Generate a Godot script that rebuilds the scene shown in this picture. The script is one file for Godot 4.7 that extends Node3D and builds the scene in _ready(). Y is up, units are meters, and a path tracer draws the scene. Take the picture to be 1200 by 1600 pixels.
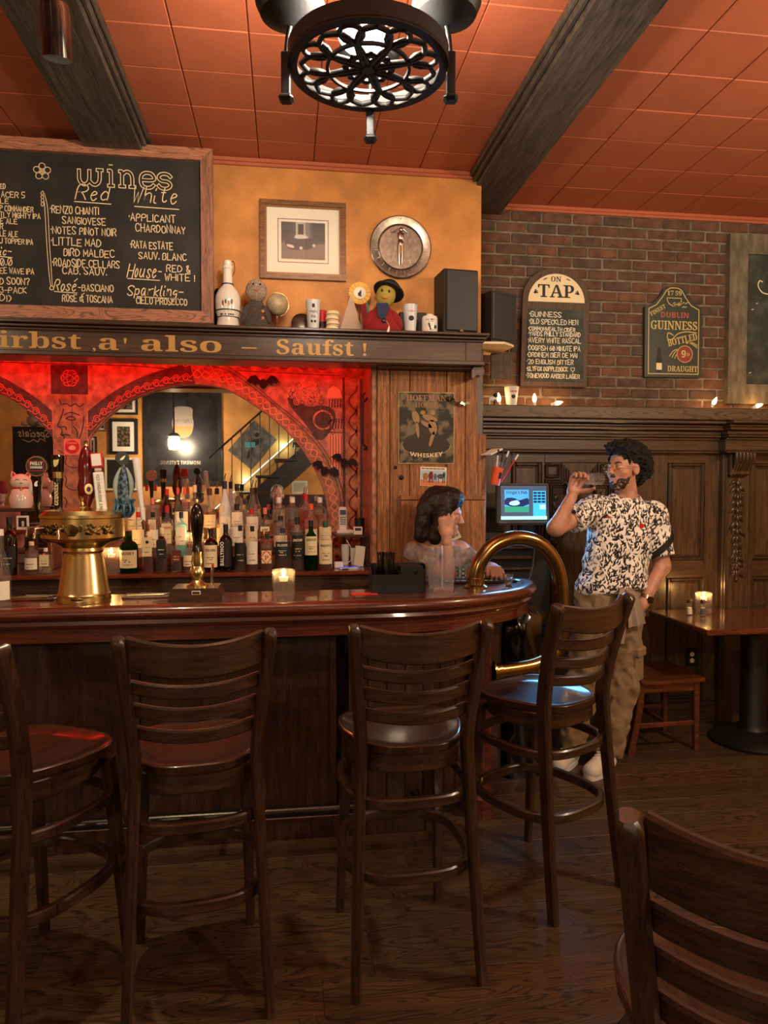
extends Node3D
# A pub interior: curved mahogany bar with ladder-back stools, back bar with painted arches and a mirror, brick and panelled wall on the right.

func _ready() -> void:
	# camera
	var cam := Camera3D.new()
	cam.name = "camera"
	add_child(cam)
	cam.position = Vector3(0, 1.55, 0)
	cam.rotation_degrees = Vector3(-2.06, -7.85, 0)
	cam.fov = 71.56
	cam.near = .05
	cam.current = true
	# surroundings: no daylight reaches this room
	var we := WorldEnvironment.new()
	we.name = "environment"
	var env := Environment.new()
	env.background_mode = Environment.BG_COLOR
	env.background_color = Color.BLACK
	env.tonemap_mode = Environment.TONE_MAPPER_LINEAR
	env.tonemap_exposure = 1.0
	env.sdfgi_enabled = true
	env.ssao_enabled = true
	env.ssil_enabled = true
	we.environment = env
	add_child(we)
	# strengths of the room's lamps (each is built with its lamp below)
	G = {"led": .55, "chandelier": 1.6, "candle_bulb": .35, "room_lamp": 3.0, "spot": 2.0, "candle": .05, "string": .022, "screen": .35, "stair": .06}
	make_textures()
	make_materials()
	build_shell()
	build_brick_wall()
	build_panelling()
	build_plank_closet()
	build_mural()
	build_header()
	build_back_bar()
	build_bar()
	build_stools()
	build_lamps()
	build_chalkboards()
	build_wall_things()
	build_shelf_things()
	build_bar_things()
	build_bottles()
	build_right_corner()
	build_people()
	build_mirror_room()

# ---------------------------------------------------------------- helpers
var M := {}
var taken := {}
var cache := {}
var G := {}
var rng := RandomNumberGenerator.new()

func S() -> SurfaceTool:
	var s := SurfaceTool.new()
	s.begin(Mesh.PRIMITIVE_TRIANGLES)
	s.set_smooth_group(-1)
	return s

func numbered(n: String) -> String:
	if not taken.has(n):
		taken[n] = 0
		return n
	taken[n] += 1
	return "%s_%03d" % [n, taken[n]]

func put(st: SurfaceTool, called: String, m: Material, parent: Node = null, label := "") -> MeshInstance3D:
	st.generate_normals()
	return put_mesh(st.commit(), called, m, parent, label)

func put_mesh(mesh: Mesh, called: String, m: Material, parent: Node = null, label := "") -> MeshInstance3D:
	var o := MeshInstance3D.new()
	o.mesh = mesh
	o.material_override = m
	if parent == null:
		o.name = numbered(called)
		add_child(o)
	else:
		o.name = called
		parent.add_child(o, true)
	if label:
		o.set_meta("label", label)
	return o

func tag(o: Node, label: String, category := "", group := "", kind := "") -> Node:
	o.set_meta("label", label)
	if category: o.set_meta("category", category)
	if group: o.set_meta("group", group)
	if kind: o.set_meta("kind", kind)
	return o

func thing(called: String, label: String, category: String, at := Vector3.ZERO, turn := 0.0, group := "") -> Node3D:
	var o := Node3D.new()
	o.name = numbered(called)
	add_child(o)
	o.position = at
	o.rotation.y = turn
	tag(o, label, category, group)
	return o

func frame(called: String, label := "") -> Node3D:
	var o := Node3D.new()
	o.name = numbered(called)
	add_child(o)
	o.set_meta("kind", "structure")
	if label: o.set_meta("label", label)
	return o

func struct(o: Node, label := "") -> Node:
	o.set_meta("kind", "structure")
	if label: o.set_meta("label", label)
	return o

func ot(s: SurfaceTool, a: Vector3, b: Vector3, c: Vector3, out: Vector3) -> void:
	if (c - a).cross(b - a).dot(out) < 0.0:
		s.add_vertex(a); s.add_vertex(c); s.add_vertex(b)
	else:
		s.add_vertex(a); s.add_vertex(b); s.add_vertex(c)

func oq(s: SurfaceTool, a: Vector3, b: Vector3, c: Vector3, d: Vector3, out: Vector3) -> void:
	ot(s, a, b, c, out)
	ot(s, a, c, d, out)

# chamfered box
func bx(s: SurfaceTool, c: Vector3, size: Vector3, ch := 0.0, b := Basis()) -> SurfaceTool:
	s.set_smooth_group(-1)
	var h := size * .5
	ch = minf(ch, minf(h.x, minf(h.y, h.z)) * .9)
	var p := {}
	for i in 8:
		var sg := Vector3(1 if i & 1 else -1, 1 if i & 2 else -1, 1 if i & 4 else -1)
		for ax in 3:
			var v := Vector3((h.x - ch) * sg.x, (h.y - ch) * sg.y, (h.z - ch) * sg.z)
			v[ax] = h[ax] * sg[ax]
			p[i * 3 + ax] = c + b * v
	for ax in 3:
		var u := 1 << ((ax + 1) % 3)
		var w := 1 << ((ax + 2) % 3)
		for e in [0, 1 << ax]:
			var n: Vector3 = b[ax] * (1.0 if e else -1.0)
			oq(s, p[e * 3 + ax], p[(e | u) * 3 + ax], p[(e | u | w) * 3 + ax], p[(e | w) * 3 + ax], n)
	if ch > 0.0:
		for ax in 3:
			var bx_ := (ax + 1) % 3
			var by_ := (ax + 2) % 3
			var run := 1 << ax
			for k in 4:
				var e := ((1 << bx_) if k & 1 else 0) | ((1 << by_) if k & 2 else 0)
				var n: Vector3 = b[bx_] * (1.0 if k & 1 else -1.0) + b[by_] * (1.0 if k & 2 else -1.0)
				oq(s, p[e * 3 + bx_], p[e * 3 + by_], p[(e | run) * 3 + by_], p[(e | run) * 3 + bx_], n)
		for i in 8:
			ot(s, p[i * 3], p[i * 3 + 1], p[i * 3 + 2], b * Vector3(1 if i & 1 else -1, 1 if i & 2 else -1, 1 if i & 4 else -1))
	return s

func bb(s: SurfaceTool, lo: Vector3, hi: Vector3, ch := 0.0) -> SurfaceTool:
	return bx(s, (lo + hi) * .5, (hi - lo).abs(), ch)

func box_mesh(size: Vector3, ch: float) -> Mesh:
	var key := "%.4f %.4f %.4f %.4f" % [size.x, size.y, size.z, ch]
	if not cache.has(key):
		var s := bx(S(), Vector3.ZERO, size, ch)
		s.generate_normals()
		cache[key] = s.commit()
	return cache[key]

func box_part(called: String, lo: Vector3, hi: Vector3, ch: float, m: Material, parent: Node = null, label := "") -> MeshInstance3D:
	var o := put_mesh(box_mesh((hi - lo).abs(), ch), called, m, parent, label)
	o.position = (lo + hi) * .5
	return o

# tube along points with one radius or one per point
func tube(s: SurfaceTool, pts: Array, r, sides := 10, caps := true) -> SurfaceTool:
	s.set_smooth_group(1)
	var n := pts.size()
	var side := Vector3.ZERO
	var rings := []
	for i in n:
		var t: Vector3 = (pts[mini(i + 1, n - 1)] - pts[maxi(i - 1, 0)])
		t = t.normalized() if t.length() > 1e-9 else Vector3.UP
		if i == 0:
			side = t.cross(Vector3.UP if absf(t.y) < .9 else Vector3.RIGHT).normalized()
		else:
			side = (side - t * side.dot(t)).normalized()
		var up := side.cross(t)
		var rr: float = r[i] if r is Array else r
		var ring := []
		for k in sides:
			var a := TAU * k / sides
			ring.append(pts[i] + (side * cos(a) + up * sin(a)) * rr)
		rings.append(ring)
	for i in n - 1:
		for k in sides:
			var k2 := (k + 1) % sides
			var mid: Vector3 = (rings[i][k] + rings[i + 1][k2]) * .5 - (pts[i] + pts[i + 1]) * .5
			oq(s, rings[i][k], rings[i][k2], rings[i + 1][k2], rings[i + 1][k], mid)
	if caps:
		s.set_smooth_group(-1)
		for e in [0, n - 1]:
			var out: Vector3 = (pts[0] - pts[1]) if e == 0 else (pts[n - 1] - pts[n - 2])
			for k in range(1, sides - 1):
				ot(s, rings[e][0], rings[e][k], rings[e][k + 1], out)
	return s

# sweep of a 2-D outline (x: side, y: up) along points, up fixed
func sweep(s: SurfaceTool, pts: Array, prof: Array, up0 := Vector3.UP, sc = null, smooth := false, caps := true) -> SurfaceTool:
	var n := pts.size()
	var m := prof.size()
	var rings := []
	var cen := []
	for i in n:
		var t: Vector3 = (pts[mini(i + 1, n - 1)] - pts[maxi(i - 1, 0)]).normalized()
		var side := t.cross(up0).normalized()
		var up := side.cross(t).normalized()
		var q: Vector2 = sc[i] if sc != null else Vector2.ONE
		var ring := []
		var c := Vector3.ZERO
		for p in prof:
			var v: Vector3 = pts[i] + side * p.x * q.x + up * p.y * q.y
			ring.append(v)
			c += v / m
		rings.append(ring)
		cen.append(c)
	for k in m:
		s.set_smooth_group(1 if smooth else k + 1)
		var k2 := (k + 1) % m
		for i in n - 1:
			var mid: Vector3 = (rings[i][k] + rings[i + 1][k2] + rings[i][k2] + rings[i + 1][k]) * .25 - (cen[i] + cen[i + 1]) * .5
			oq(s, rings[i][k], rings[i][k2], rings[i + 1][k2], rings[i + 1][k], mid)
	if caps:
		s.set_smooth_group(-1)
		for e in [0, n - 1]:
			var out: Vector3 = (pts[0] - pts[1]) if e == 0 else (pts[n - 1] - pts[n - 2])
			for k in m:
				ot(s, cen[e], rings[e][k], rings[e][(k + 1) % m], out)
	return s

func rrect(w: float, h: float, c: float) -> Array:
	w *= .5; h *= .5
	return [Vector2(w - c, -h), Vector2(w, -h + c), Vector2(w, h - c), Vector2(w - c, h), Vector2(-w + c, h), Vector2(-w, h - c), Vector2(-w, -h + c), Vector2(-w + c, -h)]

# profile: (radius, height) from the bottom's middle outward, up, and in
func lathe(s: SurfaceTool, prof: Array, segs := 24, xf := Transform3D(), squash := 1.0) -> SurfaceTool:
	var grp := 1
	for i in prof.size() - 1:
		var a: Vector2 = prof[i]
		var b: Vector2 = prof[i + 1]
		var d := (b - a)
		if d.length() < 1e-7: continue
		if i > 0:
			var d0: Vector2 = a - prof[i - 1]
			if d0.length() > 1e-7 and absf(d0.angle_to(d)) > .6: grp += 1
		s.set_smooth_group(grp)
		var nr := Vector2(d.y, -d.x)
		for k in segs:
			var t0 := TAU * k / segs
			var t1 := TAU * (k + 1) / segs
			var c0 := Vector3(cos(t0), 0, sin(t0) * squash)
			var c1 := Vector3(cos(t1), 0, sin(t1) * squash)
			var cm := (c0 + c1) * .5
			var out := xf.basis * (cm * nr.x + Vector3.UP * nr.y)
			var p0 := xf * (c0 * a.x + Vector3.UP * a.y)
			var p1 := xf * (c1 * a.x + Vector3.UP * a.y)
			var p2 := xf * (c1 * b.x + Vector3.UP * b.y)
			var p3 := xf * (c0 * b.x + Vector3.UP * b.y)
			if a.x < 1e-6: ot(s, p0, p2, p3, out)
			elif b.x < 1e-6: ot(s, p0, p1, p2, out)
			else: oq(s, p0, p1, p2, p3, out)
	return s

func ell(s: SurfaceTool, c: Vector3, r: Vector3, segs := 16, rings := 10, b := Basis()) -> SurfaceTool:
	s.set_smooth_group(1)
	for j in rings:
		for k in segs:
			var q := []
			for e in [[j, k], [j, k + 1], [j + 1, k + 1], [j + 1, k]]:
				var th: float = PI * e[0] / rings
				var ph: float = TAU * e[1] / segs
				q.append(c + b * Vector3(r.x * sin(th) * cos(ph), r.y * cos(th), r.z * sin(th) * sin(ph)))
			var out: Vector3 = (q[0] + q[1] + q[2] + q[3]) * .25 - c
			if j == 0: ot(s, q[0], q[2], q[3], out)
			elif j == rings - 1: ot(s, q[0], q[1], q[2], out)
			else: oq(s, q[0], q[1], q[2], q[3], out)
	return s

func xy(p: Vector2, z := 0.0) -> Vector3:
	return Vector3(p.x, p.y, z)

# flat outline given thickness along its own z; the front looks to +z
func prism(s: SurfaceTool, poly: Array, z0: float, z1: float, xf := Transform3D(), smooth_side := false) -> SurfaceTool:
	var pp := PackedVector2Array(poly)
	var tri := Geometry2D.triangulate_polygon(pp)
	s.set_smooth_group(-1)
	for i in range(0, tri.size(), 3):
		for e in [[z1, 1.0], [z0, -1.0]]:
			ot(s, xf * xy(pp[tri[i]], e[0]), xf * xy(pp[tri[i + 1]], e[0]), xf * xy(pp[tri[i + 2]], e[0]), xf.basis.z * e[1])
	var cw := Geometry2D.is_polygon_clockwise(pp)
	if smooth_side: s.set_smooth_group(2)
	for i in pp.size():
		var a := pp[i]
		var b := pp[(i + 1) % pp.size()]
		var d := b - a
		var nrm := Vector2(-d.y, d.x) if cw else Vector2(d.y, -d.x)
		oq(s, xf * xy(a, z0), xf * xy(b, z0), xf * xy(b, z1), xf * xy(a, z1), xf.basis * xy(nrm))
	return s

func disc_pts(r: float, n: int, c := Vector2.ZERO, a0 := 0.0, a1 := TAU) -> Array:
	var out := []
	var full := absf(a1 - a0 - TAU) < 1e-6
	for i in (n if full else n + 1):
		var a := a0 + (a1 - a0) * i / n
		out.append(c + Vector2(cos(a), sin(a)) * r)
	return out

# paint or chalk line: a ribbon in the plane of xf, on its +z side
func stroke(s: SurfaceTool, pts: Array, w: float, xf: Transform3D, z := 0.0, closed := false) -> void:
	s.set_smooth_group(-1)
	var n := pts.size()
	if n < 2: return
	var L := []
	var R := []
	for i in n:
		var a: Vector2 = pts[(i - 1 + n) % n] if closed else pts[maxi(i - 1, 0)]
		var b: Vector2 = pts[(i + 1) % n] if closed else pts[mini(i + 1, n - 1)]
		var p: Vector2 = pts[i]
		var d0 := (p - a).normalized() if p != a else (b - p).normalized()
		var d1 := (b - p).normalized() if b != p else d0
		var t := (d0 + d1)
		t = t.normalized() if t.length() > .05 else d0
		var nn := Vector2(-t.y, t.x)
		var k := 1.0 / maxf(.45, nn.dot(Vector2(-d0.y, d0.x)))
		var ext := Vector2.ZERO
		if not closed and i == 0: ext = -d1 * w * .3
		if not closed and i == n - 1: ext = d0 * w * .3
		L.append(xf * xy(p + ext + nn * w * .5 * k, z))
		R.append(xf * xy(p + ext - nn * w * .5 * k, z))
	for i in (n if closed else n - 1):
		var j := (i + 1) % n
		oq(s, L[i], L[j], R[j], R[i], xf.basis.z)

func smooth2(pts: Array, times := 2, closed := false) -> Array:
	var out := pts
	for t in times:
		var q := []
		if not closed: q.append(out[0])
		for i in (out.size() if closed else out.size() - 1):
			var a: Vector2 = out[i]
			var b: Vector2 = out[(i + 1) % out.size()]
			q.append(a.lerp(b, .25))
			q.append(a.lerp(b, .75))
		if not closed: q.append(out[-1])
		out = q
	return out

func spline3(pts: Array, per := 6) -> Array:
	var c := Curve3D.new()
	for i in pts.size():
		var t: Vector3 = (pts[mini(i + 1, pts.size() - 1)] - pts[maxi(i - 1, 0)]) / 6.0
		c.add_point(pts[i], -t, t)
	var out := []
	for i in pts.size() - 1:
		for k in per:
			out.append(c.sample(i, float(k) / per))
	out.append(pts[-1])
	return out

func spline2(pts: Array, per := 6) -> Array:
	var q := []
	for p in pts: q.append(xy(p))
	var out := []
	for p in spline3(q, per): out.append(Vector2(p.x, p.y))
	return out

# ---------------------------------------------------------------- lettering
var fonts := {}
func font(fname: String, weight := 400, italic := false) -> SystemFont:
	var key := "%s%d%s" % [fname, weight, italic]
	if not fonts.has(key):
		var f := SystemFont.new()
		f.font_names = PackedStringArray([fname])
		f.font_weight = weight
		f.font_italic = italic
		fonts[key] = f
	return fonts[key]

# printed letters of cap height h, centred (align 0) or from the left (align 1) at xf's origin, optionally bent round a vertical axis of radius bend behind them
func text(s: SurfaceTool, what: String, h: float, xf: Transform3D, f: SystemFont, align := 0, bend := 0.0, thick := .0008, wide := 1.0, curve := 0.0, fit := 0.0) -> float:
	var t := TextMesh.new()
	t.text = what
	t.font = f
	t.font_size = 48
	t.pixel_size = h / 34.5
	t.depth = thick
	t.curve_step = 2.0 if h > .012 else 5.0
	var arr := t.get_mesh_arrays()
	if arr.size() == 0 or arr[Mesh.ARRAY_VERTEX] == null: return 0.0
	var vs: PackedVector3Array = arr[Mesh.ARRAY_VERTEX]
	var idx: PackedInt32Array = arr[Mesh.ARRAY_INDEX]
	var lo := 1e9
	var hi := -1e9
	var yl := 1e9
	for v in vs:
		lo = minf(lo, v.x); hi = maxf(hi, v.x); yl = minf(yl, v.y)
	var k := wide
	if fit > 0.0: k = fit / (hi - lo)
	var shift := -(lo + hi) * .5 if align == 0 else -lo
	s.set_smooth_group(-1)
	var q := PackedVector3Array()
	for v in vs:
		var p := Vector3((v.x + shift) * k, v.y - yl, v.z)
		if curve != 0.0: p.y += curve * p.x * p.x
		if bend > 0.0:
			var a := p.x / bend
			p = Vector3(sin(a) * (bend + p.z), p.y, cos(a) * (bend + p.z) - bend)
		q.append(xf * p)
	var flip := xf.basis.determinant() < 0
	for i in range(0, idx.size(), 3):
		s.add_vertex(q[idx[i]])
		s.add_vertex(q[idx[i + (2 if flip else 1)]])
		s.add_vertex(q[idx[i + (1 if flip else 2)]])
	return (hi - lo) * k

# hand lettering: strokes on a grid, x 0-4, y 0-8 with the baseline at 2
const GL := {
	"A": "02 28 42|14 34", "B": "02 08 38 47 36 05 36 45 44 32 02", "C": "47 38 18 06 04 12 32 43", "D": "02 08 28 46 44 22 02", "E": "48 08 02 42|05 35", "F": "48 08 02|05 35",
	"G": "47 38 18 06 04 12 32 43 45 25", "H": "02 08|42 48|05 45", "I": "22 28", "J": "48 43 32 12 03", "K": "02 08|48 05 42", "L": "08 02 42", "M": "02 08 24 48 42", "N": "02 08 42 48",
	"O": "18 06 04 12 32 44 46 38 18", "P": "02 08 38 47 46 35 05", "Q": "18 06 04 12 32 44 46 38 18|23 41", "R": "02 08 38 47 46 35 05 25 42", "S": "47 38 18 07 06 34 43 32 12 03",
	"T": "08 48|28 22", "U": "08 04 12 32 44 48", "V": "08 22 48", "W": "08 12 26 32 48", "X": "08 42|48 02", "Y": "08 25 48|25 22", "Z": "08 48 02 42",
	"0": "18 06 04 12 32 44 46 38 18|13 37", "1": "17 28 22", "2": "07 18 38 47 45 02 42", "3": "08 48 25 45 43 32 12 03", "4": "38 04 44|38 32", "5": "48 08 05 35 44 43 32 02", "6": "38 16 04 12 32 44 35 05",
	"7": "08 48 12", "8": "25 07 18 38 47 25 03 12 32 43 25", "9": "45 16 07 18 38 46 32", "-": "05 35", ".": "12 13", ",": "13 10", "'": "28 27", "!": "28 24|22 23", "?": "07 18 38 47 24|22 23", ")": "18 36 34 12", "(": "38 16 14 32",
	"&": "42 07 18 28 27 04 12 22 44", "*": "15 16", "_": "02 42",
	"a": "35 26 16 04 12 22 35 36 32 42", "b": "08 02 05 26 35 33 22 02", "c": "35 26 16 04 12 22 33", "d": "38 32 33 12 04 16 26 35", "e": "04 35 26 16 04 12 22 33", "f": "37 28 17 10 21|05 35", "g": "35 16 04 13 34 36 31 10 01",
	"h": "08 02 05 26 35 32", "i": "15 12 22|17 18", "j": "26 21 10|27 28", "k": "08 02|36 04 32", "l": "18 13 22", "m": "05 02 04 15 12 14 26 35 32", "n": "06 02 05 26 35 32", "o": "16 04 12 22 34 26 16", "p": "06 00|05 26 35 33 22 03",
	"q": "35 16 04 12 33|36 30", "r": "06 02 05 26 36", "s": "35 26 16 05 33 22 12 03", "t": "18 13 22 33|06 26", "u": "06 03 12 22 34|36 32 42", "v": "06 12 36", "w": "06 12 24 32 46", "x": "06 32|36 02", "y": "06 03 22 36|36 31 10", "z": "06 36 02 32",
	"`": "16 38",
}
const SHARP := "AEFHIKLMNTVWXYZ147xzkvw"

func hand(s: SurfaceTool, what: String, x: float, y: float, h: float, w: float, xf: Transform3D, seed_ := 1, wide := .62, slant := 0.0, thick := 0.0, drop := 0.0) -> float:
	var r := RandomNumberGenerator.new()
	r.seed = seed_ * 77 + what.length()
	var u := h / 6.0
	var cx := x
	for ch in what:
		if ch == " ":
			cx += u * 2.6 * wide
			continue
		if not GL.has(ch): continue
		var wmax := 0.0
		var jy := r.randf_range(-.05, .05) * h
		var js := r.randf_range(.92, 1.1)
		var k := wide * r.randf_range(.92, 1.08)
		var left := 9.0
		for c in GL[ch].replace("|", " ").split(" "): left = minf(left, float(c.substr(0, 1)))
		for line in GL[ch].split("|"):
			var pts := []
			for c in line.split(" "):
				var gx := (float(c.substr(0, 1)) - left) * u * k
				var gy := (float(c.substr(1, 1)) - 2.0) * u * js
				wmax = maxf(wmax, gx)
				pts.append(Vector2(cx + gx + slant * gy + r.randf_range(-.15, .15) * u, y + gy + jy + r.randf_range(-.12, .12) * u + drop * (cx - x)))
			if not SHARP.contains(ch) and pts.size() > 2: pts = smooth2(pts, 2)
			stroke(s, pts, w, xf, thick)
		cx += wmax + u * 1.5 * wide
	return cx - x
# ---------------------------------------------------------------- materials
var T := {}

func grey_tex(w: int, h: int, f: Callable) -> ImageTexture:
	var b := PackedByteArray()
	b.resize(w * h)
	for y in h:
		for x in w:
			b[y * w + x] = int(clampf(f.call(x, y), 0.0, 1.0) * 255.0)
	return ImageTexture.create_from_image(Image.create_from_data(w, h, false, Image.FORMAT_L8, b))

func seamless(seed_: int, freq: float, w: int, h: int, oct := 3, to := Vector2i.ZERO) -> PackedByteArray:
	var n := FastNoiseLite.new()
	n.seed = seed_
	n.noise_type = FastNoiseLite.TYPE_SIMPLEX_SMOOTH
	n.frequency = freq
	n.fractal_octaves = oct
	var im := n.get_seamless_image(w, h)
	if to != Vector2i.ZERO: im.resize(to.x, to.y, Image.INTERPOLATE_CUBIC)
	im.convert(Image.FORMAT_L8)
	return im.get_data()

func make_textures() -> void:
	var N := 512
	var fine := seamless(3, .09, N, 32, 3, Vector2i(N, N))
	var mid := seamless(5, .025, N, 64, 3, Vector2i(N, N))
	var warp := seamless(9, .008, N, 128, 2, Vector2i(N, N))
	var pores := seamless(11, .22, N, 48, 1, Vector2i(N, N))
	T.grain_v = grey_tex(N, N, func(x, y):
		var i: int = y * 512 + x
		return .56 + .34 * (mid[i] / 255.0) + .26 * (fine[i] / 255.0 - .4) - (.22 if pores[i] > 178 else 0.0))
	T.oak_v = grey_tex(N, N, func(x, y):
		var i: int = y * 512 + x
		var ring: float = sin((warp[i] / 255.0) * 46.0 + fine[i] / 255.0 * 1.6)
		return .74 + .16 * (fine[i] / 255.0) - .42 * maxf(0.0, ring - .35) - (.12 if pores[i] > 190 else 0.0))
	T.grain_u = turned(T.grain_v)
	T.oak_u = turned(T.oak_v)
	var blot := seamless(21, .012, 256, 256, 4)
	var grit := seamless(23, .2, 256, 256, 2)
	T.plaster = grey_tex(256, 256, func(x, y): return .8 + .2 * (blot[y * 256 + x] / 255.0) + .05 * (grit[y * 256 + x] / 255.0 - .5))
	T.soft = grey_tex(256, 256, func(x, y): return .93 + .05 * (blot[y * 256 + x] / 255.0) + .04 * (grit[y * 256 + x] / 255.0 - .5))
	T.grit = grey_tex(256, 256, func(x, y): return .52 + .28 * (blot[y * 256 + x] / 255.0) + .34 * (grit[y * 256 + x] / 255.0 - .35))
	T.bump = grey_tex(256, 256, func(x, y): return .6 * (blot[y * 256 + x] / 255.0) + .4 * (grit[y * 256 + x] / 255.0))
	T.chalk = grey_tex(256, 256, func(x, y): return .62 + .5 * pow(blot[y * 256 + x] / 255.0, 1.5) + .1 * (grit[y * 256 + x] / 255.0 - .5))
	T.weave = grey_tex(64, 64, func(x, y): return .72 + .14 * sin(x * TAU / 4.0) + .14 * sin(y * TAU / 4.0))
	T.paint = grey_tex(256, 256, func(x, y): return .55 + .5 * (blot[y * 256 + x] / 255.0) + (.25 if grit[y * 256 + x] > 160 else 0.0))
	T.mottle = grey_tex(256, 256, func(x, y): return .25 + .75 * smoothstep(.36, .62, blot[y * 256 + x] / 255.0 + .3 * (grit[y * 256 + x] / 255.0 - .5)))

func turned(t: ImageTexture) -> ImageTexture:
	var im := t.get_image().duplicate() as Image
	im.rotate_90(CLOCKWISE)
	return ImageTexture.create_from_image(im)

func mk(key: String, col: Color, rough := .6, metal := 0.0, tex = null, scale := Vector3.ONE * 3.0, o := {}) -> StandardMaterial3D:
	var m := StandardMaterial3D.new()
	m.resource_name = key
	m.albedo_color = col
	m.roughness = rough
	m.metallic = metal
	if tex != null:
		m.albedo_texture = tex
		m.uv1_triplanar = true
		m.uv1_triplanar_sharpness = 8.0
		m.uv1_scale = scale
		m.uv1_world_triplanar = o.get("world", false)
		m.uv1_offset = o.get("off", Vector3.ZERO)
	if o.has("coat"):
		m.clearcoat_enabled = true
		m.clearcoat = o.coat
		m.clearcoat_roughness = o.get("coat_rough", .1)
	if o.has("bump"):
		m.heightmap_enabled = true
		m.heightmap_texture = o.get("bump_tex", tex)
		m.heightmap_scale = o.bump
		if tex == null:
			m.uv1_triplanar = true
			m.uv1_scale = scale
			m.uv1_world_triplanar = o.get("world", false)
	if o.has("emit"):
		m.emission_enabled = true
		m.emission = o.emit
		m.emission_energy_multiplier = o.get("power", 1.0)
	if o.has("sheen"):
		m.rim_enabled = true
		m.rim = o.sheen
		m.rim_tint = .5
	if o.has("sss"):
		m.subsurf_scatter_enabled = true
		m.subsurf_scatter_strength = o.sss
	if o.has("backlight"):
		m.backlight_enabled = true
		m.backlight = o.backlight
	if o.has("spec"): m.metallic_specular = o.spec
	if o.has("glass"):  # a thin clear sheet
		m.transparency = BaseMaterial3D.TRANSPARENCY_ALPHA
		m.albedo_color.a = o.glass
	if o.has("solid"):  # solid glass or liquid
		m.refraction_enabled = true
		m.refraction_scale = o.solid
		m.transparency = BaseMaterial3D.TRANSPARENCY_ALPHA
		m.albedo_color.a = o.get("alpha", .02)
	M[key] = m
	return m

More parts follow.
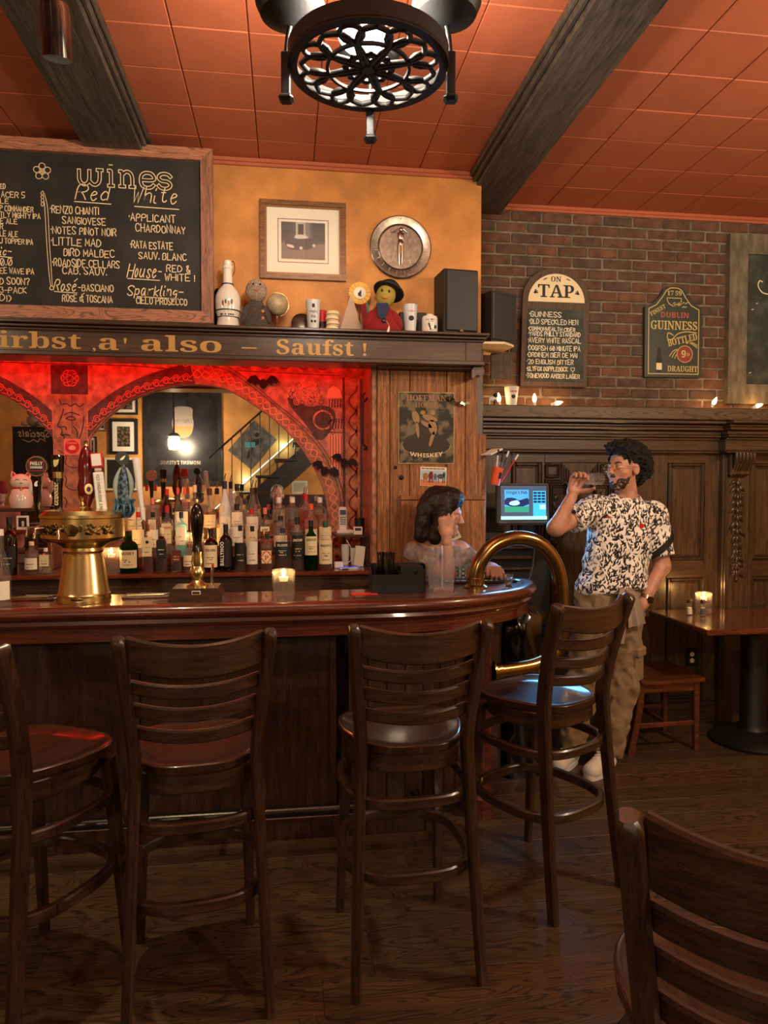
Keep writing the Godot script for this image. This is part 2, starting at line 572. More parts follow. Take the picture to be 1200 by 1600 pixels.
func make_materials() -> void:
	var W := {"world": true}
	# room
	mk("slab", Color(.2, .15, .1), .8)
	for i in 5:
		var c: Color = [Color(.4, .31, .21), Color(.37, .28, .18), Color(.43, .33, .22), Color(.35, .27, .185), Color(.41, .3, .19)][i]
		mk("floor%d" % i, c, .42, 0.0, T.oak_u, Vector3(1.1, 2.4, 2.4), {"world": true, "off": Vector3(.37 * i, 0, .61 * i), "bump": .06})
	for i in 3:
		mk("tile%d" % i, [Color(.7, .375, .25), Color(.69, .368, .243), Color(.71, .383, .257)][i], .6, 0.0, T.soft, Vector3.ONE * 2.0, {"world": true, "bump": .03, "bump_tex": T.bump})
	mk("ceiling_back", Color(.45, .2, .14), .8)
	mk("beam", Color(.37, .335, .285), .45, 0.0, T.grain_v, Vector3(2, 2, 1), {"world": true, "bump": .05})
	mk("ochre", Color(.82, .55, .265), .6, 0.0, T.plaster, Vector3.ONE * 1.3, {"world": true, "bump": .06, "bump_tex": T.bump})
	mk("tan_wall", Color(.84, .6, .32), .65, 0.0, T.plaster, Vector3.ONE * .9, W)
	mk("mortar", Color(.6, .56, .5), .9, 0.0, T.grit, Vector3.ONE * 3.0, {"world": true, "bump": .2})
	for i in 5:
		var c: Color = [Color(.49, .345, .27), Color(.45, .33, .27), Color(.53, .36, .265), Color(.42, .325, .28), Color(.48, .32, .24)][i]
		mk("brick%d" % i, c, .8, 0.0, T.grit, Vector3.ONE * 2.7, {"world": true, "bump": .25, "off": Vector3(.3, .1, .2) * i})
	mk("dark_void", Color(.03, .025, .02), .9)
	# woods
	mk("stool_wood", Color(.31, .205, .13), .36, 0.0, T.grain_v, Vector3(3, 3, 3), {"coat": .5, "coat_rough": .16})
	mk("stool_wood_u", Color(.315, .21, .132), .36, 0.0, T.grain_u, Vector3(3, 3, 3), {"coat": .5, "coat_rough": .16})
	mk("seat_wood", Color(.27, .16, .1), .3, 0.0, T.grain_v, Vector3(2.5, 2.5, 2.5), {"coat": .9, "coat_rough": .12})
	mk("chair_wood", Color(.5, .26, .14), .38, 0.0, T.grain_u, Vector3(3, 3, 3), {"coat": .4, "coat_rough": .15})
	mk("bar_wood", Color(.52, .235, .135), .3, 0.0, T.grain_u, Vector3(1.6, 3, 3), {"world": true, "coat": .9, "coat_rough": .05})
	mk("bar_edge", Color(.47, .205, .12), .32, 0.0, T.grain_u, Vector3(1.6, 3, 3), {"world": true, "coat": .9, "coat_rough": .07})
	mk("bar_front", Color(.3, .18, .11), .42, 0.0, T.grain_v, Vector3(2, 1.2, 2), {"world": true, "coat": .4, "coat_rough": .2})
	mk("bar_front_b", Color(.325, .195, .12), .42, 0.0, T.grain_v, Vector3(2.2, 1.1, 2), {"world": true, "coat": .4, "coat_rough": .2, "off": Vector3(.4, .3, .2)})
	mk("header_wood", Color(.34, .22, .15), .35, 0.0, T.grain_u, Vector3(1.2, 2.4, 2.4), {"world": true, "coat": .5, "coat_rough": .15})
	for i in 3:
		mk("plank%d" % i, [Color(.8, .53, .305), Color(.74, .49, .29), Color(.77, .5, .275)][i], .6, 0.0, T.grain_v, Vector3(3.2, 1.5, 3.2), {"world": true, "bump": .08, "off": Vector3(.23, .41, .1) * i})
	mk("panel_wood", Color(.385, .295, .215), .36, 0.0, T.grain_v, Vector3(2, 1.2, 2), {"world": true, "coat": .45, "coat_rough": .2})
	mk("panel_wood_b", Color(.35, .26, .185), .36, 0.0, T.grain_v, Vector3(2, 1.2, 2), {"world": true, "coat": .45, "coat_rough": .2, "off": Vector3(.3, .2, .5)})
	mk("panel_rail", Color(.37, .275, .2), .36, 0.0, T.grain_u, Vector3(1.2, 2.5, 2.5), {"world": true, "coat": .45, "coat_rough": .2})
	mk("mantel_wood", Color(.44, .345, .245), .5, 0.0, T.oak_u, Vector3(1.0, 2.5, 2.5), W)
	mk("oak_u", Color(.8, .54, .41), .45, 0.0, T.oak_u, Vector3(1.7, 3.0, 3.0), {"world": true, "coat": .3, "coat_rough": .2})
	mk("oak_v", Color(.74, .5, .38), .45, 0.0, T.grain_v, Vector3(4.0, 2.0, 3.0), {"world": true, "coat": .3, "coat_rough": .2})
	mk("gold_frame", Color(.6, .4, .2), .4, .15, T.grain_u, Vector3(4, 4, 4))
	mk("rustic", Color(.56, .52, .44), .8, 0.0, T.grit, Vector3(5, 2, 3), {"bump": .3})
	mk("table_wood", Color(.5, .25, .16), .25, 0.0, T.grain_u, Vector3(2, 2, 2), {"coat": .8, "coat_rough": .08})
	mk("tap_wood", Color(.4, .29, .19), .6, 0.0, T.grain_v, Vector3(5, 2, 3))
	# metals, plastics, cloth
	mk("brass", Color(.86, .8, .56), .24, 1.0)
	mk("old_brass", Color(.68, .6, .38), .2, 1.0, T.plaster, Vector3.ONE * 4.0)
	mk("bronze_relief", Color(.42, .34, .2), .3, 1.0)
	mk("chrome", Color(.82, .8, .76), .14, 1.0)
	mk("pewter", Color(.74, .72, .68), .3, 1.0, T.plaster, Vector3.ONE * 9.0)
	mk("iron", Color(.075, .075, .08), .5, .25, null, Vector3.ONE * 14.0, {"bump": .06, "bump_tex": T.bump})
	mk("black_gloss", Color(.02, .02, .022), .14, 0.0, null, Vector3.ONE, {"coat": .7, "coat_rough": .05})
	mk("black_plastic", Color(.065, .065, .07), .42)
	mk("black_matte", Color(.05, .05, .055), .75)
	mk("grey_plastic", Color(.27, .27, .28), .5)
	mk("bezel", Color(.33, .33, .33), .45)
	mk("speaker", Color(.155, .165, .175), .5, 0.0, T.weave, Vector3.ONE * 30.0)
	mk("speaker_wood", Color(.12, .115, .11), .5, 0.0, T.grain_v, Vector3(6, 3, 6))
	mk("white_paper", Color(.88, .86, .8), .8)
	mk("cream", Color(.87, .81, .66), .6)
	mk("white_plastic", Color(.84, .84, .83), .4)
	mk("white_gloss", Color(.87, .85, .81), .15, 0.0, null, Vector3.ONE, {"coat": .6})
	mk("gold_paint", Color(.74, .58, .31), .5, .2)
	mk("chalk", Color(.9, .88, .8), .9)
	mk("chalk_cream", Color(.9, .82, .66), .9)
	mk("slate", Color(.15, .135, .12), .62, 0.0, T.chalk, Vector3.ONE * 1.2, W)
	mk("slate_green", Color(.235, .27, .235), .7, 0.0, T.chalk, Vector3.ONE * 2.2, W)
	mk("red", Color(.72, .06, .07), .5)
	mk("red_felt", Color(.7, .07, .1), .85, 0.0, T.weave, Vector3.ONE * 40.0, {"sheen": .5})
	mk("blue_felt", Color(.2, .25, .42), .85, 0.0, T.weave, Vector3.ONE * 40.0)
	mk("yellow_felt", Color(.82, .74, .33), .85, 0.0, T.weave, Vector3.ONE * 40.0)
	mk("orange", Color(.85, .33, .17), .45)
	mk("navy", Color(.1, .14, .3), .4)
	mk("green", Color(.1, .33, .22), .5)
	mk("sign_green", Color(.14, .19, .165), .4)
	mk("sign_gold", Color(.74, .66, .4), .5)
	mk("ink", Color(.045, .04, .04), .6)
	mk("brown_ink", Color(.28, .16, .1), .6)
	mk("maroon", Color(.33, .05, .07), .12, 0.0, null, Vector3.ONE, {"coat": .9, "coat_rough": .03})
	mk("teal", Color(.25, .55, .58), .4)
	mk("blue_grey", Color(.3, .42, .5), .35, 0.0, T.mottle, Vector3.ONE * 16.0)
	mk("mirror", Color(.93, .93, .93), .012, 1.0)
	# clear things
	mk("pane", Color(1, 1, 1), .02, 0.0, null, Vector3.ONE, {"glass": .01})
	mk("clear_glass", Color(.97, .98, .98), .03, 0.0, null, Vector3.ONE, {"glass": .035})
	mk("rail_steel", Color(.3, .3, .27), .3, 1.0)
	mk("votive_glass", Color(1, 1, 1), .02, 0.0, null, Vector3.ONE, {"glass": .012})
	mk("frost_glass", Color(.82, .84, .86), .3, 0.0, null, Vector3.ONE, {"backlight": Color(.7, .7, .7)})
	mk("clear_plastic", Color(.88, .86, .84), .16, 0.0, null, Vector3.ONE, {"glass": .025})
	mk("thick_glass", Color(.98, .98, .97), .02, 0.0, null, Vector3.ONE, {"solid": .045})
	mk("green_glass", Color(.05, .22, .07), .06, 0.0, null, Vector3.ONE, {"solid": .02, "alpha": .25})
	mk("teal_glass", Color(.45, .85, .88), .05, 0.0, null, Vector3.ONE, {"glass": .5})
	mk("dark_glass", Color(.03, .022, .018), .08, 0.0, null, Vector3.ONE, {"coat": .8, "coat_rough": .03})
	mk("whiskey", Color(.72, .34, .08), .05, 0.0, null, Vector3.ONE, {"solid": .02, "alpha": .06})
	mk("dark_whiskey", Color(.5, .19, .05), .05, 0.0, null, Vector3.ONE, {"solid": .02, "alpha": .1})
	mk("pink_drink", Color(.85, .45, .35), .05, 0.0, null, Vector3.ONE, {"solid": .02, "alpha": .06})
	mk("gold_rum", Color(.9, .62, .22), .05, 0.0, null, Vector3.ONE, {"solid": .02, "alpha": .05})
	mk("water", Color(.97, .97, .97), .02, 0.0, null, Vector3.ONE, {"solid": .02, "alpha": .02})
	# skin and hair
	mk("skin", Color(.8, .58, .48), .5, 0.0, T.plaster, Vector3.ONE * 6.0, {"sss": .08})
	mk("skin_pale", Color(.82, .62, .53), .5, 0.0, T.plaster, Vector3.ONE * 6.0, {"sss": .08})
	mk("hair_black", Color(.055, .042, .036), .6, 0.0, T.mottle, Vector3.ONE * 14.0, {"bump": .6, "bump_tex": T.bump})
	mk("hair_brown", Color(.13, .07, .05), .45, 0.0, T.grain_v, Vector3(9, 3, 9), {"bump": .4, "bump_tex": T.grain_v})
	mk("hair_grey", Color(.62, .6, .57), .6, 0.0, T.mottle, Vector3.ONE * 12.0)
	mk("beard", Color(.29, .2, .155), .7, 0.0, T.mottle, Vector3.ONE * 60.0)
	mk("lips", Color(.66, .38, .34), .45)
	mk("khaki", Color(.72, .61, .46), .85, 0.0, T.weave, Vector3.ONE * 60.0, {"sheen": .2})
	mk("towel", Color(.86, .78, .7), .9, 0.0, T.weave, Vector3.ONE * 30.0)
	mk("shoe_white", Color(.84, .82, .77), .6)
	mk("heather", Color(.78, .72, .73), .9, 0.0, T.grit, Vector3.ONE * 8.0)
	mk("pink_cloth", Color(.72, .45, .45), .9)
	mk("dark_cloth", Color(.11, .11, .13), .9)
# ---------------------------------------------------------------- the room
const CEIL := 3.3
const MIRROR_Z := -4.4

func build_shell() -> void:
	struct(box_part("floor", Vector3(-4.8, -.12, -4.7), Vector3(4.5, -.012, 2.8), 0, M.slab), "dark wooden floor of wide planks")
	var fl := get_node("floor")
	rng.seed = 5
	var row := 0
	var z := -4.31
	while z < -.5:
		var x := -2.1 + rng.randf_range(-.5, .3)
		while x < 3.5:
			var L := rng.randf_range(1.0, 1.5)
			var o := put_mesh(box_mesh(Vector3(1, .014, .1512), .0005), "plank", M["floor%d" % rng.randi_range(0, 4)], fl)
			o.scale.x = L - .001
			o.position = Vector3(x + L * .5, -.005, z + .076) - fl.position
			x += L
		z += .152
		row += 1
	struct(box_part("floor", Vector3(-4.8, -.011, -.5), Vector3(4.5, .002, 2.7), 0, M.floor1), "wooden floor behind the stools")
	# ceiling with square tiles
	var ce := struct(box_part("ceiling", Vector3(-4.8, CEIL + .016, -4.7), Vector3(4.5, CEIL + .14, 2.8), 0, M.ceiling_back), "terracotta painted tile ceiling")
	var tm := box_mesh(Vector3(1, .016, 1), .004)
	var xs := []
	for k in range(-8, 5): xs.append(-.135 + .2905 * k)
	var zs := [-3.93]
	for k in range(3, -5, -1): zs.append(-2.851 - .2865 * k)
	lay_tiles(ce, xs, zs, 3)
	xs = [1.33, 1.62, 1.92, 2.21, 2.5, 2.79, 3.08, 3.37, 3.66]
	zs = [-4.33]
	for k in range(5, -3, -1): zs.append(-2.597 - .288 * k)
	lay_tiles(ce, xs, zs, 4)
	struct(box_part("ceiling", Vector3(-4.7, CEIL, -1.7), Vector3(4.4, CEIL + .016, 2.7), 0, M.tile0), "painted ceiling above the seats")
	struct(box_part("ceiling", Vector3(-4.7, CEIL, -3.93), Vector3(-2.46, CEIL + .016, -1.7), 0, M.tile0), "painted ceiling at the far end of the bar")
	# walls
	struct(box_part("wall_back", Vector3(-4.8, 0, -4.62), Vector3(4.5, CEIL, -4.45), 0, M.tan_wall), "wall behind the bar")
	struct(box_part("wall_left", Vector3(-4.95, 0, -4.62), Vector3(-4.8, CEIL, 2.8), 0, M.tan_wall), "side wall past the bar end")
	struct(box_part("wall_right", Vector3(4.5, 0, -4.62), Vector3(4.65, CEIL, 2.8), 0, M.tan_wall), "side wall past the tables")
	struct(box_part("wall_rear", Vector3(-4.8, 0, 2.6), Vector3(4.5, CEIL, 2.75), 0, M.tan_wall), "tan wall behind the seats seen in the mirror")
	struct(box_part("wall_upper", Vector3(-4.8, 2.345, -4.45), Vector3(1.094, CEIL, -3.93), .004, M.ochre), "ochre painted wall above the bar header")
	var tr := frame("trim_1", "painted moulding where wall meets ceiling")
	for e in [[Vector3(-2.4, 3.262, -3.93), Vector3(1.04, 3.3, -3.905)], [Vector3(1.34, 3.262, -4.33), Vector3(4.4, 3.3, -4.305)]]:
		var lo: Vector3 = e[0]
		var hi: Vector3 = e[1]
		var L := hi.x - lo.x
		var s := S()
		for p in [[0.0, .014, .038], [0.0, .025, .022]]:
			bb(s, Vector3(lo.x, hi.y - p[2], lo.z), Vector3(hi.x, hi.y, lo.z + p[1]), .004)
		put(s, "moulding", M.tile1, tr)
	# beams
	for e in [[1.02, 1.325, -4.33, 1.0], [-.985, -.665, -3.93, -1.0]]:
		var be := frame("beam", "dark brown ceiling beam with stepped edge")
		var x0: float = e[0]
		var x1: float = e[1]
		box_part("beam_body", Vector3(x0 + (.045 if e[3] > 0 else 0.0), 3.232, e[2]), Vector3(x1 - (0.0 if e[3] > 0 else .04), CEIL + .01, 2.6), .006, M.beam, be)
		if e[3] > 0:
			box_part("edge_moulding", Vector3(x0 + .02, 3.252, e[2]), Vector3(x0 + .046, CEIL + .01, 2.6), .006, M.beam, be)
			box_part("edge_moulding", Vector3(x0, 3.274, e[2]), Vector3(x0 + .022, CEIL + .01, 2.6), .006, M.beam, be)
		else:
			box_part("edge_moulding", Vector3(x1 - .042, 3.252, e[2]), Vector3(x1 - .018, CEIL + .01, 2.6), .006, M.beam, be)
			box_part("edge_moulding", Vector3(x1 - .02, 3.274, e[2]), Vector3(x1, CEIL + .01, 2.6), .006, M.beam, be)

func lay_tiles(ce: Node, xs: Array, zs: Array, sd: int) -> void:
	rng.seed = sd
	for i in xs.size() - 1:
		for j in zs.size() - 1:
			var x0: float = xs[i]
			var x1: float = xs[i + 1]
			var z0: float = minf(zs[j], zs[j + 1])
			var z1: float = maxf(zs[j], zs[j + 1])
			var w := snappedf(x1 - x0 - .003, .0005)
			var d := snappedf(z1 - z0 - .003, .0005)
			var o := put_mesh(box_mesh(Vector3(w, .016, d), .0035), "tile", M["tile%d" % rng.randi_range(0, 2)], ce)
			o.position = Vector3((x0 + x1) * .5, CEIL + .008 + rng.randf_range(-.0012, .0012), (z0 + z1) * .5) - ce.position

func build_brick_wall() -> void:
	var w := struct(box_part("wall_brick", Vector3(1.094, 2.0, -4.45), Vector3(4.5, CEIL, -4.336), 0, M.mortar), "brown brick wall above the panelling")
	rng.seed = 8
	var y := 2.052
	var row := 0
	while y < 3.29:
		var x := 1.1 + (.1 if row % 2 else 0.0) - .2
		while x < 3.45:
			var x0 := maxf(x, 1.1)
			var x1 := x + .188
			var top := minf(y + .0565, 3.298)
			if x1 - x0 > .03:
				var o := put_mesh(box_mesh(Vector3(snappedf(x1 - x0, .01), snappedf(top - y, .002), .03), .005), "brick", M["brick%d" % rng.randi_range(0, 4)], w)
				o.position = Vector3((x0 + x1) * .5 + rng.randf_range(-.003, .003), (y + top) * .5 + rng.randf_range(-.0015, .0015), -4.345 + rng.randf_range(-.003, .003)) - w.position
				o.rotation.z = rng.randf_range(-.008, .008)
			x += .2005
		y += .0677
		row += 1

func panel(par: Node, x0: float, y0: float, x1: float, y1: float, z: float, m: Material, mw := .022) -> void:
	box_part("panel_field", Vector3(x0 + mw, y0 + mw, z - .012), Vector3(x1 - mw, y1 - mw, z - .004), .002, m, par)
	for e in [[x0, y0, x0 + mw, y1], [x1 - mw, y0, x1, y1], [x0 + mw, y0, x1 - mw, y0 + mw], [x0 + mw, y1 - mw, x1 - mw, y1]]:
		box_part("moulding", Vector3(e[0], e[1], z - .012), Vector3(e[2], e[3], z + .012), .008, M.panel_wood_b, par)
	var k := mw * .55
	for e in [[x0 + mw, y0 + mw, x0 + mw + k, y1 - mw], [x1 - mw - k, y0 + mw, x1 - mw, y1 - mw], [x0 + mw + k, y0 + mw, x1 - mw - k, y0 + mw + k], [x0 + mw + k, y1 - mw - k, x1 - mw - k, y1 - mw]]:
		box_part("moulding", Vector3(e[0], e[1], z - .012), Vector3(e[2], e[3], z + .003), .004, M.panel_wood_b, par)

func leaf(s: SurfaceTool, at: Vector3, ang: float, L: float, w: float, lift := .012) -> void:
	# a carved leaf lying against the wood, bowed outwards, pointing along ang in the xy plane
	var d := Vector3(cos(ang), sin(ang), 0)
	var n := Vector3(-sin(ang), cos(ang), 0)
	s.set_smooth_group(1)
	var rows := 5
	var prev := []
	for i in rows + 1:
		var t := float(i) / rows
		var half := w * .5 * sin(PI * pow(t, .75)) + .0006
		var bow := lift * sin(PI * minf(t * .8 + .1, 1.0))
		var c := at + d * L * t
		var cur := [c - n * half, c - n * half * .5 + Vector3(0, 0, bow), c + Vector3(0, 0, bow * .55), c + n * half * .5 + Vector3(0, 0, bow), c + n * half]
		if prev.size():
			for k in 4:
				oq(s, prev[k], prev[k + 1], cur[k + 1], cur[k], Vector3(0, 0, 1))
		prev = cur

func build_panelling() -> void:
	var w := frame("wall_panelling", "dark carved wooden panelling below the brick")
	var z := -4.3
	box_part("backing", Vector3(1.06, 0, -4.45), Vector3(4.5, 2.0, z - .012), 0, M.panel_wood_b, w)
	# stiles and rails
	for e in [[1.06, 1.395], [1.595, 1.612], [2.08, 2.44], [2.7, 2.8], [3.45, 3.6]]:
		box_part("stile", Vector3(e[0], .14, z - .014), Vector3(e[1], 1.765, z + .004), .003, M.panel_wood, w)
	for e in [[1.395, 1.6, 1.7, 1.765], [1.612, 2.08, 1.7, 1.765], [2.44, 2.7, 1.7, 1.765], [1.395, 1.595, .95, 1.08], [2.44, 2.7, .955, 1.07], [3.0, 3.45, 1.7, 1.765], [3.0, 3.45, .955, 1.07]]:
		box_part("rail", Vector3(e[0], e[2], z - .014), Vector3(e[1], e[3], z + .004), .003, M.panel_rail, w)
	box_part("skirting", Vector3(1.06, 0, z - .02), Vector3(4.5, .14, z + .02), .005, M.panel_rail, w)
	panel(w, 1.4, 1.08, 1.59, 1.7, z, M.panel_wood)
	panel(w, 2.445, 1.07, 2.695, 1.7, z, M.panel_wood)
	panel(w, 2.445, .16, 2.695, .955, z, M.panel_wood)
	panel(w, 3.02, 1.07, 3.44, 1.7, z + .02, M.panel_wood)
	panel(w, 3.02, .16, 3.44, .955, z + .02, M.panel_wood)
	# the ornate panel with stepped corners behind the standing man
	for sx in [1.0, -1.0]:
		var cx := 1.848
		var f := func(a: float) -> float: return cx + sx * a
		for q in [[.232, 1.605, .135, 1.695]]:
			panel(w, minf(f.call(q[0]), f.call(q[2])), q[1], maxf(f.call(q[0]), f.call(q[2])), q[3], z + .006, M.panel_wood, .014)
		for k in 4:
			var g := .016 * k
			for q in [[.125 - g, 1.7 - g, .116 - g, 1.597 - g], [.232 - g, 1.597 - g, .116 - g, 1.588 - g], [.232 - g, 1.597 - g, .223 - g, 1.15]]:
				box_part("moulding", Vector3(minf(f.call(q[0]), f.call(q[2])), minf(q[1], q[3]), z - .01), Vector3(maxf(f.call(q[0]), f.call(q[2])), maxf(q[1], q[3]), z + .012 - .004 * (k % 2)), .003, M.panel_wood_b, w)
		var s := S()
		for i in 7:
			var a := 1.35 if i % 2 else 1.9
			leaf(s, Vector3(f.call(.17 - .012 * (i % 3)), 1.12 + .055 * i, z + .004), PI * .5 - sx * (.5 if i % 2 else -.4), .075, .034, .014)
		tube(s, spline3([Vector3(f.call(.11), 1.5, z + .012), Vector3(f.call(.085), 1.545, z + .02), Vector3(f.call(.105), 1.575, z + .016), Vector3(f.call(.125), 1.56, z + .012)], 5), [.003, .006, .009, .012, .013, .013, .012, .012, .011, .01, .009, .008, .008, .007, .007, .006], 8)
		put(s, "carving", M.panel_wood_b, w)
	box_part("panel_field", Vector3(1.66, .2, z - .012), Vector3(2.03, 1.7, z - .002), .002, M.panel_wood, w)
	# pilaster with a carved drop
	box_part("pilaster", Vector3(2.8, 0, -4.45), Vector3(3.02, 1.765, z + .045), .006, M.panel_wood, w)
	for x in [2.812, 2.985]:
		box_part("moulding", Vector3(x, .16, z + .04), Vector3(x + .016, 1.74, z + .056), .006, M.panel_wood_b, w)
	var s := S()
	rng.seed = 12
	var zc := z + .047
	var y := 1.6
	while y > .98:
		for sg in [-1.0, 1.0]:
			leaf(s, Vector3(2.9 + sg * .006, y, zc), -PI * .5 + sg * rng.randf_range(.25, .9), rng.randf_range(.055, .085), rng.randf_range(.022, .034), .018)
			if rng.randf() < .7: ell(s, Vector3(2.9 + sg * rng.randf_range(.008, .035), y - .02, zc + .01), Vector3.ONE * rng.randf_range(.007, .012), 8, 6)
		leaf(s, Vector3(2.9, y, zc + .006), -PI * .5, .07, .024, .016)
		y -= .045
	ell(s, Vector3(2.9, .95, zc + .006), Vector3(.012, .022, .012), 8, 6)
	put(s, "carved_drop", M.panel_wood_b, w, "carved drop of leaves and berries")
	s = S()
	for k in 6:
		var x := 2.835 + .024 * k
		var lean := (x - 2.895) * .25
		tube(s, spline3([Vector3(x, 1.765, z + .13), Vector3(x, 1.715, z + .125), Vector3(x - lean, 1.665, z + .085), Vector3(x - lean, 1.61, z + .05)], 4), [.013, .013, .013, .013, .013, .013, .012, .012, .012, .011, .01, .009, .008], 8)
	bb(s, Vector3(2.825, 1.62, z), Vector3(2.965, 1.765, z + .085), .01)
	w = frame("trim_cornice", "dark moulded cornice and mantel over the panelling")
	put(s, "corbel", M.panel_wood_b, w, "fluted carved corbel under the cornice")
	# frieze and cornice, broken forward over the pilaster
	for e in [[1.06, 2.775, 0.0], [2.775, 4.4, .075]]:
		var f: float = e[2]
		box_part("frieze", Vector3(e[0], 1.765, -4.45), Vector3(e[1], 1.86, z + .03 + f), .003, M.panel_rail, w)
		for q in [[1.762, 1.776, .045], [1.776, 1.784, .038], [1.845, 1.862, .046], [1.862, 1.878, .062], [1.878, 1.905, .055], [1.905, 1.925, .085], [1.925, 1.945, .078], [1.945, 1.968, .115]]:
			box_part("cornice_moulding", Vector3(e[0], q[0], -4.45), Vector3(e[1] + (0.0 if f > 0 else 0.0), q[1], z + q[2] + f), .005, M.panel_rail, w)
	box_part("mantel_board", Vector3(1.075, 1.968, -4.45), Vector3(4.4, 2.043, -4.165), .006, M.mantel_wood, w, "rough mantel board carrying the string lights")
	# outlet low on the wall
	var o := thing("wall_outlet", "double electric outlet on the dark panelling under the table", "outlet", Vector3(2.625, .433, z + .004))
	put(bx(S(), Vector3(0, 0, .003), Vector3(.072, .115, .006), .002), "cover_plate", M.black_plastic, o)
	for dy in [-.021, .021]:
		put(prism(S(), disc_pts(.0155, 16), .006, .0075, Transform3D(Basis(), Vector3(0, dy, 0))), "socket", M.cream, o)

func build_plank_closet() -> void:
	var w := frame("wall_planks", "weathered vertical plank wall beside the bar alcove")
	box_part("backing", Vector3(.498, 0, -4.45), Vector3(1.062, 2.345, -3.905), 0, M.plank1, w)
	var xs := [.498, .568, .679, .888, .994, 1.066]
	for i in 5:
		box_part("plank", Vector3(xs[i] + .0015, .01, -3.906), Vector3(xs[i + 1] - .0015, 2.19, -3.885 + .002 * (i % 2)), .003, M["plank%d" % (i % 3)], w)
	box_part("corner_post", Vector3(1.068, 0, -4.3), Vector3(1.135, 2.34, -4.02), .004, M.panel_wood, w)
	box_part("corner_board", Vector3(1.068, 0.0, -4.0), Vector3(1.13, 1.845, -3.93), .006, M.plank1, w)
	for e in [[.6, 1.655, .01], [.632, 1.6, .014]]:
		var s := S()
		lathe(s, [Vector2(0, 0), Vector2(e[2], 0), Vector2(e[2], .004), Vector2(e[2] * .6, .008), Vector2(0, .009)], 12, Transform3D(Basis(Vector3.RIGHT, PI * .5), Vector3(e[0], e[1], -3.885)))
		put(s, "nail_head", M.iron, w)
	# lower cupboard front behind the bartender
	var c := thing("plank_cupboard", "low plank cupboard behind the bartender", "cupboard", Vector3(.86, 0, -3.862))
	box_part("top_rail", Vector3(-.235, 1.475, -.02), Vector3(.245, 1.5, .012), .003, M.plank1, c)
	var px := [-.235, -.02, .08, .245]
	for i in 3:
		box_part("plank", Vector3(px[i] + .001, .02, -.02), Vector3(px[i + 1] - .001, 1.475, .004 + .003 * (i % 2)), .003, M["plank%d" % ((i + 1) % 3)], c)
	var s := bx(S(), Vector3(.03, 1.41, .012), Vector3(.13, .012, .012), .003, Basis(Vector3.BACK, .6))
	put(s, "wooden_bar", M.plank0, c)

# ---------------------------------------------------------------- the painted arch and the mirror
const ARCH := [Vector2(-1.146, 1.1), Vector2(-1.146, 1.812), Vector2(-1.132, 1.849), Vector2(-1.046, 1.951), Vector2(-.939, 2.04), Vector2(-.833, 2.093), Vector2(-.713, 2.132), Vector2(-.617, 2.153), Vector2(-.532, 2.158), Vector2(-.439, 2.153), Vector2(-.33, 2.124), Vector2(-.229, 2.067), Vector2(-.127, 1.999), Vector2(-.032, 1.922), Vector2(.044, 1.845), Vector2(.123, 1.741), Vector2(.193, 1.619), Vector2(.237, 1.495), Vector2(.26, 1.354), Vector2(.268, 1.1)]
const OUT_R := [Vector2(-.56, 2.3), Vector2(-.4, 2.285), Vector2(-.311, 2.25), Vector2(-.185, 2.161), Vector2(-.058, 2.052), Vector2(.072, 1.95), Vector2(.193, 1.829), Vector2(.273, 1.707), Vector2(.333, 1.558), Vector2(.351, 1.444), Vector2(.362, 1.1)]
const OUT_L := [Vector2(-1.142, 1.99), Vector2(-1.003, 2.101), Vector2(-.854, 2.186), Vector2(-.722, 2.237), Vector2(-.64, 2.262), Vector2(-.56, 2.275)]

func paint(par: Node, called: String, m: Material, lines: Array, w: float, xf: Transform3D, z := .0006) -> void:
	var s := S()
	for l in lines: stroke(s, l, w, xf, z)
	put(s, called, m, par)

func patch(par: Node, called: String, m: Material, poly: Array, xf: Transform3D, z := .0003) -> void:
	var s := S()
	var pp := PackedVector2Array(poly)
	var t := Geometry2D.triangulate_polygon(pp)
	for i in range(0, t.size(), 3):
		ot(s, xf * xy(pp[t[i]], z), xf * xy(pp[t[i + 1]], z), xf * xy(pp[t[i + 2]], z), xf.basis.z)
	put(s, called, m, par)

func along(line: Array, d: float) -> Array:
	# point and direction at distance d along a 2-D line
	for i in line.size() - 1:
		var L: float = (line[i + 1] - line[i]).length()
		if d <= L or i == line.size() - 2:
			var t: Vector2 = (line[i + 1] - line[i]) / maxf(L, 1e-6)
			return [line[i] + t * d, t]
		d -= L
	return [line[-1], Vector2.RIGHT]

func length2(line: Array) -> float:
	var L := 0.0
	for i in line.size() - 1: L += (line[i + 1] - line[i]).length()
	return L

func knot(line: Array, pitch: float, amp: float) -> Array:
	# two strands weaving along a line
	var out := []
	var L := length2(line)
	var n := int(L / pitch) * 8
	for sg in [-1.0, 1.0]:
		var pts := []
		for i in n + 1:
			var q := along(line, L * i / n)
			var t: Vector2 = q[1]
			pts.append(q[0] + Vector2(-t.y, t.x) * amp * sg * sin(TAU * i / 16.0))
		out.append(pts)
	return out

func curls(line: Array, pitch: float, r: float) -> Array:
	var out := []
	var L := length2(line)
	var n := int(L / pitch)
	for i in n:
		var q := along(line, pitch * (i + .5))
		var t: Vector2 = q[1]
		var nn := Vector2(-t.y, t.x)
		var pts := []
		for k in 19:
			var a := TAU * k / 12.0
			var rr := r * (1.0 - k / 26.0)
			pts.append(q[0] + t * cos(a) * rr * .9 + nn * sin(a) * rr)
		out.append(pts)
		out.append([q[0] + t * r * .9, q[0] + t * (pitch - r * .8) + nn * r * .5])
		out.append([q[0] + t * r * .5 - nn * r * .7, q[0] + t * pitch * .6 - nn * r * .9])
	return out

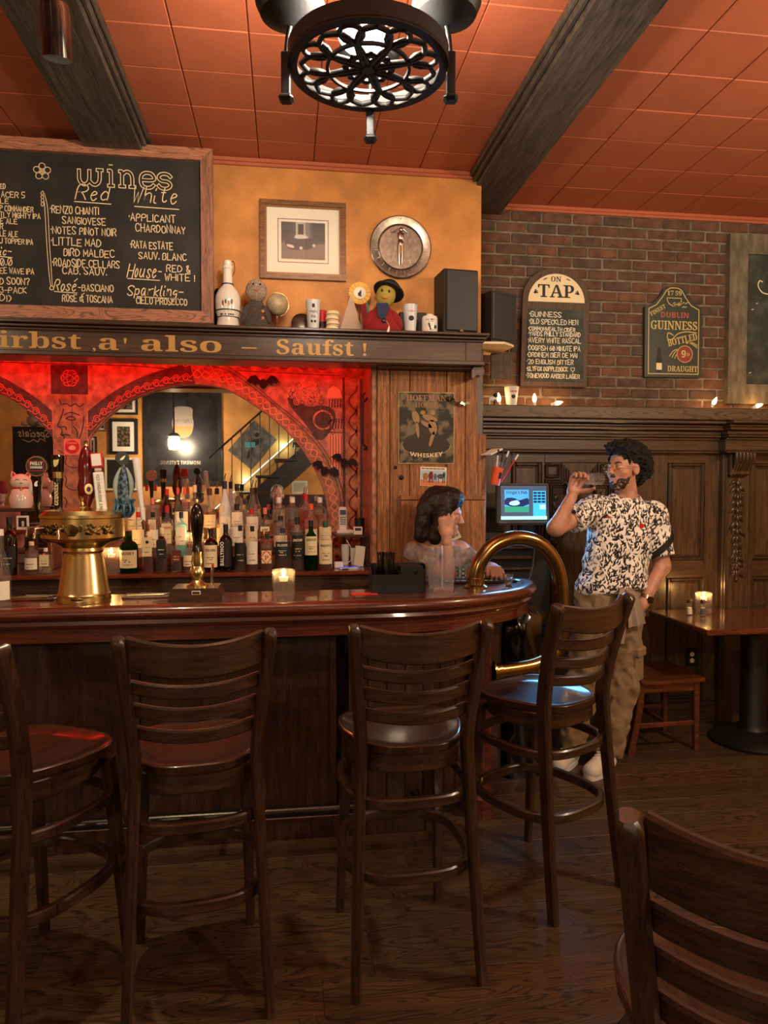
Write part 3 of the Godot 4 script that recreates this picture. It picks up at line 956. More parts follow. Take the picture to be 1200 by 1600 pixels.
func mid_line(a: Array, b: Array, f: float) -> Array:
	var out := []
	var la := length2(a)
	var lb := length2(b)
	for i in 41:
		var p: Vector2 = along(a, la * i / 40.0)[0]
		var q: Vector2 = along(b, lb * i / 40.0)[0]
		out.append(p.lerp(q, f))
	return out

func build_mural() -> void:
	mk("mural_base", Color(.86, .58, .49), .6, 0.0, T.paint, Vector3.ONE * 4.0, {"world": true})
	mk("mural_tan", Color(.8, .57, .42), .6, 0.0, T.paint, Vector3.ONE * 5.0, {"world": true})
	mk("mural_band", Color(.72, .5, .39), .55, 0.0, T.paint, Vector3.ONE * 5.0, {"world": true})
	mk("mural_dark", Color(.36, .24, .24), .55, 0.0, T.paint, Vector3.ONE * 5.0, {"world": true})
	mk("mural_line", Color(.92, .58, .44), .55)
	mk("mural_red_line", Color(.86, .36, .3), .55)
	mk("mural_ink", Color(.17, .1, .1), .55)
	mk("mural_rust", Color(.45, .13, .11), .55)
	var w := frame("wall_mural", "painted arched board round the back bar mirrors")
	var xf := Transform3D(Basis(), Vector3(0, 0, -4.36))
	var arch := spline2(ARCH.slice(1, 19), 4)
	arch.push_front(ARCH[0])
	arch.append(ARCH[19])
	var left := []
	for i in range(arch.size() - 1, -1, -1): left.append(Vector2(-2.484 - arch[i].x, arch[i].y))
	# board: a strip of columns above each opening, plus posts
	var poly := [Vector2(-3.2, 1.1), Vector2(-3.2, 2.345), Vector2(.496, 2.345), Vector2(.496, 1.1)]
	for i in range(arch.size() - 1, -1, -1): poly.append(arch[i])
	for i in range(left.size() - 1, -1, -1): poly.append(left[i])
	put(prism(S(), poly, -.03, 0.0, xf), "board", M.mural_base, w)
	struct(box_part("wall_mirror", Vector3(-3.2, 1.1, MIRROR_Z - .006), Vector3(.496, 2.345, MIRROR_Z), 0, M.mirror), "mirror behind the bottles inside the painted arches")
	var lR := spline2(ARCH.slice(8, 20), 3)
	var oR := spline2(OUT_R, 3)
	var lL := spline2(ARCH.slice(1, 9), 3)
	var oL := spline2(OUT_L, 3)
	var band := lR.duplicate()
	for i in range(oR.size() - 1, -1, -1): band.append(oR[i])
	patch(w, "painted_band", M.mural_band, band, xf)
	band = lL.duplicate()
	for i in range(oL.size() - 1, -1, -1): band.append(oL[i])
	patch(w, "painted_band", M.mural_dark, band, xf)
	var band2 := []
	for p in band: band2.append(Vector2(-2.484 - p.x, p.y))
	patch(w, "painted_band", M.mural_dark, band2, xf)
	paint(w, "painted_knot", M.mural_line, knot(mid_line(lR, oR, .42), .05, .022), .0055, xf)
	paint(w, "painted_outline", M.mural_ink, [oR, mid_line(lR, oR, .82)], .004, xf)
	var cl := curls(mid_line(lL, oL, .35), .058, .024)
	paint(w, "painted_knot", M.mural_red_line, cl, .005, xf)
	var cl2 := []
	for l in cl:
		var q := []
		for p in l: q.append(Vector2(-2.484 - p.x, p.y))
		cl2.append(q)
	paint(w, "painted_knot", M.mural_red_line, cl2, .005, xf)
	# top band of woven lines
	patch(w, "painted_band", M.mural_tan, [Vector2(-1.9, 2.262), Vector2(-.44, 2.25), Vector2(.3, 2.235), Vector2(.3, 2.345), Vector2(-1.9, 2.345)], xf, .00015)
	paint(w, "painted_knot", M.mural_red_line, knot([Vector2(-1.9, 2.303), Vector2(-.75, 2.298)], .06, .026), .005, xf)
	paint(w, "painted_knot", M.mural_red_line, knot([Vector2(-.75, 2.298), Vector2(-.58, 2.285), Vector2(-.42, 2.24), Vector2(-.31, 2.18)], .06, .024), .005, xf, .0009)
	paint(w, "painted_outline", M.mural_ink, [[Vector2(-1.9, 2.262), Vector2(-.9, 2.258), Vector2(-.62, 2.24)], [Vector2(-.3, 2.243), Vector2(.33, 2.225)]], .004, xf, .0008)
	var waves := []
	for i in 5:
		var x := -.26 + .115 * i
		waves.append(spline2([Vector2(x, 2.268), Vector2(x + .035, 2.262), Vector2(x + .07, 2.29), Vector2(x + .115, 2.305), Vector2(x + .15, 2.288)], 4))
	paint(w, "painted_waves", M.mural_rust, waves, .012, xf)
	# right border with flames
	patch(w, "painted_border", M.mural_tan, [Vector2(.365, 1.1), Vector2(.365, 2.2), Vector2(.452, 2.2), Vector2(.452, 1.1)], xf)
	paint(w, "painted_outline", M.mural_dark, [[Vector2(.356, 1.1), Vector2(.352, 2.21)], [Vector2(.46, 1.1), Vector2(.46, 2.21)]], .016, xf, .0007)
	patch(w, "painted_corner", M.mural_band, [Vector2(.345, 2.215), Vector2(.345, 2.34), Vector2(.49, 2.34), Vector2(.49, 2.205)], xf, .0009)
	waves = []
	for i in 9:
		var y := 2.12 - .125 * i
		waves.append(spline2([Vector2(.435, y + .045), Vector2(.425, y + .01), Vector2(.395, y - .02), Vector2(.385, y - .055), Vector2(.405, y - .085), Vector2(.432, y - .11), Vector2(.43, y - .135)], 4))
	paint(w, "painted_flames", M.mural_rust, waves, .011, xf)
	# spandrel: pipes, a heart shape, circles
	patch(w, "painted_heart", M.mural_dark, smooth2([Vector2(.205, 1.8), Vector2(.305, 1.93), Vector2(.3, 2.02), Vector2(.22, 2.05), Vector2(.14, 2.03), Vector2(.08, 2.06), Vector2(0.0, 2.1), Vector2(.03, 2.03), Vector2(.12, 1.93)], 2, true), xf, .0004)
	paint(w, "painted_ring", M.mural_base, [disc_pts(.056, 24, Vector2(.225, 1.955)) + [Vector2(.281, 1.955)]], .012, xf, .0008)
	var rg := []
	rng.seed = 31
	for i in 60:
		var c := Vector2(rng.randf_range(.02, .28), rng.randf_range(1.85, 2.17))
		if c.y > 1.85 + (.22 - c.x) * 1.0 and c.x + c.y > 2.05:
			var a := rng.randf() * TAU
			rg.append(smooth2([c, c + Vector2(cos(a), sin(a)) * .02, c + Vector2(cos(a + 1.2), sin(a + 1.2)) * .03, c + Vector2(cos(a + 2.2), sin(a + 2.2)) * .022], 2))
	paint(w, "painted_scrolls", M.mural_ink, rg, .003, xf, .0009)
	rg = []
	for i in 22:
		var c := Vector2(rng.randf_range(.05, .19), rng.randf_range(2.06, 2.17))
		rg.append(disc_pts(rng.randf_range(.008, .02), 12, c) + [c + Vector2(.012, 0)])
	paint(w, "painted_scrolls", M.mural_line, rg, .0035, xf, .001)
	patch(w, "painted_pipes", M.mural_line, [Vector2(.265, 1.68), Vector2(.262, 1.85), Vector2(.255, 1.87), Vector2(.345, 1.87), Vector2(.343, 1.6), Vector2(.31, 1.62)], xf, .0005)
	patch(w, "painted_pipes", M.mural_line, [Vector2(.248, 2.09), Vector2(.258, 2.14), Vector2(.29, 2.165), Vector2(.33, 2.14), Vector2(.344, 2.09)], xf, .0005)
	var ln := []
	for i in 5:
		var x := .27 + .017 * i
		ln.append([Vector2(x, 1.66 - .012 * i), Vector2(x, 1.865)])
		ln.append([Vector2(x, 1.9), Vector2(x, 1.965)])
		ln.append([Vector2(x - .004, 1.905), Vector2(x + .006, 1.96)])
		ln.append([Vector2(x - .01, 2.03), Vector2(x, 2.085)])
		ln.append([Vector2(x - .004, 2.035), Vector2(x - .008, 2.085)])
	ln.append([Vector2(.255, 1.88), Vector2(.347, 1.88)])
	paint(w, "painted_pipe_lines", M.mural_ink, ln, .004, xf, .0009)
	# the post between the arches: block with a rosette knot, and a carved-looking head
	patch(w, "painted_block", M.mural_dark, [Vector2(-1.345, 2.085), Vector2(-1.345, 2.255), Vector2(-1.14, 2.255), Vector2(-1.14, 2.085)], xf, .0007)
	ln = []
	for i in 6:
		var a := TAU * i / 6.0
		var c := Vector2(-1.24, 2.178) + Vector2(cos(a), sin(a)) * .022
		ln.append(disc_pts(.026, 16, c) + [c + Vector2(.026, 0)])
	paint(w, "painted_rosette", M.mural_red_line, ln, .0055, xf, .001)
	patch(w, "painted_post", M.mural_band, [Vector2(-1.335, 1.1), Vector2(-1.335, 2.08), Vector2(-1.15, 2.08), Vector2(-1.15, 1.1)], xf, .0005)
	ln = [
		[Vector2(-1.278, 2.00), Vector2(-1.285, 1.965), Vector2(-1.305, 1.92), Vector2(-1.315, 1.898), Vector2(-1.29, 1.89), Vector2(-1.285, 1.865), Vector2(-1.298, 1.85), Vector2(-1.275, 1.845), Vector2(-1.28, 1.82), Vector2(-1.26, 1.8), Vector2(-1.22, 1.8), Vector2(-1.19, 1.83), Vector2(-1.17, 1.9), Vector2(-1.165, 1.96)],
		[Vector2(-1.275, 1.965), Vector2(-1.24, 1.985), Vector2(-1.19, 1.965)], [Vector2(-1.265, 1.945), Vector2(-1.235, 1.96), Vector2(-1.205, 1.942), Vector2(-1.235, 1.932), Vector2(-1.265, 1.945)],
		[Vector2(-1.295, 1.895), Vector2(-1.27, 1.9), Vector2(-1.262, 1.88)], [Vector2(-1.292, 1.85), Vector2(-1.255, 1.852), Vector2(-1.245, 1.845)], [Vector2(-1.225, 1.9), Vector2(-1.2, 1.87), Vector2(-1.205, 1.835)],
		[Vector2(-1.3, 2.055), Vector2(-1.29, 2.02), Vector2(-1.26, 2.035), Vector2(-1.24, 2.012), Vector2(-1.21, 2.035), Vector2(-1.19, 2.01), Vector2(-1.165, 2.03)],
	]
	for i in ln.size(): ln[i] = smooth2(ln[i], 2)
	paint(w, "painted_head", M.mural_ink, ln, .0065, xf, .0011)
	ln = []
	for i in 5:
		var y := 1.76 - .13 * i
		ln.append(smooth2([Vector2(-1.31, y), Vector2(-1.26, y - .03), Vector2(-1.28, y - .08), Vector2(-1.22, y - .11), Vector2(-1.17, y - .07), Vector2(-1.19, y - .01)], 2))
	paint(w, "painted_folds", M.mural_ink, ln, .005, xf, .0011)
	paint(w, "board_joint", M.mural_ink, [[Vector2(-1.231, 2.345), Vector2(-1.231, 1.86)]], .003, xf, .0013)
	# red side of the alcove, its ceiling light strip and the black bracket on it
	struct(box_part("wall_alcove_side", Vector3(.47, 1.1, -4.36), Vector3(.4975, 2.345, -3.9), .003, M.mural_band), "painted side board of the bar alcove")
	struct(box_part("wall_alcove_end", Vector3(-3.25, 0, -4.45), Vector3(-3.2, 2.345, -3.93), 0, M.mural_band), "far end board of the bar alcove")
	var k := thing("wall_bracket", "slim black bracket on the red alcove side", "bracket", Vector3(.47, 0, -4.1))
	var s := S()
	tube(s, [Vector3(-.002, 2.06, 0), Vector3(-.03, 2.03, 0), Vector3(-.03, 1.8, 0), Vector3(-.002, 1.77, 0)], .007, 8)
	put(s, "bar", M.black_plastic, k)
	put(bx(S(), Vector3(-.012, 1.765, 0.0), Vector3(.024, .012, .03), .003), "foot", M.black_plastic, k)
	put(tube(S(), [Vector3(-.02, 2.045, 0), Vector3(-.028, 2.075, .005), Vector3(-.014, 2.09, 0)], .004, 6), "hook", M.black_plastic, k)
	var led := thing("led_strip", "red light strip hidden above the painted arch", "light strip", Vector3(-1.35, 2.335, -3.99))
	put(bx(S(), Vector3(0, 0, 0), Vector3(3.6, .012, .02), .002), "led_diffuser", mk("led_red", Color(.9, .1, .1), .4, 0, null, Vector3.ONE, {"emit": Color(1, .03, .05), "power": 2.0}), led)
	for i in 3:
		var a := AreaLight3D.new()
		a.name = "led_glow"
		led.add_child(a, true)
		a.area_size = Vector2(1.2, .02)
		a.position = Vector3(-1.2 + 1.2 * i, -.01, 0)
		a.rotation.x = deg_to_rad(-22)
		a.light_color = Color(1.0, .055, .07)
		a.light_energy = G.led
		a.area_range = 9.0
		a.shadow_enabled = true
	for e in [["bat_cutout", Vector3(-.132, 2.165, -4.345), .21, 0.0, "black paper bat high on the arch band"], ["bat_cutout", Vector3(.235, 1.643, -4.345), .2, -.42, "black paper bat hanging low on the arch band"], ["bat_cutout", Vector3(.352, 1.693, -4.335), .19, -.32, "black paper bat by the flame border"]]:
		var b := thing(e[0], e[4], "bat", e[1], 0.0, "paper bats on the mural")
		b.rotation.z = e[3]
		bat(b, e[2], M.black_matte)

func bat(par: Node, w: float, m: Material) -> void:
	var half := [Vector2(0, .1), Vector2(.03, .16), Vector2(.06, .1), Vector2(.12, .12), Vector2(.22, .24), Vector2(.36, .2), Vector2(.5, .02), Vector2(.44, .05), Vector2(.38, -.02), Vector2(.3, .04), Vector2(.23, -.05), Vector2(.15, .02), Vector2(.08, -.1), Vector2(0.0, -.16)]
	for sg in [1.0, -1.0]:
		var pts := []
		for p in half: pts.append(Vector2(p.x * sg, p.y) * w)
		put(prism(S(), pts, 0.0, .002, Transform3D(Basis(Vector3.UP, -.25 * sg), Vector3.ZERO)), "wing", m, par)
	put(ell(S(), Vector3(0, 0, .002), Vector3(.045, .13, .02) * w, 8, 6), "body", m, par)
# ---------------------------------------------------------------- header, back bar, bar, stools
func build_header() -> void:
	var h := frame("trim_header", "carved wooden header beam with gold lettering over the back bar")
	var x1 := 1.05
	box_part("beam_body", Vector3(-3.2, 2.215, -3.93), Vector3(x1, 2.33, -3.745), .004, M.header_wood, h)
	for e in [[2.198, 2.222, -3.728, .012], [2.322, 2.335, -3.735, .01], [2.335, 2.35, -3.718, .02], [2.35, 2.366, -3.695, .03]]:
		box_part("moulding", Vector3(-3.2, e[0], -3.93), Vector3(x1 + e[3], e[1], e[2]), .004, M.header_wood, h)
	box_part("moulding", Vector3(-3.2, 2.318, -3.746), Vector3(.965, 2.326, -3.741), .002, M.header_wood, h)
	box_part("moulding", Vector3(.957, 2.228, -3.746), Vector3(.965, 2.318, -3.741), .002, M.header_wood, h)
	var s := S()
	prism(s, smooth2([Vector2(0, 0), Vector2(.06, 0.0), Vector2(.075, -.03), Vector2(.05, -.055), Vector2(.03, -.04), Vector2(0.0, -.075)], 1, true), -.03, .03, Transform3D(Basis(), Vector3(1.0, 2.2, -3.8)))
	put(s, "end_scroll", M.header_wood, h)
	# underside shadow board between header and planks
	box_part("soffit", Vector3(.498, 2.19, -3.905), Vector3(1.066, 2.215, -3.8), .002, M.header_wood, h)
	s = S()
	var f := font("Droid Serif", 700)
	for e in [["S", -1.6, .082, 2.232, .1], ["t", -1.475, .075, 2.234, .05], ["irbst", -1.395, .078, 2.234, .385], [",", -.955, .05, 2.222, .015], ["a", -.925, .078, 2.234, .095], ["'", -.805, .07, 2.268, .016], ["also", -.72, .078, 2.234, .395], ["Saufst", -.045, .078, 2.234, .4]]:
		var xf := Transform3D(Basis(), Vector3(e[1], e[3], -3.7445))
		text(s, e[0], e[2], xf, f, 1, 0.0, .004, 1.25, 0.0, e[4])
	bx(s, Vector3(-.185, 2.262, -3.744), Vector3(.075, .006, .003))
	text(s, "!", .066, Transform3D(Basis(), Vector3(.405, 2.236, -3.7445)), f, 1, 0.0, .004, 1.1)
	put(s, "gold_lettering", M.gold_paint, h, "carved gold lettering")

func build_back_bar() -> void:
	var b := thing("back_bar_counter", "dark wooden back bar counter with stepped bottle shelves", "counter", Vector3(0, 0, 0))
	box_part("counter_top", Vector3(-3.2, 1.075, -4.355), Vector3(.496, 1.1, -3.765), .006, M.bar_wood, b)
	box_part("drawer_front", Vector3(-3.2, .965, -3.82), Vector3(.496, 1.075, -3.8), .004, M.header_wood, b)
	box_part("ledge", Vector3(-3.2, .952, -3.86), Vector3(.496, .966, -3.785), .004, M.header_wood, b)
	box_part("carcass", Vector3(-3.2, 0.0, -4.355), Vector3(.496, .952, -3.95), 0, M.black_matte, b)
	for x in [-1.25, .46]:
		box_part("upright", Vector3(x, 0.0, -3.95), Vector3(x + .05, .955, -3.84), .003, M.header_wood, b)
	box_part("step_shelf", Vector3(-.985, 1.1, -4.3), Vector3(.268, 1.17, -3.945), .004, M.bar_wood, b)
	box_part("step_shelf", Vector3(-.985, 1.17, -4.3), Vector3(.268, 1.24, -4.095), .004, M.bar_wood, b)
	# small shelf at the right with the telephone
	box_part("side_shelf", Vector3(.275, 1.262, -4.3), Vector3(.47, 1.276, -4.0), .003, M.header_wood, b)
	box_part("side_shelf_upright", Vector3(.448, 1.1, -4.02), Vector3(.47, 1.262, -4.0), .003, M.header_wood, b)

var OUT := []   # the bar's outer edge, seen from above (x, z)

func edge_offset(d: float) -> Array:
	var n := OUT.size()
	var r := []
	for i in n:
		var t: Vector2 = (OUT[mini(i + 1, n - 1)] - OUT[maxi(i - 1, 0)]).normalized()
		r.append(OUT[i] + Vector2(-t.y, t.x) * d)
	return r

func build_bar() -> void:
	var base := [Vector2(-2.9, -2.935), Vector2(-1.6, -2.935), Vector2(-.4, -2.935), Vector2(.15, -2.937), Vector2(.45, -2.945), Vector2(.7, -2.985), Vector2(.93, -3.085), Vector2(1.1, -3.215), Vector2(1.205, -3.36), Vector2(1.245, -3.49), Vector2(1.225, -3.55), Vector2(1.16, -3.58), Vector2(1.06, -3.585)]
	OUT = []
	for p in spline2([base[2], base[3], base[4], base[5], base[6], base[7], base[8], base[9], base[10], base[11], base[12]], 6): OUT.append(p)
	OUT.push_front(base[1])
	OUT.push_front(base[0])
	var b := thing("bar_counter", "long polished mahogany bar with a rounded end", "bar", Vector3.ZERO)
	# top
	var inner := edge_offset(-.055)
	var poly := []
	for p in inner: poly.append(p)
	poly.append(Vector2(.7, -3.53)); poly.append(Vector2(.55, -3.45)); poly.append(Vector2(.42, -3.3)); poly.append(Vector2(-2.9, -3.28))
	var flat := []
	for p in poly: flat.append(Vector2(p.x, -p.y))
	# prism lies in xy; turn it so that its z is up
	put(prism(S(), flat, 1.035, 1.068, Transform3D(Basis(Vector3(1, 0, 0), Vector3(0, 0, -1), Vector3(0, 1, 0)), Vector3.ZERO)), "counter_top", M.bar_wood, b)
	# rolled edge, apron mouldings and body swept along the outer line
	band_part(b, "rolled_edge", M.bar_edge, [Vector2(-.058, 1.068), Vector2(-.05, 1.0705), Vector2(-.028, 1.073), Vector2(-.008, 1.0725), Vector2(.006, 1.068), Vector2(.016, 1.058), Vector2(.02, 1.043), Vector2(.016, 1.028), Vector2(.004, 1.018), Vector2(-.012, 1.012), Vector2(-.06, 1.01)])
	band_part(b, "apron_moulding", M.bar_edge, [Vector2(-.012, 1.012), Vector2(-.008, .998), Vector2(-.014, .986), Vector2(-.022, .98), Vector2(-.022, .972), Vector2(-.05, .972)])
	band_part(b, "apron", M.bar_edge, [Vector2(-.03, .974), Vector2(-.028, .926), Vector2(-.036, .92), Vector2(-.14, .918)])
	# body panels: wide on the straight run, staves round the end
	var line := edge_offset(-.17)
	var xs := [-2.9, -1.55, -.62, .2]
	for i in 3:
		box_part("front_panel", Vector3(xs[i] + .002, .1, -3.14), Vector3(xs[i + 1] - .002, .92, -3.105), .003, M.bar_front, b)
	box_part("batten", Vector3(.185, .1, -3.12), Vector3(.215, .92, -3.098), .003, M.bar_front_b, b)
	var L := length2(line)
	var d := 0.0
	var start := 0.0
	for i in line.size():
		if line[i].x >= .215:
			start = length2(line.slice(0, i + 1))
			break
	d = start
	var idx := 0
	while d < L - .25:
		var p := along(line, d)
		var q := along(line, d + .085)
		var c: Vector2 = (p[0] + q[0]) * .5
		var t: Vector2 = (q[0] - p[0]).normalized()
		var o := put_mesh(box_mesh(Vector3(.0835, .82, .026), .003), "stave", M["bar_front" if idx % 3 else "bar_front_b"], b)
		o.position = Vector3(c.x, .51, c.y)
		o.rotation.y = atan2(-t.y, t.x)
		d += .085
		idx += 1
	box_part("plinth", Vector3(-2.9, 0.0, -3.16), Vector3(.62, .1, -3.09), .004, M.bar_front_b, b)
	# rounded post at the end of the bar front
	var s := S()
	lathe(s, [Vector2(0, 0), Vector2(.062, 0), Vector2(.062, .1), Vector2(.05, .115), Vector2(.05, .86), Vector2(.058, .88), Vector2(.058, .92), Vector2(0, .92)], 20, Transform3D(Basis(), Vector3(.9, 0, -3.2)))
	put(s, "end_post", M.bar_edge, b)
	# dark back of the bar
	box_part("back_panel", Vector3(-2.9, 0.0, -3.26), Vector3(.4, 1.03, -3.23), 0, M.bar_front_b, b)
	# foot rail
	s = S()
	tube(s, spline3([Vector3(-2.8, .2, -2.93), Vector3(-1.2, .2, -2.93), Vector3(.38, .2, -2.93), Vector3(.5, .2, -2.935), Vector3(.555, .19, -2.97), Vector3(.565, .18, -3.08)], 6), .022, 12)
	put(s, "foot_rail", M.rail_steel, b, "metal foot rail along the bar")
	for x in [-1.6, -.3]: put(tube(S(), [Vector3(x, .2, -2.93), Vector3(x, .16, -3.09)], .012, 8), "foot_rail_bracket", M.iron, b)
	# coat hook under the apron
	s = S()
	tube(s, spline3([Vector3(-.665, .9, -3.1), Vector3(-.665, .885, -3.07), Vector3(-.67, .86, -3.055), Vector3(-.672, .848, -3.035), Vector3(-.674, .858, -3.022)], 5), .0035, 8)
	tube(s, [Vector3(-.665, .885, -3.08), Vector3(-.66, .905, -3.055)], .0035, 8)
	bx(s, Vector3(-.665, .885, -3.1), Vector3(.02, .045, .006), .002)
	put(s, "coat_hook", M.chrome, b)
	# brass service rail looping from the bar top over its end and back into the post
	var r := thing("brass_service_rail", "thick curved brass rail looping over the rounded bar end", "rail", Vector3(0, 0, 0))
	s = S()
	var pts := spline3([Vector3(.893, 1.07, -3.28), Vector3(.897, 1.14, -3.28), Vector3(.92, 1.2, -3.28), Vector3(.975, 1.262, -3.285), Vector3(1.05, 1.295, -3.29), Vector3(1.125, 1.301, -3.295), Vector3(1.205, 1.278, -3.3), Vector3(1.27, 1.222, -3.305), Vector3(1.313, 1.14, -3.31), Vector3(1.33, 1.04, -3.31), Vector3(1.335, .9, -3.31), Vector3(1.33, .8, -3.31), Vector3(1.285, .722, -3.3), Vector3(1.2, .688, -3.28), Vector3(1.1, .678, -3.255), Vector3(.96, .675, -3.22)], 4)
	tube(s, pts, .036, 18)
	put(s, "rail_tube", M.old_brass, r)
	s = S()
	lathe(s, [Vector2(0, 0), Vector2(.056, 0), Vector2(.056, .006), Vector2(.046, .012), Vector2(.041, .016), Vector2(.041, .045), Vector2(.037, .05), Vector2(.036, .05)], 24, Transform3D(Basis(), Vector3(.893, 1.069, -3.28)))
	put(s, "flange", M.old_brass, r)
	s = S()
	var dirv := Vector3(1, 0.0, -.25).normalized()
	tube(s, [Vector3(.95, .675, -3.218), Vector3(.95, .675, -3.218) + dirv * .012], .056, 20)
	tube(s, [Vector3(.95, .675, -3.218) + dirv * .012, Vector3(.95, .675, -3.218) + dirv * .05], .041, 20)
	put(s, "flange", M.old_brass, r)

func band_part(par: Node, called: String, m: Material, prof: Array) -> void:
	var s := S()
	var rows := []
	for p in prof:
		var r := []
		for q in edge_offset(p.x): r.append(Vector3(q.x, p.y, q.y))
		rows.append(r)
	var grp := 1
	for i in prof.size() - 1:
		if i > 0:
			var a: Vector2 = prof[i] - prof[i - 1]
			var c: Vector2 = prof[i + 1] - prof[i]
			if absf(a.angle_to(c)) > .7: grp += 1
		s.set_smooth_group(grp)
		var d: Vector2 = prof[i + 1] - prof[i]
		# profile runs from the top inside, out and down: outward is to its left
		var nrm := Vector2(-d.y, d.x)
		for k in OUT.size() - 1:
			var t: Vector2 = (OUT[k + 1] - OUT[k]).normalized()
			var side := Vector2(-t.y, t.x)
			oq(s, rows[i][k], rows[i][k + 1], rows[i + 1][k + 1], rows[i + 1][k], Vector3(side.x * nrm.x, nrm.y, side.y * nrm.x))
	put(s, called, m, par)

func make_stool(label: String, at: Vector3, turn: float) -> Node3D:
	# local axes: the sitter faces -z
	var t := thing("bar_stool", label, "bar stool", at, turn, "ladder-back bar stools")
	for sx in [-1.0, 1.0]:
		# rear post: foot, seat level, top
		var pts := spline3([Vector3(.2, 0.0, .245), Vector3(.186, .35, .205), Vector3(.174, .66, .175), Vector3(.172, .78, .172), Vector3(.188, .95, .205), Vector3(.206, 1.132, .26)], 5)
		var q := []
		var sc := []
		for i in pts.size():
			q.append(Vector3(pts[i].x * sx, pts[i].y, pts[i].z))
			var f: float = float(i) / (pts.size() - 1)
			sc.append(Vector2(lerpf(.8, 1.0, minf(f * 2.0, 1.0)) - .12 * maxf(0, f - .6), lerpf(.75, 1.0, minf(f * 2.0, 1.0)) - .3 * maxf(0, f - .6)))
		q.append(q[-1] + Vector3(.001 * sx, .01, .003))
		sc.append(sc[-1] * .6)
		put(sweep(S(), q, rrect(.036, .054, .008), Vector3(0, 0, 1), sc, false), "leg", M.stool_wood, t)
		# front leg
		q = [Vector3(.185 * sx, 0.0, -.215), Vector3(.172 * sx, .4, -.185), Vector3(.16 * sx, .69, -.16)]
		put(sweep(S(), q, rrect(.038, .04, .006), Vector3(0, 0, 1), [Vector2(.75, .75), Vector2(.95, .95), Vector2(1, 1)]), "leg", M.stool_wood, t)
	# seat: a saddle outline with softened edge
	var out := []
	for i in 40:
		var a := TAU * i / 40.0
		var p := Vector2(signf(cos(a)) * pow(absf(cos(a)), .55) * .205, signf(sin(a)) * pow(absf(sin(a)), .6) * .205)
		if p.y < 0: p.x *= 1.03
		else: p.x *= 1.0 - .28 * p.y / .205
		out.append(p)
	var s := S()
	var rings := [[0.0, .735, .62], [.001, .738, .8], [.003, .749, .93], [0.0, .752, .975], [0, .746, 1.0], [0, .728, 1.0], [0, .722, .985], [0, .722, 0.0]]
	for j in rings.size() - 1:
		s.set_smooth_group(1 if j < 4 else j + 1)
		for i in 40:
			var i2 := (i + 1) % 40
			var a: Array = rings[j]
			var b: Array = rings[j + 1]
			var mid := Vector3(out[i].x, 0, out[i].y)
			oq(s, Vector3(out[i].x * a[2], a[1], out[i].y * a[2]), Vector3(out[i2].x * a[2], a[1], out[i2].y * a[2]), Vector3(out[i2].x * b[2], b[1], out[i2].y * b[2]), Vector3(out[i].x * b[2], b[1], out[i].y * b[2]), Vector3.UP if j < 3 else (mid if j < 6 else Vector3.DOWN))
	s.set_smooth_group(1)
	for i in 40:
		ot(s, Vector3(0, .733, 0), Vector3(out[i].x * .62, .735, out[i].y * .62), Vector3(out[(i + 1) % 40].x * .62, .735, out[(i + 1) % 40].y * .62), Vector3.UP)
	put(s, "seat", M.seat_wood, t)
	# apron under the seat, bent
	hoop(t, "apron", .175, .178, .69, .062, .018)
	hoop(t, "foot_ring", .205, .212, .575, .034, .024)
	hoop(t, "foot_ring", .205, .22, .345, .036, .026)
	# back slats
	for e in [[1.07, .094, .236, .19, .024], [.978, .04, .207, .178, .014], [.91, .04, .19, .17, .012], [.843, .038, .176, .164, .01]]:
		var pts := []
		for k in 13:
			var f := -1.0 + 2.0 * k / 12.0
			pts.append(Vector3(e[3] * f, e[0] + e[4] * f * f, e[2] + .055 * (1.0 - f * f)))
		put(sweep(S(), pts, rrect(.018, e[1], .005), Vector3.UP, null), "top_rail" if e[1] > .05 else "back_slat", M.stool_wood_u, t)
	return t

func hoop(t: Node, called: String, rx: float, rz: float, y: float, h: float, w: float) -> void:
	var pts := []
	for i in 37:
		var a := TAU * i / 36.0 + .3
		pts.append(Vector3(signf(cos(a)) * pow(absf(cos(a)), .7) * rx, y, signf(sin(a)) * pow(absf(sin(a)), .7) * rz))
	put(sweep(S(), pts, rrect(w, h, .005), Vector3.UP, null, false, false), called, M.stool_wood_u, t)

func build_stools() -> void:
	var specs := [
		["dark wooden bar stool turned sideways, cut off at the picture edge beside the tap tower", Vector3(-.785, 0, -2.275), -30.0],
		["dark ladder-back bar stool in front of the wooden hand pump", Vector3(-.285, 0, -2.27), 8.0],
		["dark ladder-back bar stool in front of the black straw caddy", Vector3(.385, 0, -2.335), 3.5],
		["dark bar stool angled to the bar end in front of the standing man", Vector3(.985, 0, -2.665), 29.0],
		["dark bar stool closest to the viewer with only its back showing", Vector3(.715, 0, -.975), -24.0],
	]
	for e in specs:
		make_stool(e[0], e[1], deg_to_rad(e[2]))
# ---------------------------------------------------------------- lamps
func omni(par: Node, at: Vector3, col: Color, e: float, size := .02, called := "lamp_light") -> OmniLight3D:
	var l := OmniLight3D.new()
	l.name = called
	par.add_child(l, true)
	l.position = at
	l.light_color = col
	l.light_energy = e
	l.light_size = size
	l.omni_range = 14.0
	l.omni_attenuation = 2.0
	l.shadow_enabled = true
	return l

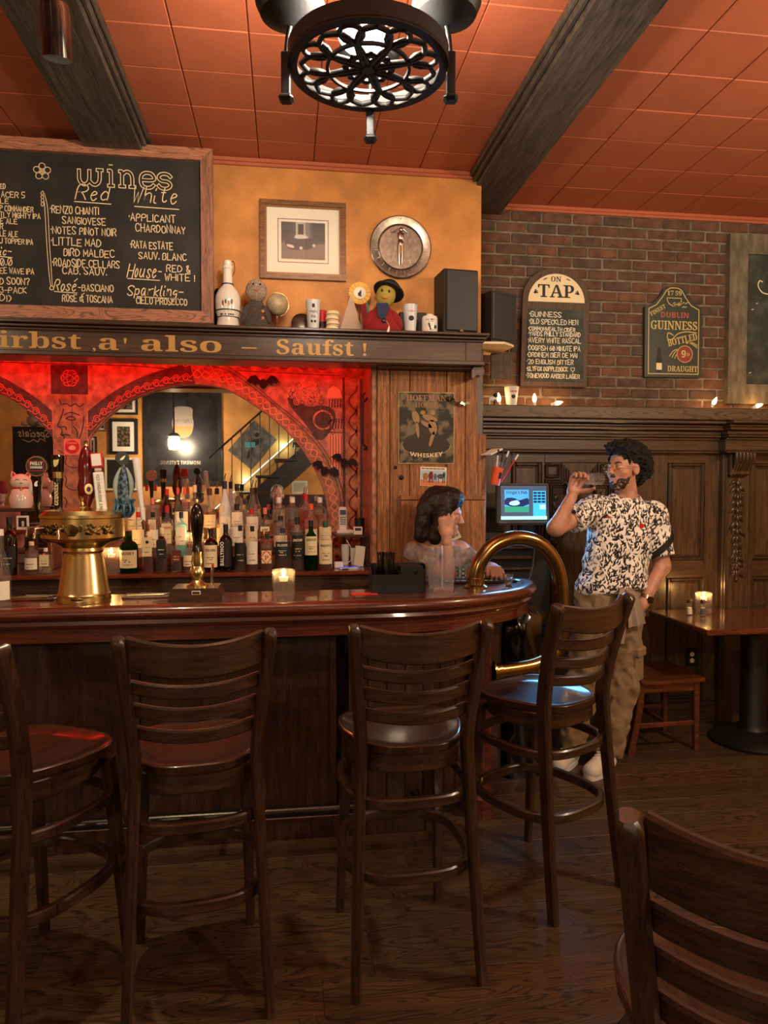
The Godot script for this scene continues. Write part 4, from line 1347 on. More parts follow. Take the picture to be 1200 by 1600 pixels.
func build_lamps() -> void:
	mk("bulb_white", Color(1, 1, 1), .3, 0, null, Vector3.ONE, {"emit": Color(.95, .97, 1.0), "power": 9.0})
	mk("bulb_warm", Color(1, .95, .85), .3, 0, null, Vector3.ONE, {"emit": Color(1.0, .8, .52), "power": 7.0})
	mk("wax", Color(.9, .84, .68), .5)
	var c := thing("iron_chandelier", "black wrought iron chandelier with a pierced basket and glowing bulb", "chandelier", Vector3(.232, 2.72, -2.0))
	# outer ring band
	var R := .222
	put(lathe(S(), [Vector2(R - .008, -.012), Vector2(R, -.012), Vector2(R, .032), Vector2(R - .008, .032), Vector2(R - .008, -.012)], 48), "ring", M.iron, c)
	var s := S()
	var flat := func(r: float, w: float, y0: float) -> void:
		lathe(s, [Vector2(r - w, y0), Vector2(r, y0), Vector2(r, y0 + .008), Vector2(r - w, y0 + .008), Vector2(r - w, y0)], 48)
	flat.call(R, .026, -.016)
	flat.call(.118, .009, -.016)
	flat.call(.062, .008, -.016)
	# pierced rosette floor: petals and loops made of bent bars
	for i in 8:
		var a := TAU * i / 8.0
		for sg in [-1.0, 1.0]:
			var pts := []
			for q in [[.02, 0.0], [.07, .3], [.12, .36], [.165, .22], [.185, 0.0]]:
				var aa: float = a + sg * q[1]
				pts.append(Vector3(cos(aa) * q[0], -.012, sin(aa) * q[0]))
			tube(s, spline3(pts, 4), .0078, 6)
		var b := a + PI / 8
		var p2 := []
		for k in 13:
			var f := TAU * k / 12.0
			p2.append(Vector3(cos(b) * .158, -.012, sin(b) * .158) + (Vector3(cos(b), 0, sin(b)) * cos(f) * .036 + Vector3(-sin(b), 0, cos(b)) * sin(f) * .03))
		tube(s, p2, .0075, 6, false)
		var p3 := []
		for k in 9:
			var f := TAU * k / 8.0
			p3.append(Vector3(cos(a) * .045, -.012, sin(a) * .045) + (Vector3(cos(a), 0, sin(a)) * cos(f) * .024 + Vector3(-sin(a), 0, cos(a)) * sin(f) * .013))
		tube(s, p3, .0065, 6, false)
		tube(s, [Vector3(cos(b) * .075, -.012, sin(b) * .075), Vector3(cos(b) * .125, -.012, sin(b) * .125)], .005, 6)
	lathe(s, [Vector2(0, -.02), Vector2(.018, -.02), Vector2(.018, -.006), Vector2(0, -.006)], 16)
	put(s, "pierced_basket", M.iron, c, "pierced iron rosette under the bulb")
	# bulb
	s = ell(S(), Vector3(-.02, .085, .02), Vector3(.07, .07, .07), 20, 14)
	put(s, "bulb", M.bulb_white, c, "glowing white bulb")
	put(lathe(S(), [Vector2(0, .13), Vector2(.018, .13), Vector2(.02, .2), Vector2(0, .2)], 16, Transform3D(Basis(), Vector3(-.02, 0, .02))), "lamp_holder", M.cream, c)
	omni(c, Vector3(-.02, .085, .02), Color(1.0, .93, .84), G.chandelier, .05, "bulb_light")
	# five drops with candle cups
	for i in 4:
		var a := deg_to_rad(98.0 + 90.0 * i)
		var d := Vector3(cos(a), 0, sin(a))
		var o := d * (R + .006)
		s = bx(S(), o + Vector3(0, -.03, 0), Vector3(.026, .12, .026), .003, Basis(Vector3.UP, -a))
		bx(s, o + Vector3(0, -.094, 0), Vector3(.04, .02, .04), .008, Basis(Vector3.UP, -a))
		if i != 0: put(s, "drop", M.iron, c)
		if i == 0: continue
		var cup := o - d * .012 + Vector3(0, .07, 0)
		s = lathe(S(), [Vector2(0, .03), Vector2(.04, .036), Vector2(.082, .06), Vector2(.096, .092), Vector2(.09, .098), Vector2(.06, .072), Vector2(0, .06)], 32, Transform3D(Basis(), cup))
		put(s, "candle_cup", M.iron, c)
		put(lathe(S(), [Vector2(0, .06), Vector2(.026, .06), Vector2(.026, .15), Vector2(0, .152)], 16, Transform3D(Basis(), cup)), "candle_sleeve", M.wax, c)
		put(lathe(S(), [Vector2(0, .152), Vector2(.012, .156), Vector2(.017, .175), Vector2(.012, .205), Vector2(.003, .228), Vector2(0, .23)], 14, Transform3D(Basis(), cup)), "candle_bulb", M.bulb_warm, c)
		omni(c, cup + Vector3(0, .182, 0), Color(1.0, .9, .76), G.candle_bulb, .014, "bulb_light")
		var arm := spline3([o + Vector3(0, .02, 0), o * .92 + Vector3(0, .12, 0), o * .55 + Vector3(0, .22, 0), o * .25 + Vector3(0, .36, 0), Vector3(0, .42, 0) + d * .02], 5)
		put(tube(S(), arm, .007, 8), "arm", M.iron, c)
	s = tube(S(), [Vector3(0, .4, 0), Vector3(0, .57, 0)], .012, 10)
	lathe(s, [Vector2(0, .555), Vector2(.06, .555), Vector2(.06, .565), Vector2(.03, .58), Vector2(0, .58)], 24)
	put(s, "stem", M.iron, c)
	# black can spot on the left beam, aimed at the wine board
	var p := thing("can_spotlight", "black can spotlight clamped under the dark beam", "spotlight", Vector3(-.685, 2.93, -2.32))
	var aim := (Vector3(-.76, 1.2, -2.75) - p.position).normalized()
	p.basis = Basis.looking_at(aim, Vector3.BACK).scaled(Vector3.ONE * .85)
	put(lathe(S(), [Vector2(.03, -.1), Vector2(.046, -.085), Vector2(.05, -.06), Vector2(.05, .09), Vector2(.046, .09), Vector2(.046, -.05), Vector2(0, -.05)], 28, Transform3D(Basis(Vector3.RIGHT, -PI * .5), Vector3.ZERO)), "can", M.black_gloss, p)
	put(lathe(S(), [Vector2(0, -.101), Vector2(.03, -.1), Vector2(.03, -.095), Vector2(0, -.095)], 20, Transform3D(Basis(Vector3.RIGHT, -PI * .5), Vector3.ZERO)), "back_cap", M.black_gloss, p)
	put(lathe(S(), [Vector2(0, .01), Vector2(.04, .01), Vector2(.04, .02), Vector2(0, .02)], 20, Transform3D(Basis(Vector3.RIGHT, -PI * .5), Vector3.ZERO)), "bulb_face", M.bulb_warm, p)
	var inv := p.transform.affine_inverse()
	s = S()
	tube(s, [inv * Vector3(-.69, 3.235, -2.3), inv * Vector3(-.69, 3.1, -2.3), inv * Vector3(-.685, 3.0, -2.3)], .016, 10)
	lathe(s, [Vector2(0, 0), Vector2(.06, 0), Vector2(.06, .012), Vector2(0, .02)], 24, inv * Transform3D(Basis(), Vector3(-.69, 3.216, -2.3)))
	put(s, "mount", M.black_gloss, p)
	var sp := SpotLight3D.new()
	sp.name = "spot_light"
	p.add_child(sp, true)
	sp.position = Vector3(0, 0, -.03)
	sp.spot_angle = 38.0
	sp.spot_angle_attenuation = .8
	sp.spot_range = 12.0
	sp.light_color = Color(1.0, .88, .72)
	sp.light_energy = G.spot
	sp.light_size = .03
	sp.shadow_enabled = true
	# hanging lanterns behind the viewer, seen only as light and in the mirror
	mk("lantern_glass", Color(1, .9, .7), .3, 0, null, Vector3.ONE, {"emit": Color(1.0, .8, .52), "power": 4.0})
	for e in [[Vector3(-1.62, 2.08, 1.95), "hanging lantern over the stairs side behind the viewer", .65], [Vector3(1.9, 2.42, .9), "hanging lantern over the tables behind the viewer", .95], [Vector3(2.75, 2.62, -1.7), "hanging lantern over the table by the brick wall", 1.15], [Vector3(-2.3, 2.55, -1.9), "hanging lantern over the far end of the bar", .2]]:
		var l := thing("hanging_lantern", e[1], "lantern", e[0], 0.0, "hanging lanterns")
		put(lathe(S(), [Vector2(0, 0), Vector2(.07, .01), Vector2(.085, .06), Vector2(.085, .17), Vector2(.06, .2), Vector2(0, .2)], 20), "lantern_glass", M.lantern_glass, l)
		put(lathe(S(), [Vector2(0, .2), Vector2(.1, .2), Vector2(.05, .25), Vector2(.012, .26), Vector2(.012, CEIL - e[0].y), Vector2(0, CEIL - e[0].y)], 20), "lantern_cap", M.iron, l)
		omni(l, Vector3(0, .1, 0), Color(1.0, .9, .76), G.room_lamp * e[2], .08)
# ---------------------------------------------------------------- chalkboards and signs
func hand_fit(s: SurfaceTool, what: String, x: float, y: float, h: float, w: float, line: float, xf: Transform3D, sd: int, slant := 0.0, z := 0.0) -> void:
	var dry := S()
	var nat := hand(dry, what, 0, 0, h, line, xf, sd, .62, slant, z)
	hand(s, what, x, y, h, line, xf, sd, .62 * w / maxf(nat, .001), slant, z)

func boards_frame(par: Node, lo: Vector2, hi: Vector2, w: float, z0: float, z1: float, mu: Material, mv: Material) -> void:
	# four mitred members
	var o := [lo, Vector2(hi.x, lo.y), hi, Vector2(lo.x, hi.y)]
	var i := [lo + Vector2(w, w), Vector2(hi.x - w, lo.y + w), hi - Vector2(w, w), Vector2(lo.x + w, hi.y - w)]
	for k in 4:
		var k2 := (k + 1) % 4
		put(prism(S(), [o[k], o[k2], i[k2], i[k]], z0, z1), "frame_member", mu if k % 2 == 0 else mv, par)

func build_chalkboards() -> void:
	# wine board standing on the header shelf
	var b := thing("wine_chalkboard", "large oak framed chalkboard listing wines on the header shelf", "chalkboard", Vector3(0, 0, 0))
	boards_frame(b, Vector2(-2.3, 2.386), Vector2(-.362, 3.262), .06, -3.8, -3.752, M.oak_u, M.oak_v)
	box_part("slate", Vector3(-2.25, 2.42, -3.8), Vector3(-.41, 3.22, -3.776), 0, M.slate, b)
	box_part("foot_cleat", Vector3(-2.3, 2.366, -3.8), Vector3(-.362, 2.386, -3.755), 0, M.header_wood, b)
	var xf := Transform3D(Basis(), Vector3(0, 0, -3.775))
	var rows := [["*RENZO CHIANTI", -1.152, 2.911, .0338, .233], ["SANGIOVESE", -1.097, 2.861, .0321, .212], ["*NOTES PINOT NOIR", -1.151, 2.809, .0339, .316], ["*LITTLE MAD", -1.15, 2.753, .0357, .242], ["BIRD MALBEC", -1.093, 2.702, .034, .248], ["*ROADSIDE CELLARS", -1.147, 2.649, .0357, .326], ["CAB. SAUV.", -1.1, 2.612, .0323, .217], ["-BASCIANO", -1.027, 2.531, .0306, .175], ["ROSE di TOSCANA", -1.103, 2.476, .0323, .244], ["*APPLICANT", -.777, 2.89, .0343, .233], ["CHARDONNAY", -.746, 2.838, .0362, .25], ["*RATA ESTATE", -.772, 2.755, .0344, .212], ["SAUV. BLANC", -.733, 2.702, .0327, .241], ["RED &", -.597, 2.643, .0329, .126], ["WHITE !", -.605, 2.598, .0329, .155], ["CIELO PROSECCO", -.747, 2.477, .031, .255]]
	rows += [["ED", -1.385, 3.015, .0229, .027], ["ACER 5", -1.381, 2.974, .0282, .114], ["LE", -1.386, 2.943, .0229, .044], ["P COMMANDER", -1.389, 2.908, .0247, .159], ["TLY MIGHTY IPA", -1.389, 2.876, .0247, .192], ["E ALE", -1.388, 2.846, .0247, .083], ["R", -1.389, 2.818, .0229, .017], ["LE ALE", -1.391, 2.784, .0247, .086], ["J TOPPER IPA", -1.392, 2.749, .0247, .158], ["0.0", -1.392, 2.641, .0319, .062], ["EE WAVE IPA", -1.394, 2.603, .0266, .163], ["D SOON?", -1.395, 2.55, .0319, .144], ["3-PACK", -1.396, 2.508, .0284, .129], ["D!)", -1.397, 2.467, .032, .061]]
	var s := S()
	var n := 0
	for r in rows:
		hand_fit(s, r[0], r[1], r[2], r[3], r[4], .0042 if r[3] > .0295 else .0036, xf, n + 3)
		n += 1
	for r in [["Red", -1.035, 2.982, .0713, .169], ["White", -.765, 2.984, .0721, .233], ["Rose", -1.145, 2.53, .052, .112], ["House-", -.791, 2.609, .0635, .173], ["Sparkling-", -.792, 2.519, .0499, .281], ["ic-", -1.393, 2.692, .0354, .057]]:
		hand_fit(s, r[0], r[1], r[2], r[3], r[4], .0048, xf, n, .22)
		n += 1
	stroke(s, [Vector2(-1.008, 2.512), Vector2(-.998, 2.52)], .0036, xf)
	stroke(s, [Vector2(-1.045, 2.576), Vector2(-1.03, 2.59)], .004, xf)
	for r in [[-1.039, 2.971, .175], [-.75, 2.962, .218], [-1.141, 2.523, .108], [-.787, 2.601, .155], [-.744, 2.512, .201], [-1.393, 2.685, .057]]:
		stroke(s, [Vector2(r[0], r[1]), Vector2(r[0] + r[2], r[1] - .004)], .0042, xf)
	# flower mark and long-stemmed divider
	var c := Vector2(-1.189, 3.109)
	for i in 5:
		var a := TAU * i / 5.0 + PI / 2
		var p := c + Vector2(cos(a), sin(a)) * .027
		stroke(s, disc_pts(.015, 10, p) + [p + Vector2(.015, 0)], .0034, xf)
		stroke(s, [c, c + Vector2(cos(a + .63), sin(a + .63)) * .03], .0034, xf)
	stroke(s, disc_pts(.008, 8, c) + [c + Vector2(.008, 0)], .0034, xf)
	stroke(s, spline2([Vector2(-1.188, 3.00), Vector2(-1.18, 2.94), Vector2(-1.173, 2.76), Vector2(-1.165, 2.62), Vector2(-1.158, 2.55)], 4), .003, xf)
	stroke(s, spline2([Vector2(-1.18, 3.00), Vector2(-1.166, 2.93), Vector2(-1.16, 2.76), Vector2(-1.153, 2.62), Vector2(-1.15, 2.55)], 4), .003, xf)
	for k in 4:
		var yy := 3.015 - .018 * k
		stroke(s, smooth2([Vector2(-1.188, yy), Vector2(-1.199, yy - .012), Vector2(-1.19, yy - .024), Vector2(-1.182, yy - .01), Vector2(-1.188, yy)], 2), .003, xf)
	stroke(s, smooth2([Vector2(-1.155, 2.552), Vector2(-1.165, 2.535), Vector2(-1.15, 2.528), Vector2(-1.142, 2.542), Vector2(-1.155, 2.552)], 2), .004, xf)
	# "wines" in outline
	for e in [[0.0, ["06 05 03 12 22 33 36", "33 42 52 63 66", "56 76"]], [.136, ["06 16 12", "02 22", "17.5 17.6"]], [.19, ["06 16 12", "02 22", "15 26 36 45 42", "32 52"]], [.297, ["04 44 45 36 16 05 03 12 32 43"]], [.38, ["45 36 16 05 14 34 43 32 12 03"]]]:
		var parts: Array[PackedVector2Array] = []
		for l in e[1]:
			var pts := []
			for q in l.split(" "): pts.append(Vector2(-1.015 + e[0] + float(q.substr(0, 1)) * .0165, 3.058 + (float(q.substr(1)) - 2.0) * .0185))
			if pts.size() > 3: pts = smooth2(pts, 2)
			for p in Geometry2D.offset_polyline(PackedVector2Array(pts), .0075, Geometry2D.JOIN_ROUND, Geometry2D.END_ROUND):
				if Geometry2D.is_polygon_clockwise(p):
					stroke(s, Array(p), .0035, xf, 0.0, true)
					continue
				var at := -1
				for k in parts.size():
					if Geometry2D.intersect_polygons(parts[k], p).size(): at = k
				if at < 0: parts.append(p)
				else: parts[at] = Geometry2D.merge_polygons(parts[at], p)[0]
		for p in parts: stroke(s, Array(p), .004, xf, 0.0, true)
	put(s, "chalk_writing", M.chalk_cream, b, "hand-lettered chalk wine list")

	# round-topped tap list on the brick wall
	b = thing("tap_list_board", "round-topped wooden tap list board with half-moon heading", "chalkboard", Vector3(0, 0, 0))
	var sh := [Vector2(1.45, 2.178), Vector2(1.463, 2.725), Vector2(1.472, 2.78), Vector2(1.508, 2.842), Vector2(1.57, 2.888), Vector2(1.64, 2.912), Vector2(1.715, 2.913), Vector2(1.79, 2.89), Vector2(1.85, 2.845), Vector2(1.885, 2.785), Vector2(1.897, 2.725), Vector2(1.885, 2.178)]
	put(prism(S(), sh, -4.33, -4.295), "board", M.tap_wood, b)
	var half := disc_pts(.184, 24, Vector2(1.679, 2.7), 0.0, PI)
	for i in half.size(): half[i].y = 2.7 + (half[i].y - 2.7) * .95
	put(prism(S(), half, -4.295, -4.29), "half_moon_plate", M.cream, b)
	put(prism(S(), [Vector2(1.481, 2.209), Vector2(1.498, 2.657), Vector2(1.86, 2.655), Vector2(1.857, 2.207)], -4.295, -4.2905), "slate", M.slate_green, b)
	xf = Transform3D(Basis(), Vector3(0, 0, -4.2895))
	s = S()
	text(s, "ON", .032, xf * Transform3D(Basis(), Vector3(1.675, 2.826, 0)), font("Droid Serif", 700), 0)
	text(s, "TAP", .08, xf * Transform3D(Basis(), Vector3(1.675, 2.728, 0)), font("Droid Serif", 700), 0, 0, .0008, 1.0, 0, .235)
	for sg in [-1.0, 1.0]:
		for k in 3:
			var a: float = PI * .5 + sg * (.4 + .5 * k)
			var q := Vector2(1.679 + sg * .145, 2.752)
			stroke(s, [q, q + Vector2(cos(a), sin(a)) * .024], .007, xf)
		stroke(s, [Vector2(1.679 + sg * .065, 2.846), Vector2(1.679 + sg * .085, 2.836)], .006, xf)
	put(s, "printed_heading", M.ink, b)
	s = S()
	n = 60
	for r in [["*GUINNESS", 1.504, 2.61, .031, .214], ["*OLD SPECKLED HEN", 1.504, 2.565, .031, .321], ["*COMMONWEALTH CIDER", 1.497, 2.524, .0237, .309], ["*YARDS PHILLY STANDARD", 1.499, 2.491, .0296, .341], ["*AVERY WHITE RASCAL", 1.496, 2.45, .0311, .349], ["*DOGFISH 60 MINUTE IPA", 1.496, 2.402, .0311, .345], ["*ORDINEM BIER DE MAI", 1.492, 2.361, .0296, .329], ["*2D ENGLISH BITTER", 1.49, 2.317, .0297, .307], ["*SLYFOX DOPPLEBOCK", 1.489, 2.274, .0282, .27], ["*TONEWOOD AMBER LAGER", 1.486, 2.231, .0282, .353]]:
		hand_fit(s, r[0], r[1], r[2] - .003, r[3] * .92, r[4], .0042, xf, n)
		n += 1
	stroke(s, [Vector2(1.775, 2.295), Vector2(1.778, 2.278), Vector2(1.788, 2.272), Vector2(1.798, 2.278), Vector2(1.801, 2.295), Vector2(1.775, 2.295)], .003, xf)
	stroke(s, [Vector2(1.788, 2.272), Vector2(1.788, 2.262)], .003, xf)
	put(s, "chalk_writing", M.chalk, b, "chalked list of beers")

	# dark green advertising sign
	b = thing("dublin_stout_sign", "dark green shaped wooden pub sign with gold lettering", "sign", Vector3(0, 0, 0))
	sh = [Vector2(2.277, 2.252), Vector2(2.274, 2.698), Vector2(2.335, 2.726), Vector2(2.376, 2.77), Vector2(2.403, 2.813), Vector2(2.43, 2.83), Vector2(2.47, 2.832), Vector2(2.512, 2.832), Vector2(2.54, 2.815), Vector2(2.567, 2.77), Vector2(2.608, 2.726), Vector2(2.666, 2.7), Vector2(2.667, 2.254)]
	put(prism(S(), sh, -4.33, -4.305), "board", M.sign_green, b)
	xf = Transform3D(Basis(), Vector3(0, 0, -4.3045))
	s = S()
	var bd := [Vector2(2.302, 2.273), Vector2(2.3, 2.685), Vector2(2.353, 2.712), Vector2(2.394, 2.765), Vector2(2.42, 2.806), Vector2(2.445, 2.82), Vector2(2.47, 2.822), Vector2(2.5, 2.82), Vector2(2.524, 2.806), Vector2(2.55, 2.762), Vector2(2.59, 2.712), Vector2(2.644, 2.686), Vector2(2.645, 2.275)]
	stroke(s, bd, .0055, xf, 0, true)
	stroke(s, disc_pts(.05, 14, Vector2(2.473, 2.757), PI, TAU) , .005, xf)
	stroke(s, [Vector2(2.423, 2.757), Vector2(2.523, 2.757)], .005, xf)
	var fs := font("Droid Serif", 700)
	var at2 := func(x: float, y: float, a := 0.0) -> Transform3D: return xf * Transform3D(Basis(Vector3.BACK, a), Vector3(x, y, 0))
	text(s, "17", .03, at2.call(2.446, 2.774), fs, 0)
	text(s, "59", .03, at2.call(2.5, 2.774), fs, 0)
	text(s, "FINEST", .026, at2.call(2.318, 2.638, .52), fs, 1, 0, .0008, 1, 0, .115)
	text(s, "GUINNESS", .056, at2.call(2.474, 2.556), fs, 0, 0, .0008, 1, 0, .318)
	text(s, "BOTTLED", .044, at2.call(2.438, 2.448, .24), fs, 1, 0, .0008, 1, 0, .205)
	text(s, "DRAUGHT", .036, at2.call(2.536, 2.29), fs, 0, 0, .0008, 1, 0, .208)
	for k in 3:
		stroke(s, spline2([Vector2(2.445 + .018 * k, 2.385 - .006 * k), Vector2(2.465 + .016 * k, 2.415 - .004 * k), Vector2(2.49 + .012 * k, 2.432)], 4), .005, xf)
		stroke(s, spline2([Vector2(2.56, 2.47 + .006 * k), Vector2(2.6, 2.478 - .006 * k), Vector2(2.635, 2.462 - .01 * k)], 4), .004, xf)
	stroke(s, spline2([Vector2(2.47, 2.52), Vector2(2.435, 2.535), Vector2(2.43, 2.5), Vector2(2.46, 2.495), Vector2(2.5, 2.53), Vector2(2.56, 2.545), Vector2(2.63, 2.54)], 5), .006, xf)
	rng.seed = 4
	for k in 14:
		var q := Vector2(2.455 + rng.randf() * .1, 2.69 + rng.randf() * .03 + k * .001)
		stroke(s, [q, q + Vector2(.014, .008)], .005, xf)
	put(s, "gold_lettering", M.sign_gold, b, "gold painted lettering")
	s = S()
	text(s, "DUBLIN", .034, at2.call(2.478, 2.633), font("Droid Sans", 700), 0, 0, .0008, 1, 0, .19)
	put(s, "red_lettering", mk("sign_red", Color(.62, .3, .2), .5), b)
	put(prism(S(), disc_pts(.056, 28, Vector2(2.549, 2.402)), -4.305, -4.303), "price_disc", mk("sign_disc", Color(.5, .17, .11), .5), b)
	s = S()
	var x3 := Transform3D(Basis(), Vector3(0, 0, -4.3025))
	text(s, "9", .046, x3 * Transform3D(Basis(), Vector3(2.541, 2.38, 0)), font("Droid Sans", 700), 0)
	text(s, "D", .02, x3 * Transform3D(Basis(), Vector3(2.572, 2.39, 0)), fs, 0)
	stroke(s, disc_pts(.053, 28, Vector2(2.549, 2.402)), .004, x3, 0, true)
	put(s, "price_lettering", M.sign_gold, b)
	s = prism(S(), smooth2([Vector2(2.352, 2.285), Vector2(2.352, 2.35), Vector2(2.362, 2.385), Vector2(2.364, 2.44), Vector2(2.384, 2.44), Vector2(2.386, 2.385), Vector2(2.396, 2.35), Vector2(2.396, 2.285)], 1, true), -4.305, -4.3035)
	put(s, "painted_bottle", M.ink, b)
	put(prism(S(), [Vector2(2.355, 2.298), Vector2(2.355, 2.342), Vector2(2.393, 2.342), Vector2(2.393, 2.298)], -4.3036, -4.303), "painted_label", M.cream, b)

	# big chalkboard in a rough grey frame at the picture edge
	b = thing("rustic_chalkboard", "chalkboard in a rough weathered grey frame on the brick wall", "chalkboard", Vector3(0, 0, 0))
	boards_frame(b, Vector2(2.842, 2.088), Vector2(4.1, 3.182), .128, -4.33, -4.285, M.rustic, M.rustic)
	box_part("slate", Vector3(2.95, 2.19, -4.33), Vector3(3.99, 3.07, -4.3), 0, M.slate_green, b)
	s = S()
	xf = Transform3D(Basis(), Vector3(0, 0, -4.2995))
	stroke(s, spline2([Vector2(3.083, 2.882), Vector2(3.062, 2.888), Vector2(3.052, 2.856), Vector2(3.075, 2.82), Vector2(3.109, 2.806), Vector2(3.15, 2.81), Vector2(3.18, 2.84)], 5), .006, xf)
	for q in [[3.04, 2.74], [3.01, 2.7], [3.0, 2.29]]:
		stroke(s, [Vector2(q[0], q[1]), Vector2(q[0] + .012, q[1] + .004)], .004, xf)
	put(s, "chalk_writing", M.chalk, b)

	# hanging service sign on a scrolled bracket
	b = thing("service_bar_sign", "small hanging wooden sign with dark script on an iron bracket", "sign", Vector3(1.285, 2.27, -4.16))
	put(bx(S(), Vector3.ZERO, Vector3(.135, .155, .012), .003), "board", M.tap_wood, b)
	s = S()
	text(s, "Service Bar", .03, Transform3D(Basis(), Vector3(0, .005, .0065)), font("Droid Serif", 700, true), 0, 0, .0008, 1, 0, .122)
	text(s, "ONLY", .02, Transform3D(Basis(), Vector3(0, -.04, .0065)), font("Droid Serif", 700), 0, 0, .0008, 1, 0, .05)
	stroke(s, [Vector2(-.055, -.032), Vector2(-.033, -.032)], .003, Transform3D(Basis(), Vector3(0, 0, .0065)))
	stroke(s, [Vector2(.033, -.032), Vector2(.055, -.032)], .003, Transform3D(Basis(), Vector3(0, 0, .0065)))
	put(s, "lettering", M.brown_ink, b)
	s = S()
	tube(s, spline3([Vector3(-.14, .105, 0), Vector3(-.02, .12, 0), Vector3(.06, .135, 0), Vector3(.075, .15, 0), Vector3(.062, .158, 0), Vector3(.052, .148, 0)], 5), .0035, 8)
	put(s, "bracket", M.iron, b)
	for x in [-.04, .04]:
		put(tube(S(), [Vector3(x, .077, 0), Vector3(x, .118, 0)], .002, 6), "link", M.iron, b)
# ---------------------------------------------------------------- pictures and small things on the walls
func build_wall_things() -> void:
	# framed photograph of an old car
	var b := thing("framed_car_photo", "gold framed black-and-white photo of a vintage car", "picture", Vector3(.099, 2.877, -3.93))
	boards_frame(b, Vector2(-.231, -.208), Vector2(.231, .21), .026, 0.0, .026, M.gold_frame, M.gold_frame)
	boards_frame(b, Vector2(-.205, -.182), Vector2(.205, .184), .01, 0.0, .018, mk("gold_frame_inner", Color(.5, .33, .16), .4, .2), M.gold_frame_inner)
	put(bx(S(), Vector3(0, 0, .006), Vector3(.4, .36, .008)), "mat_board", M.white_paper, b)
	var xf := Transform3D(Basis(), Vector3(0, 0, .0105))
	var s := S()
	stroke(s, [Vector2(-.135, -.115), Vector2(.135, -.115), Vector2(.135, .115), Vector2(-.135, .115)], .004, xf, 0, true)
	put(s, "mat_line", M.brown_ink, b)
	var g := func(k: String, v: float) -> StandardMaterial3D: return M[k] if M.has(k) else mk(k, Color(v, v * .97, v * .93), .6)
	var pic := [[[-.118, -.098, .118, .1], "photo_mid", .22, .0002], [[-.118, -.098, .118, -.012], "photo_road", .36, .0004], [[-.118, 0.0, -.055, .1], "photo_dark", .1, .0004], [[-.04, .012, .03, .1], "photo_pale", .66, .0004], [[-.028, .03, .002, .09], "photo_dark", .1, .0006], [[.052, 0.0, .118, .098], "photo_black", .03, .0004], [[.012, .02, .036, .1], "photo_mid2", .42, .0006]]
	for p in pic:
		var r: Array = p[0]
		patch(b, "photo_print", g.call(p[1], p[2]), [Vector2(r[0], r[1]), Vector2(r[2], r[1]), Vector2(r[2], r[3]), Vector2(r[0], r[3])], xf, p[3])
	patch(b, "photo_print", g.call("photo_black", .03), smooth2([Vector2(-.098, -.034), Vector2(-.096, .002), Vector2(-.065, .014), Vector2(-.045, .018), Vector2(.035, .018), Vector2(.074, .004), Vector2(.078, -.022), Vector2(.03, -.044), Vector2(-.05, -.052)], 1, true), xf, .0009)
	patch(b, "photo_print", g.call("photo_pale2", .75), smooth2([Vector2(-.052, .01), Vector2(-.04, .034), Vector2(.012, .034), Vector2(.035, .014)], 1, true), xf, .0011)
	patch(b, "photo_print", g.call("photo_pale2", .75), smooth2([Vector2(-.09, -.032), Vector2(-.09, -.018), Vector2(-.05, -.024), Vector2(-.048, -.042)], 1, true), xf, .0012)
	for c in [Vector2(-.012, -.038), Vector2(.058, -.022)]:
		patch(b, "photo_print", g.call("photo_pale2", .75), disc_pts(.009, 12, c), xf, .0013)
	put(bx(S(), Vector3(0, 0, .0165), Vector3(.385, .345, .0015)), "glass", M.pane, b)

	# embossed metal plate
	b = thing("embossed_metal_plate", "round embossed pewter plate with a standing figure on the ochre wall", "plate", Vector3(.632, 2.868, -3.93))
	var turn := Basis(Vector3.RIGHT, PI * .5)
	put(lathe(S(), [Vector2(0, 0), Vector2(.15, 0.0), Vector2(.17, .014), Vector2(.172, .018), Vector2(.166, .022), Vector2(.15, .02), Vector2(.128, .014), Vector2(.122, .018), Vector2(.117, .012), Vector2(0, .01)], 48, Transform3D(turn, Vector3.ZERO)), "dish", M.pewter, b)
	s = S()
	for sg in [-1.0, 1.0]:
		tube(s, spline3([Vector3(sg * .058, .09, .012), Vector3(sg * .038, .02, .013), Vector3(sg * .048, -.06, .012), Vector3(sg * .062, -.095, .012)], 5), .003, 6)
	put(s, "raised_line", M.pewter, b)
	s = S()
	ell(s, Vector3(.002, .094, .018), Vector3(.011, .014, .01), 12, 8)
	ell(s, Vector3(0.0, .058, .017), Vector3(.019, .03, .011), 12, 8)
	ell(s, Vector3(0.0, .018, .017), Vector3(.018, .024, .012), 12, 8)
	for sg in [-1.0, 1.0]:
		tube(s, [Vector3(sg * .016, .08, .015), Vector3(sg * .045, .075, .016), Vector3(sg * .012, .1, .017)], [.007, .006, .004], 8)
		tube(s, spline3([Vector3(sg * .008, .01, .016), Vector3(sg * .009, -.045, .016), Vector3(sg * .006, -.1, .014)], 4), [.012, .012, .011, .01, .009, .008, .007, .006, .006], 8)
	put(s, "relief_figure", M.chrome, b)
	s = S()
	for i in 10:
		var a := PI + PI * (i + .5) / 10.0
		bx(s, Vector3(cos(a) * .146, sin(a) * .146, .018), Vector3(.036, .0025, .004), 0, Basis(Vector3.BACK, a))
	put(s, "rim_ribs", M.pewter, b)
	put(prism(S(), disc_pts(.004, 10, Vector2(0, .152)), .0195, .0205), "hang_hole", M.ink, b)

	# whiskey poster: generic stand-in figures, lettering kept
	b = thing("whiskey_poster", "old brown whiskey poster on the plank wall above the bartender", "poster", Vector3(.772, 1.873, -3.883))
	mk("poster_brown", Color(.33, .285, .215), .55, 0.0, T.mottle, Vector3.ONE * 3.0)
	M.poster_brown.albedo_color = Color(.42, .37, .28)
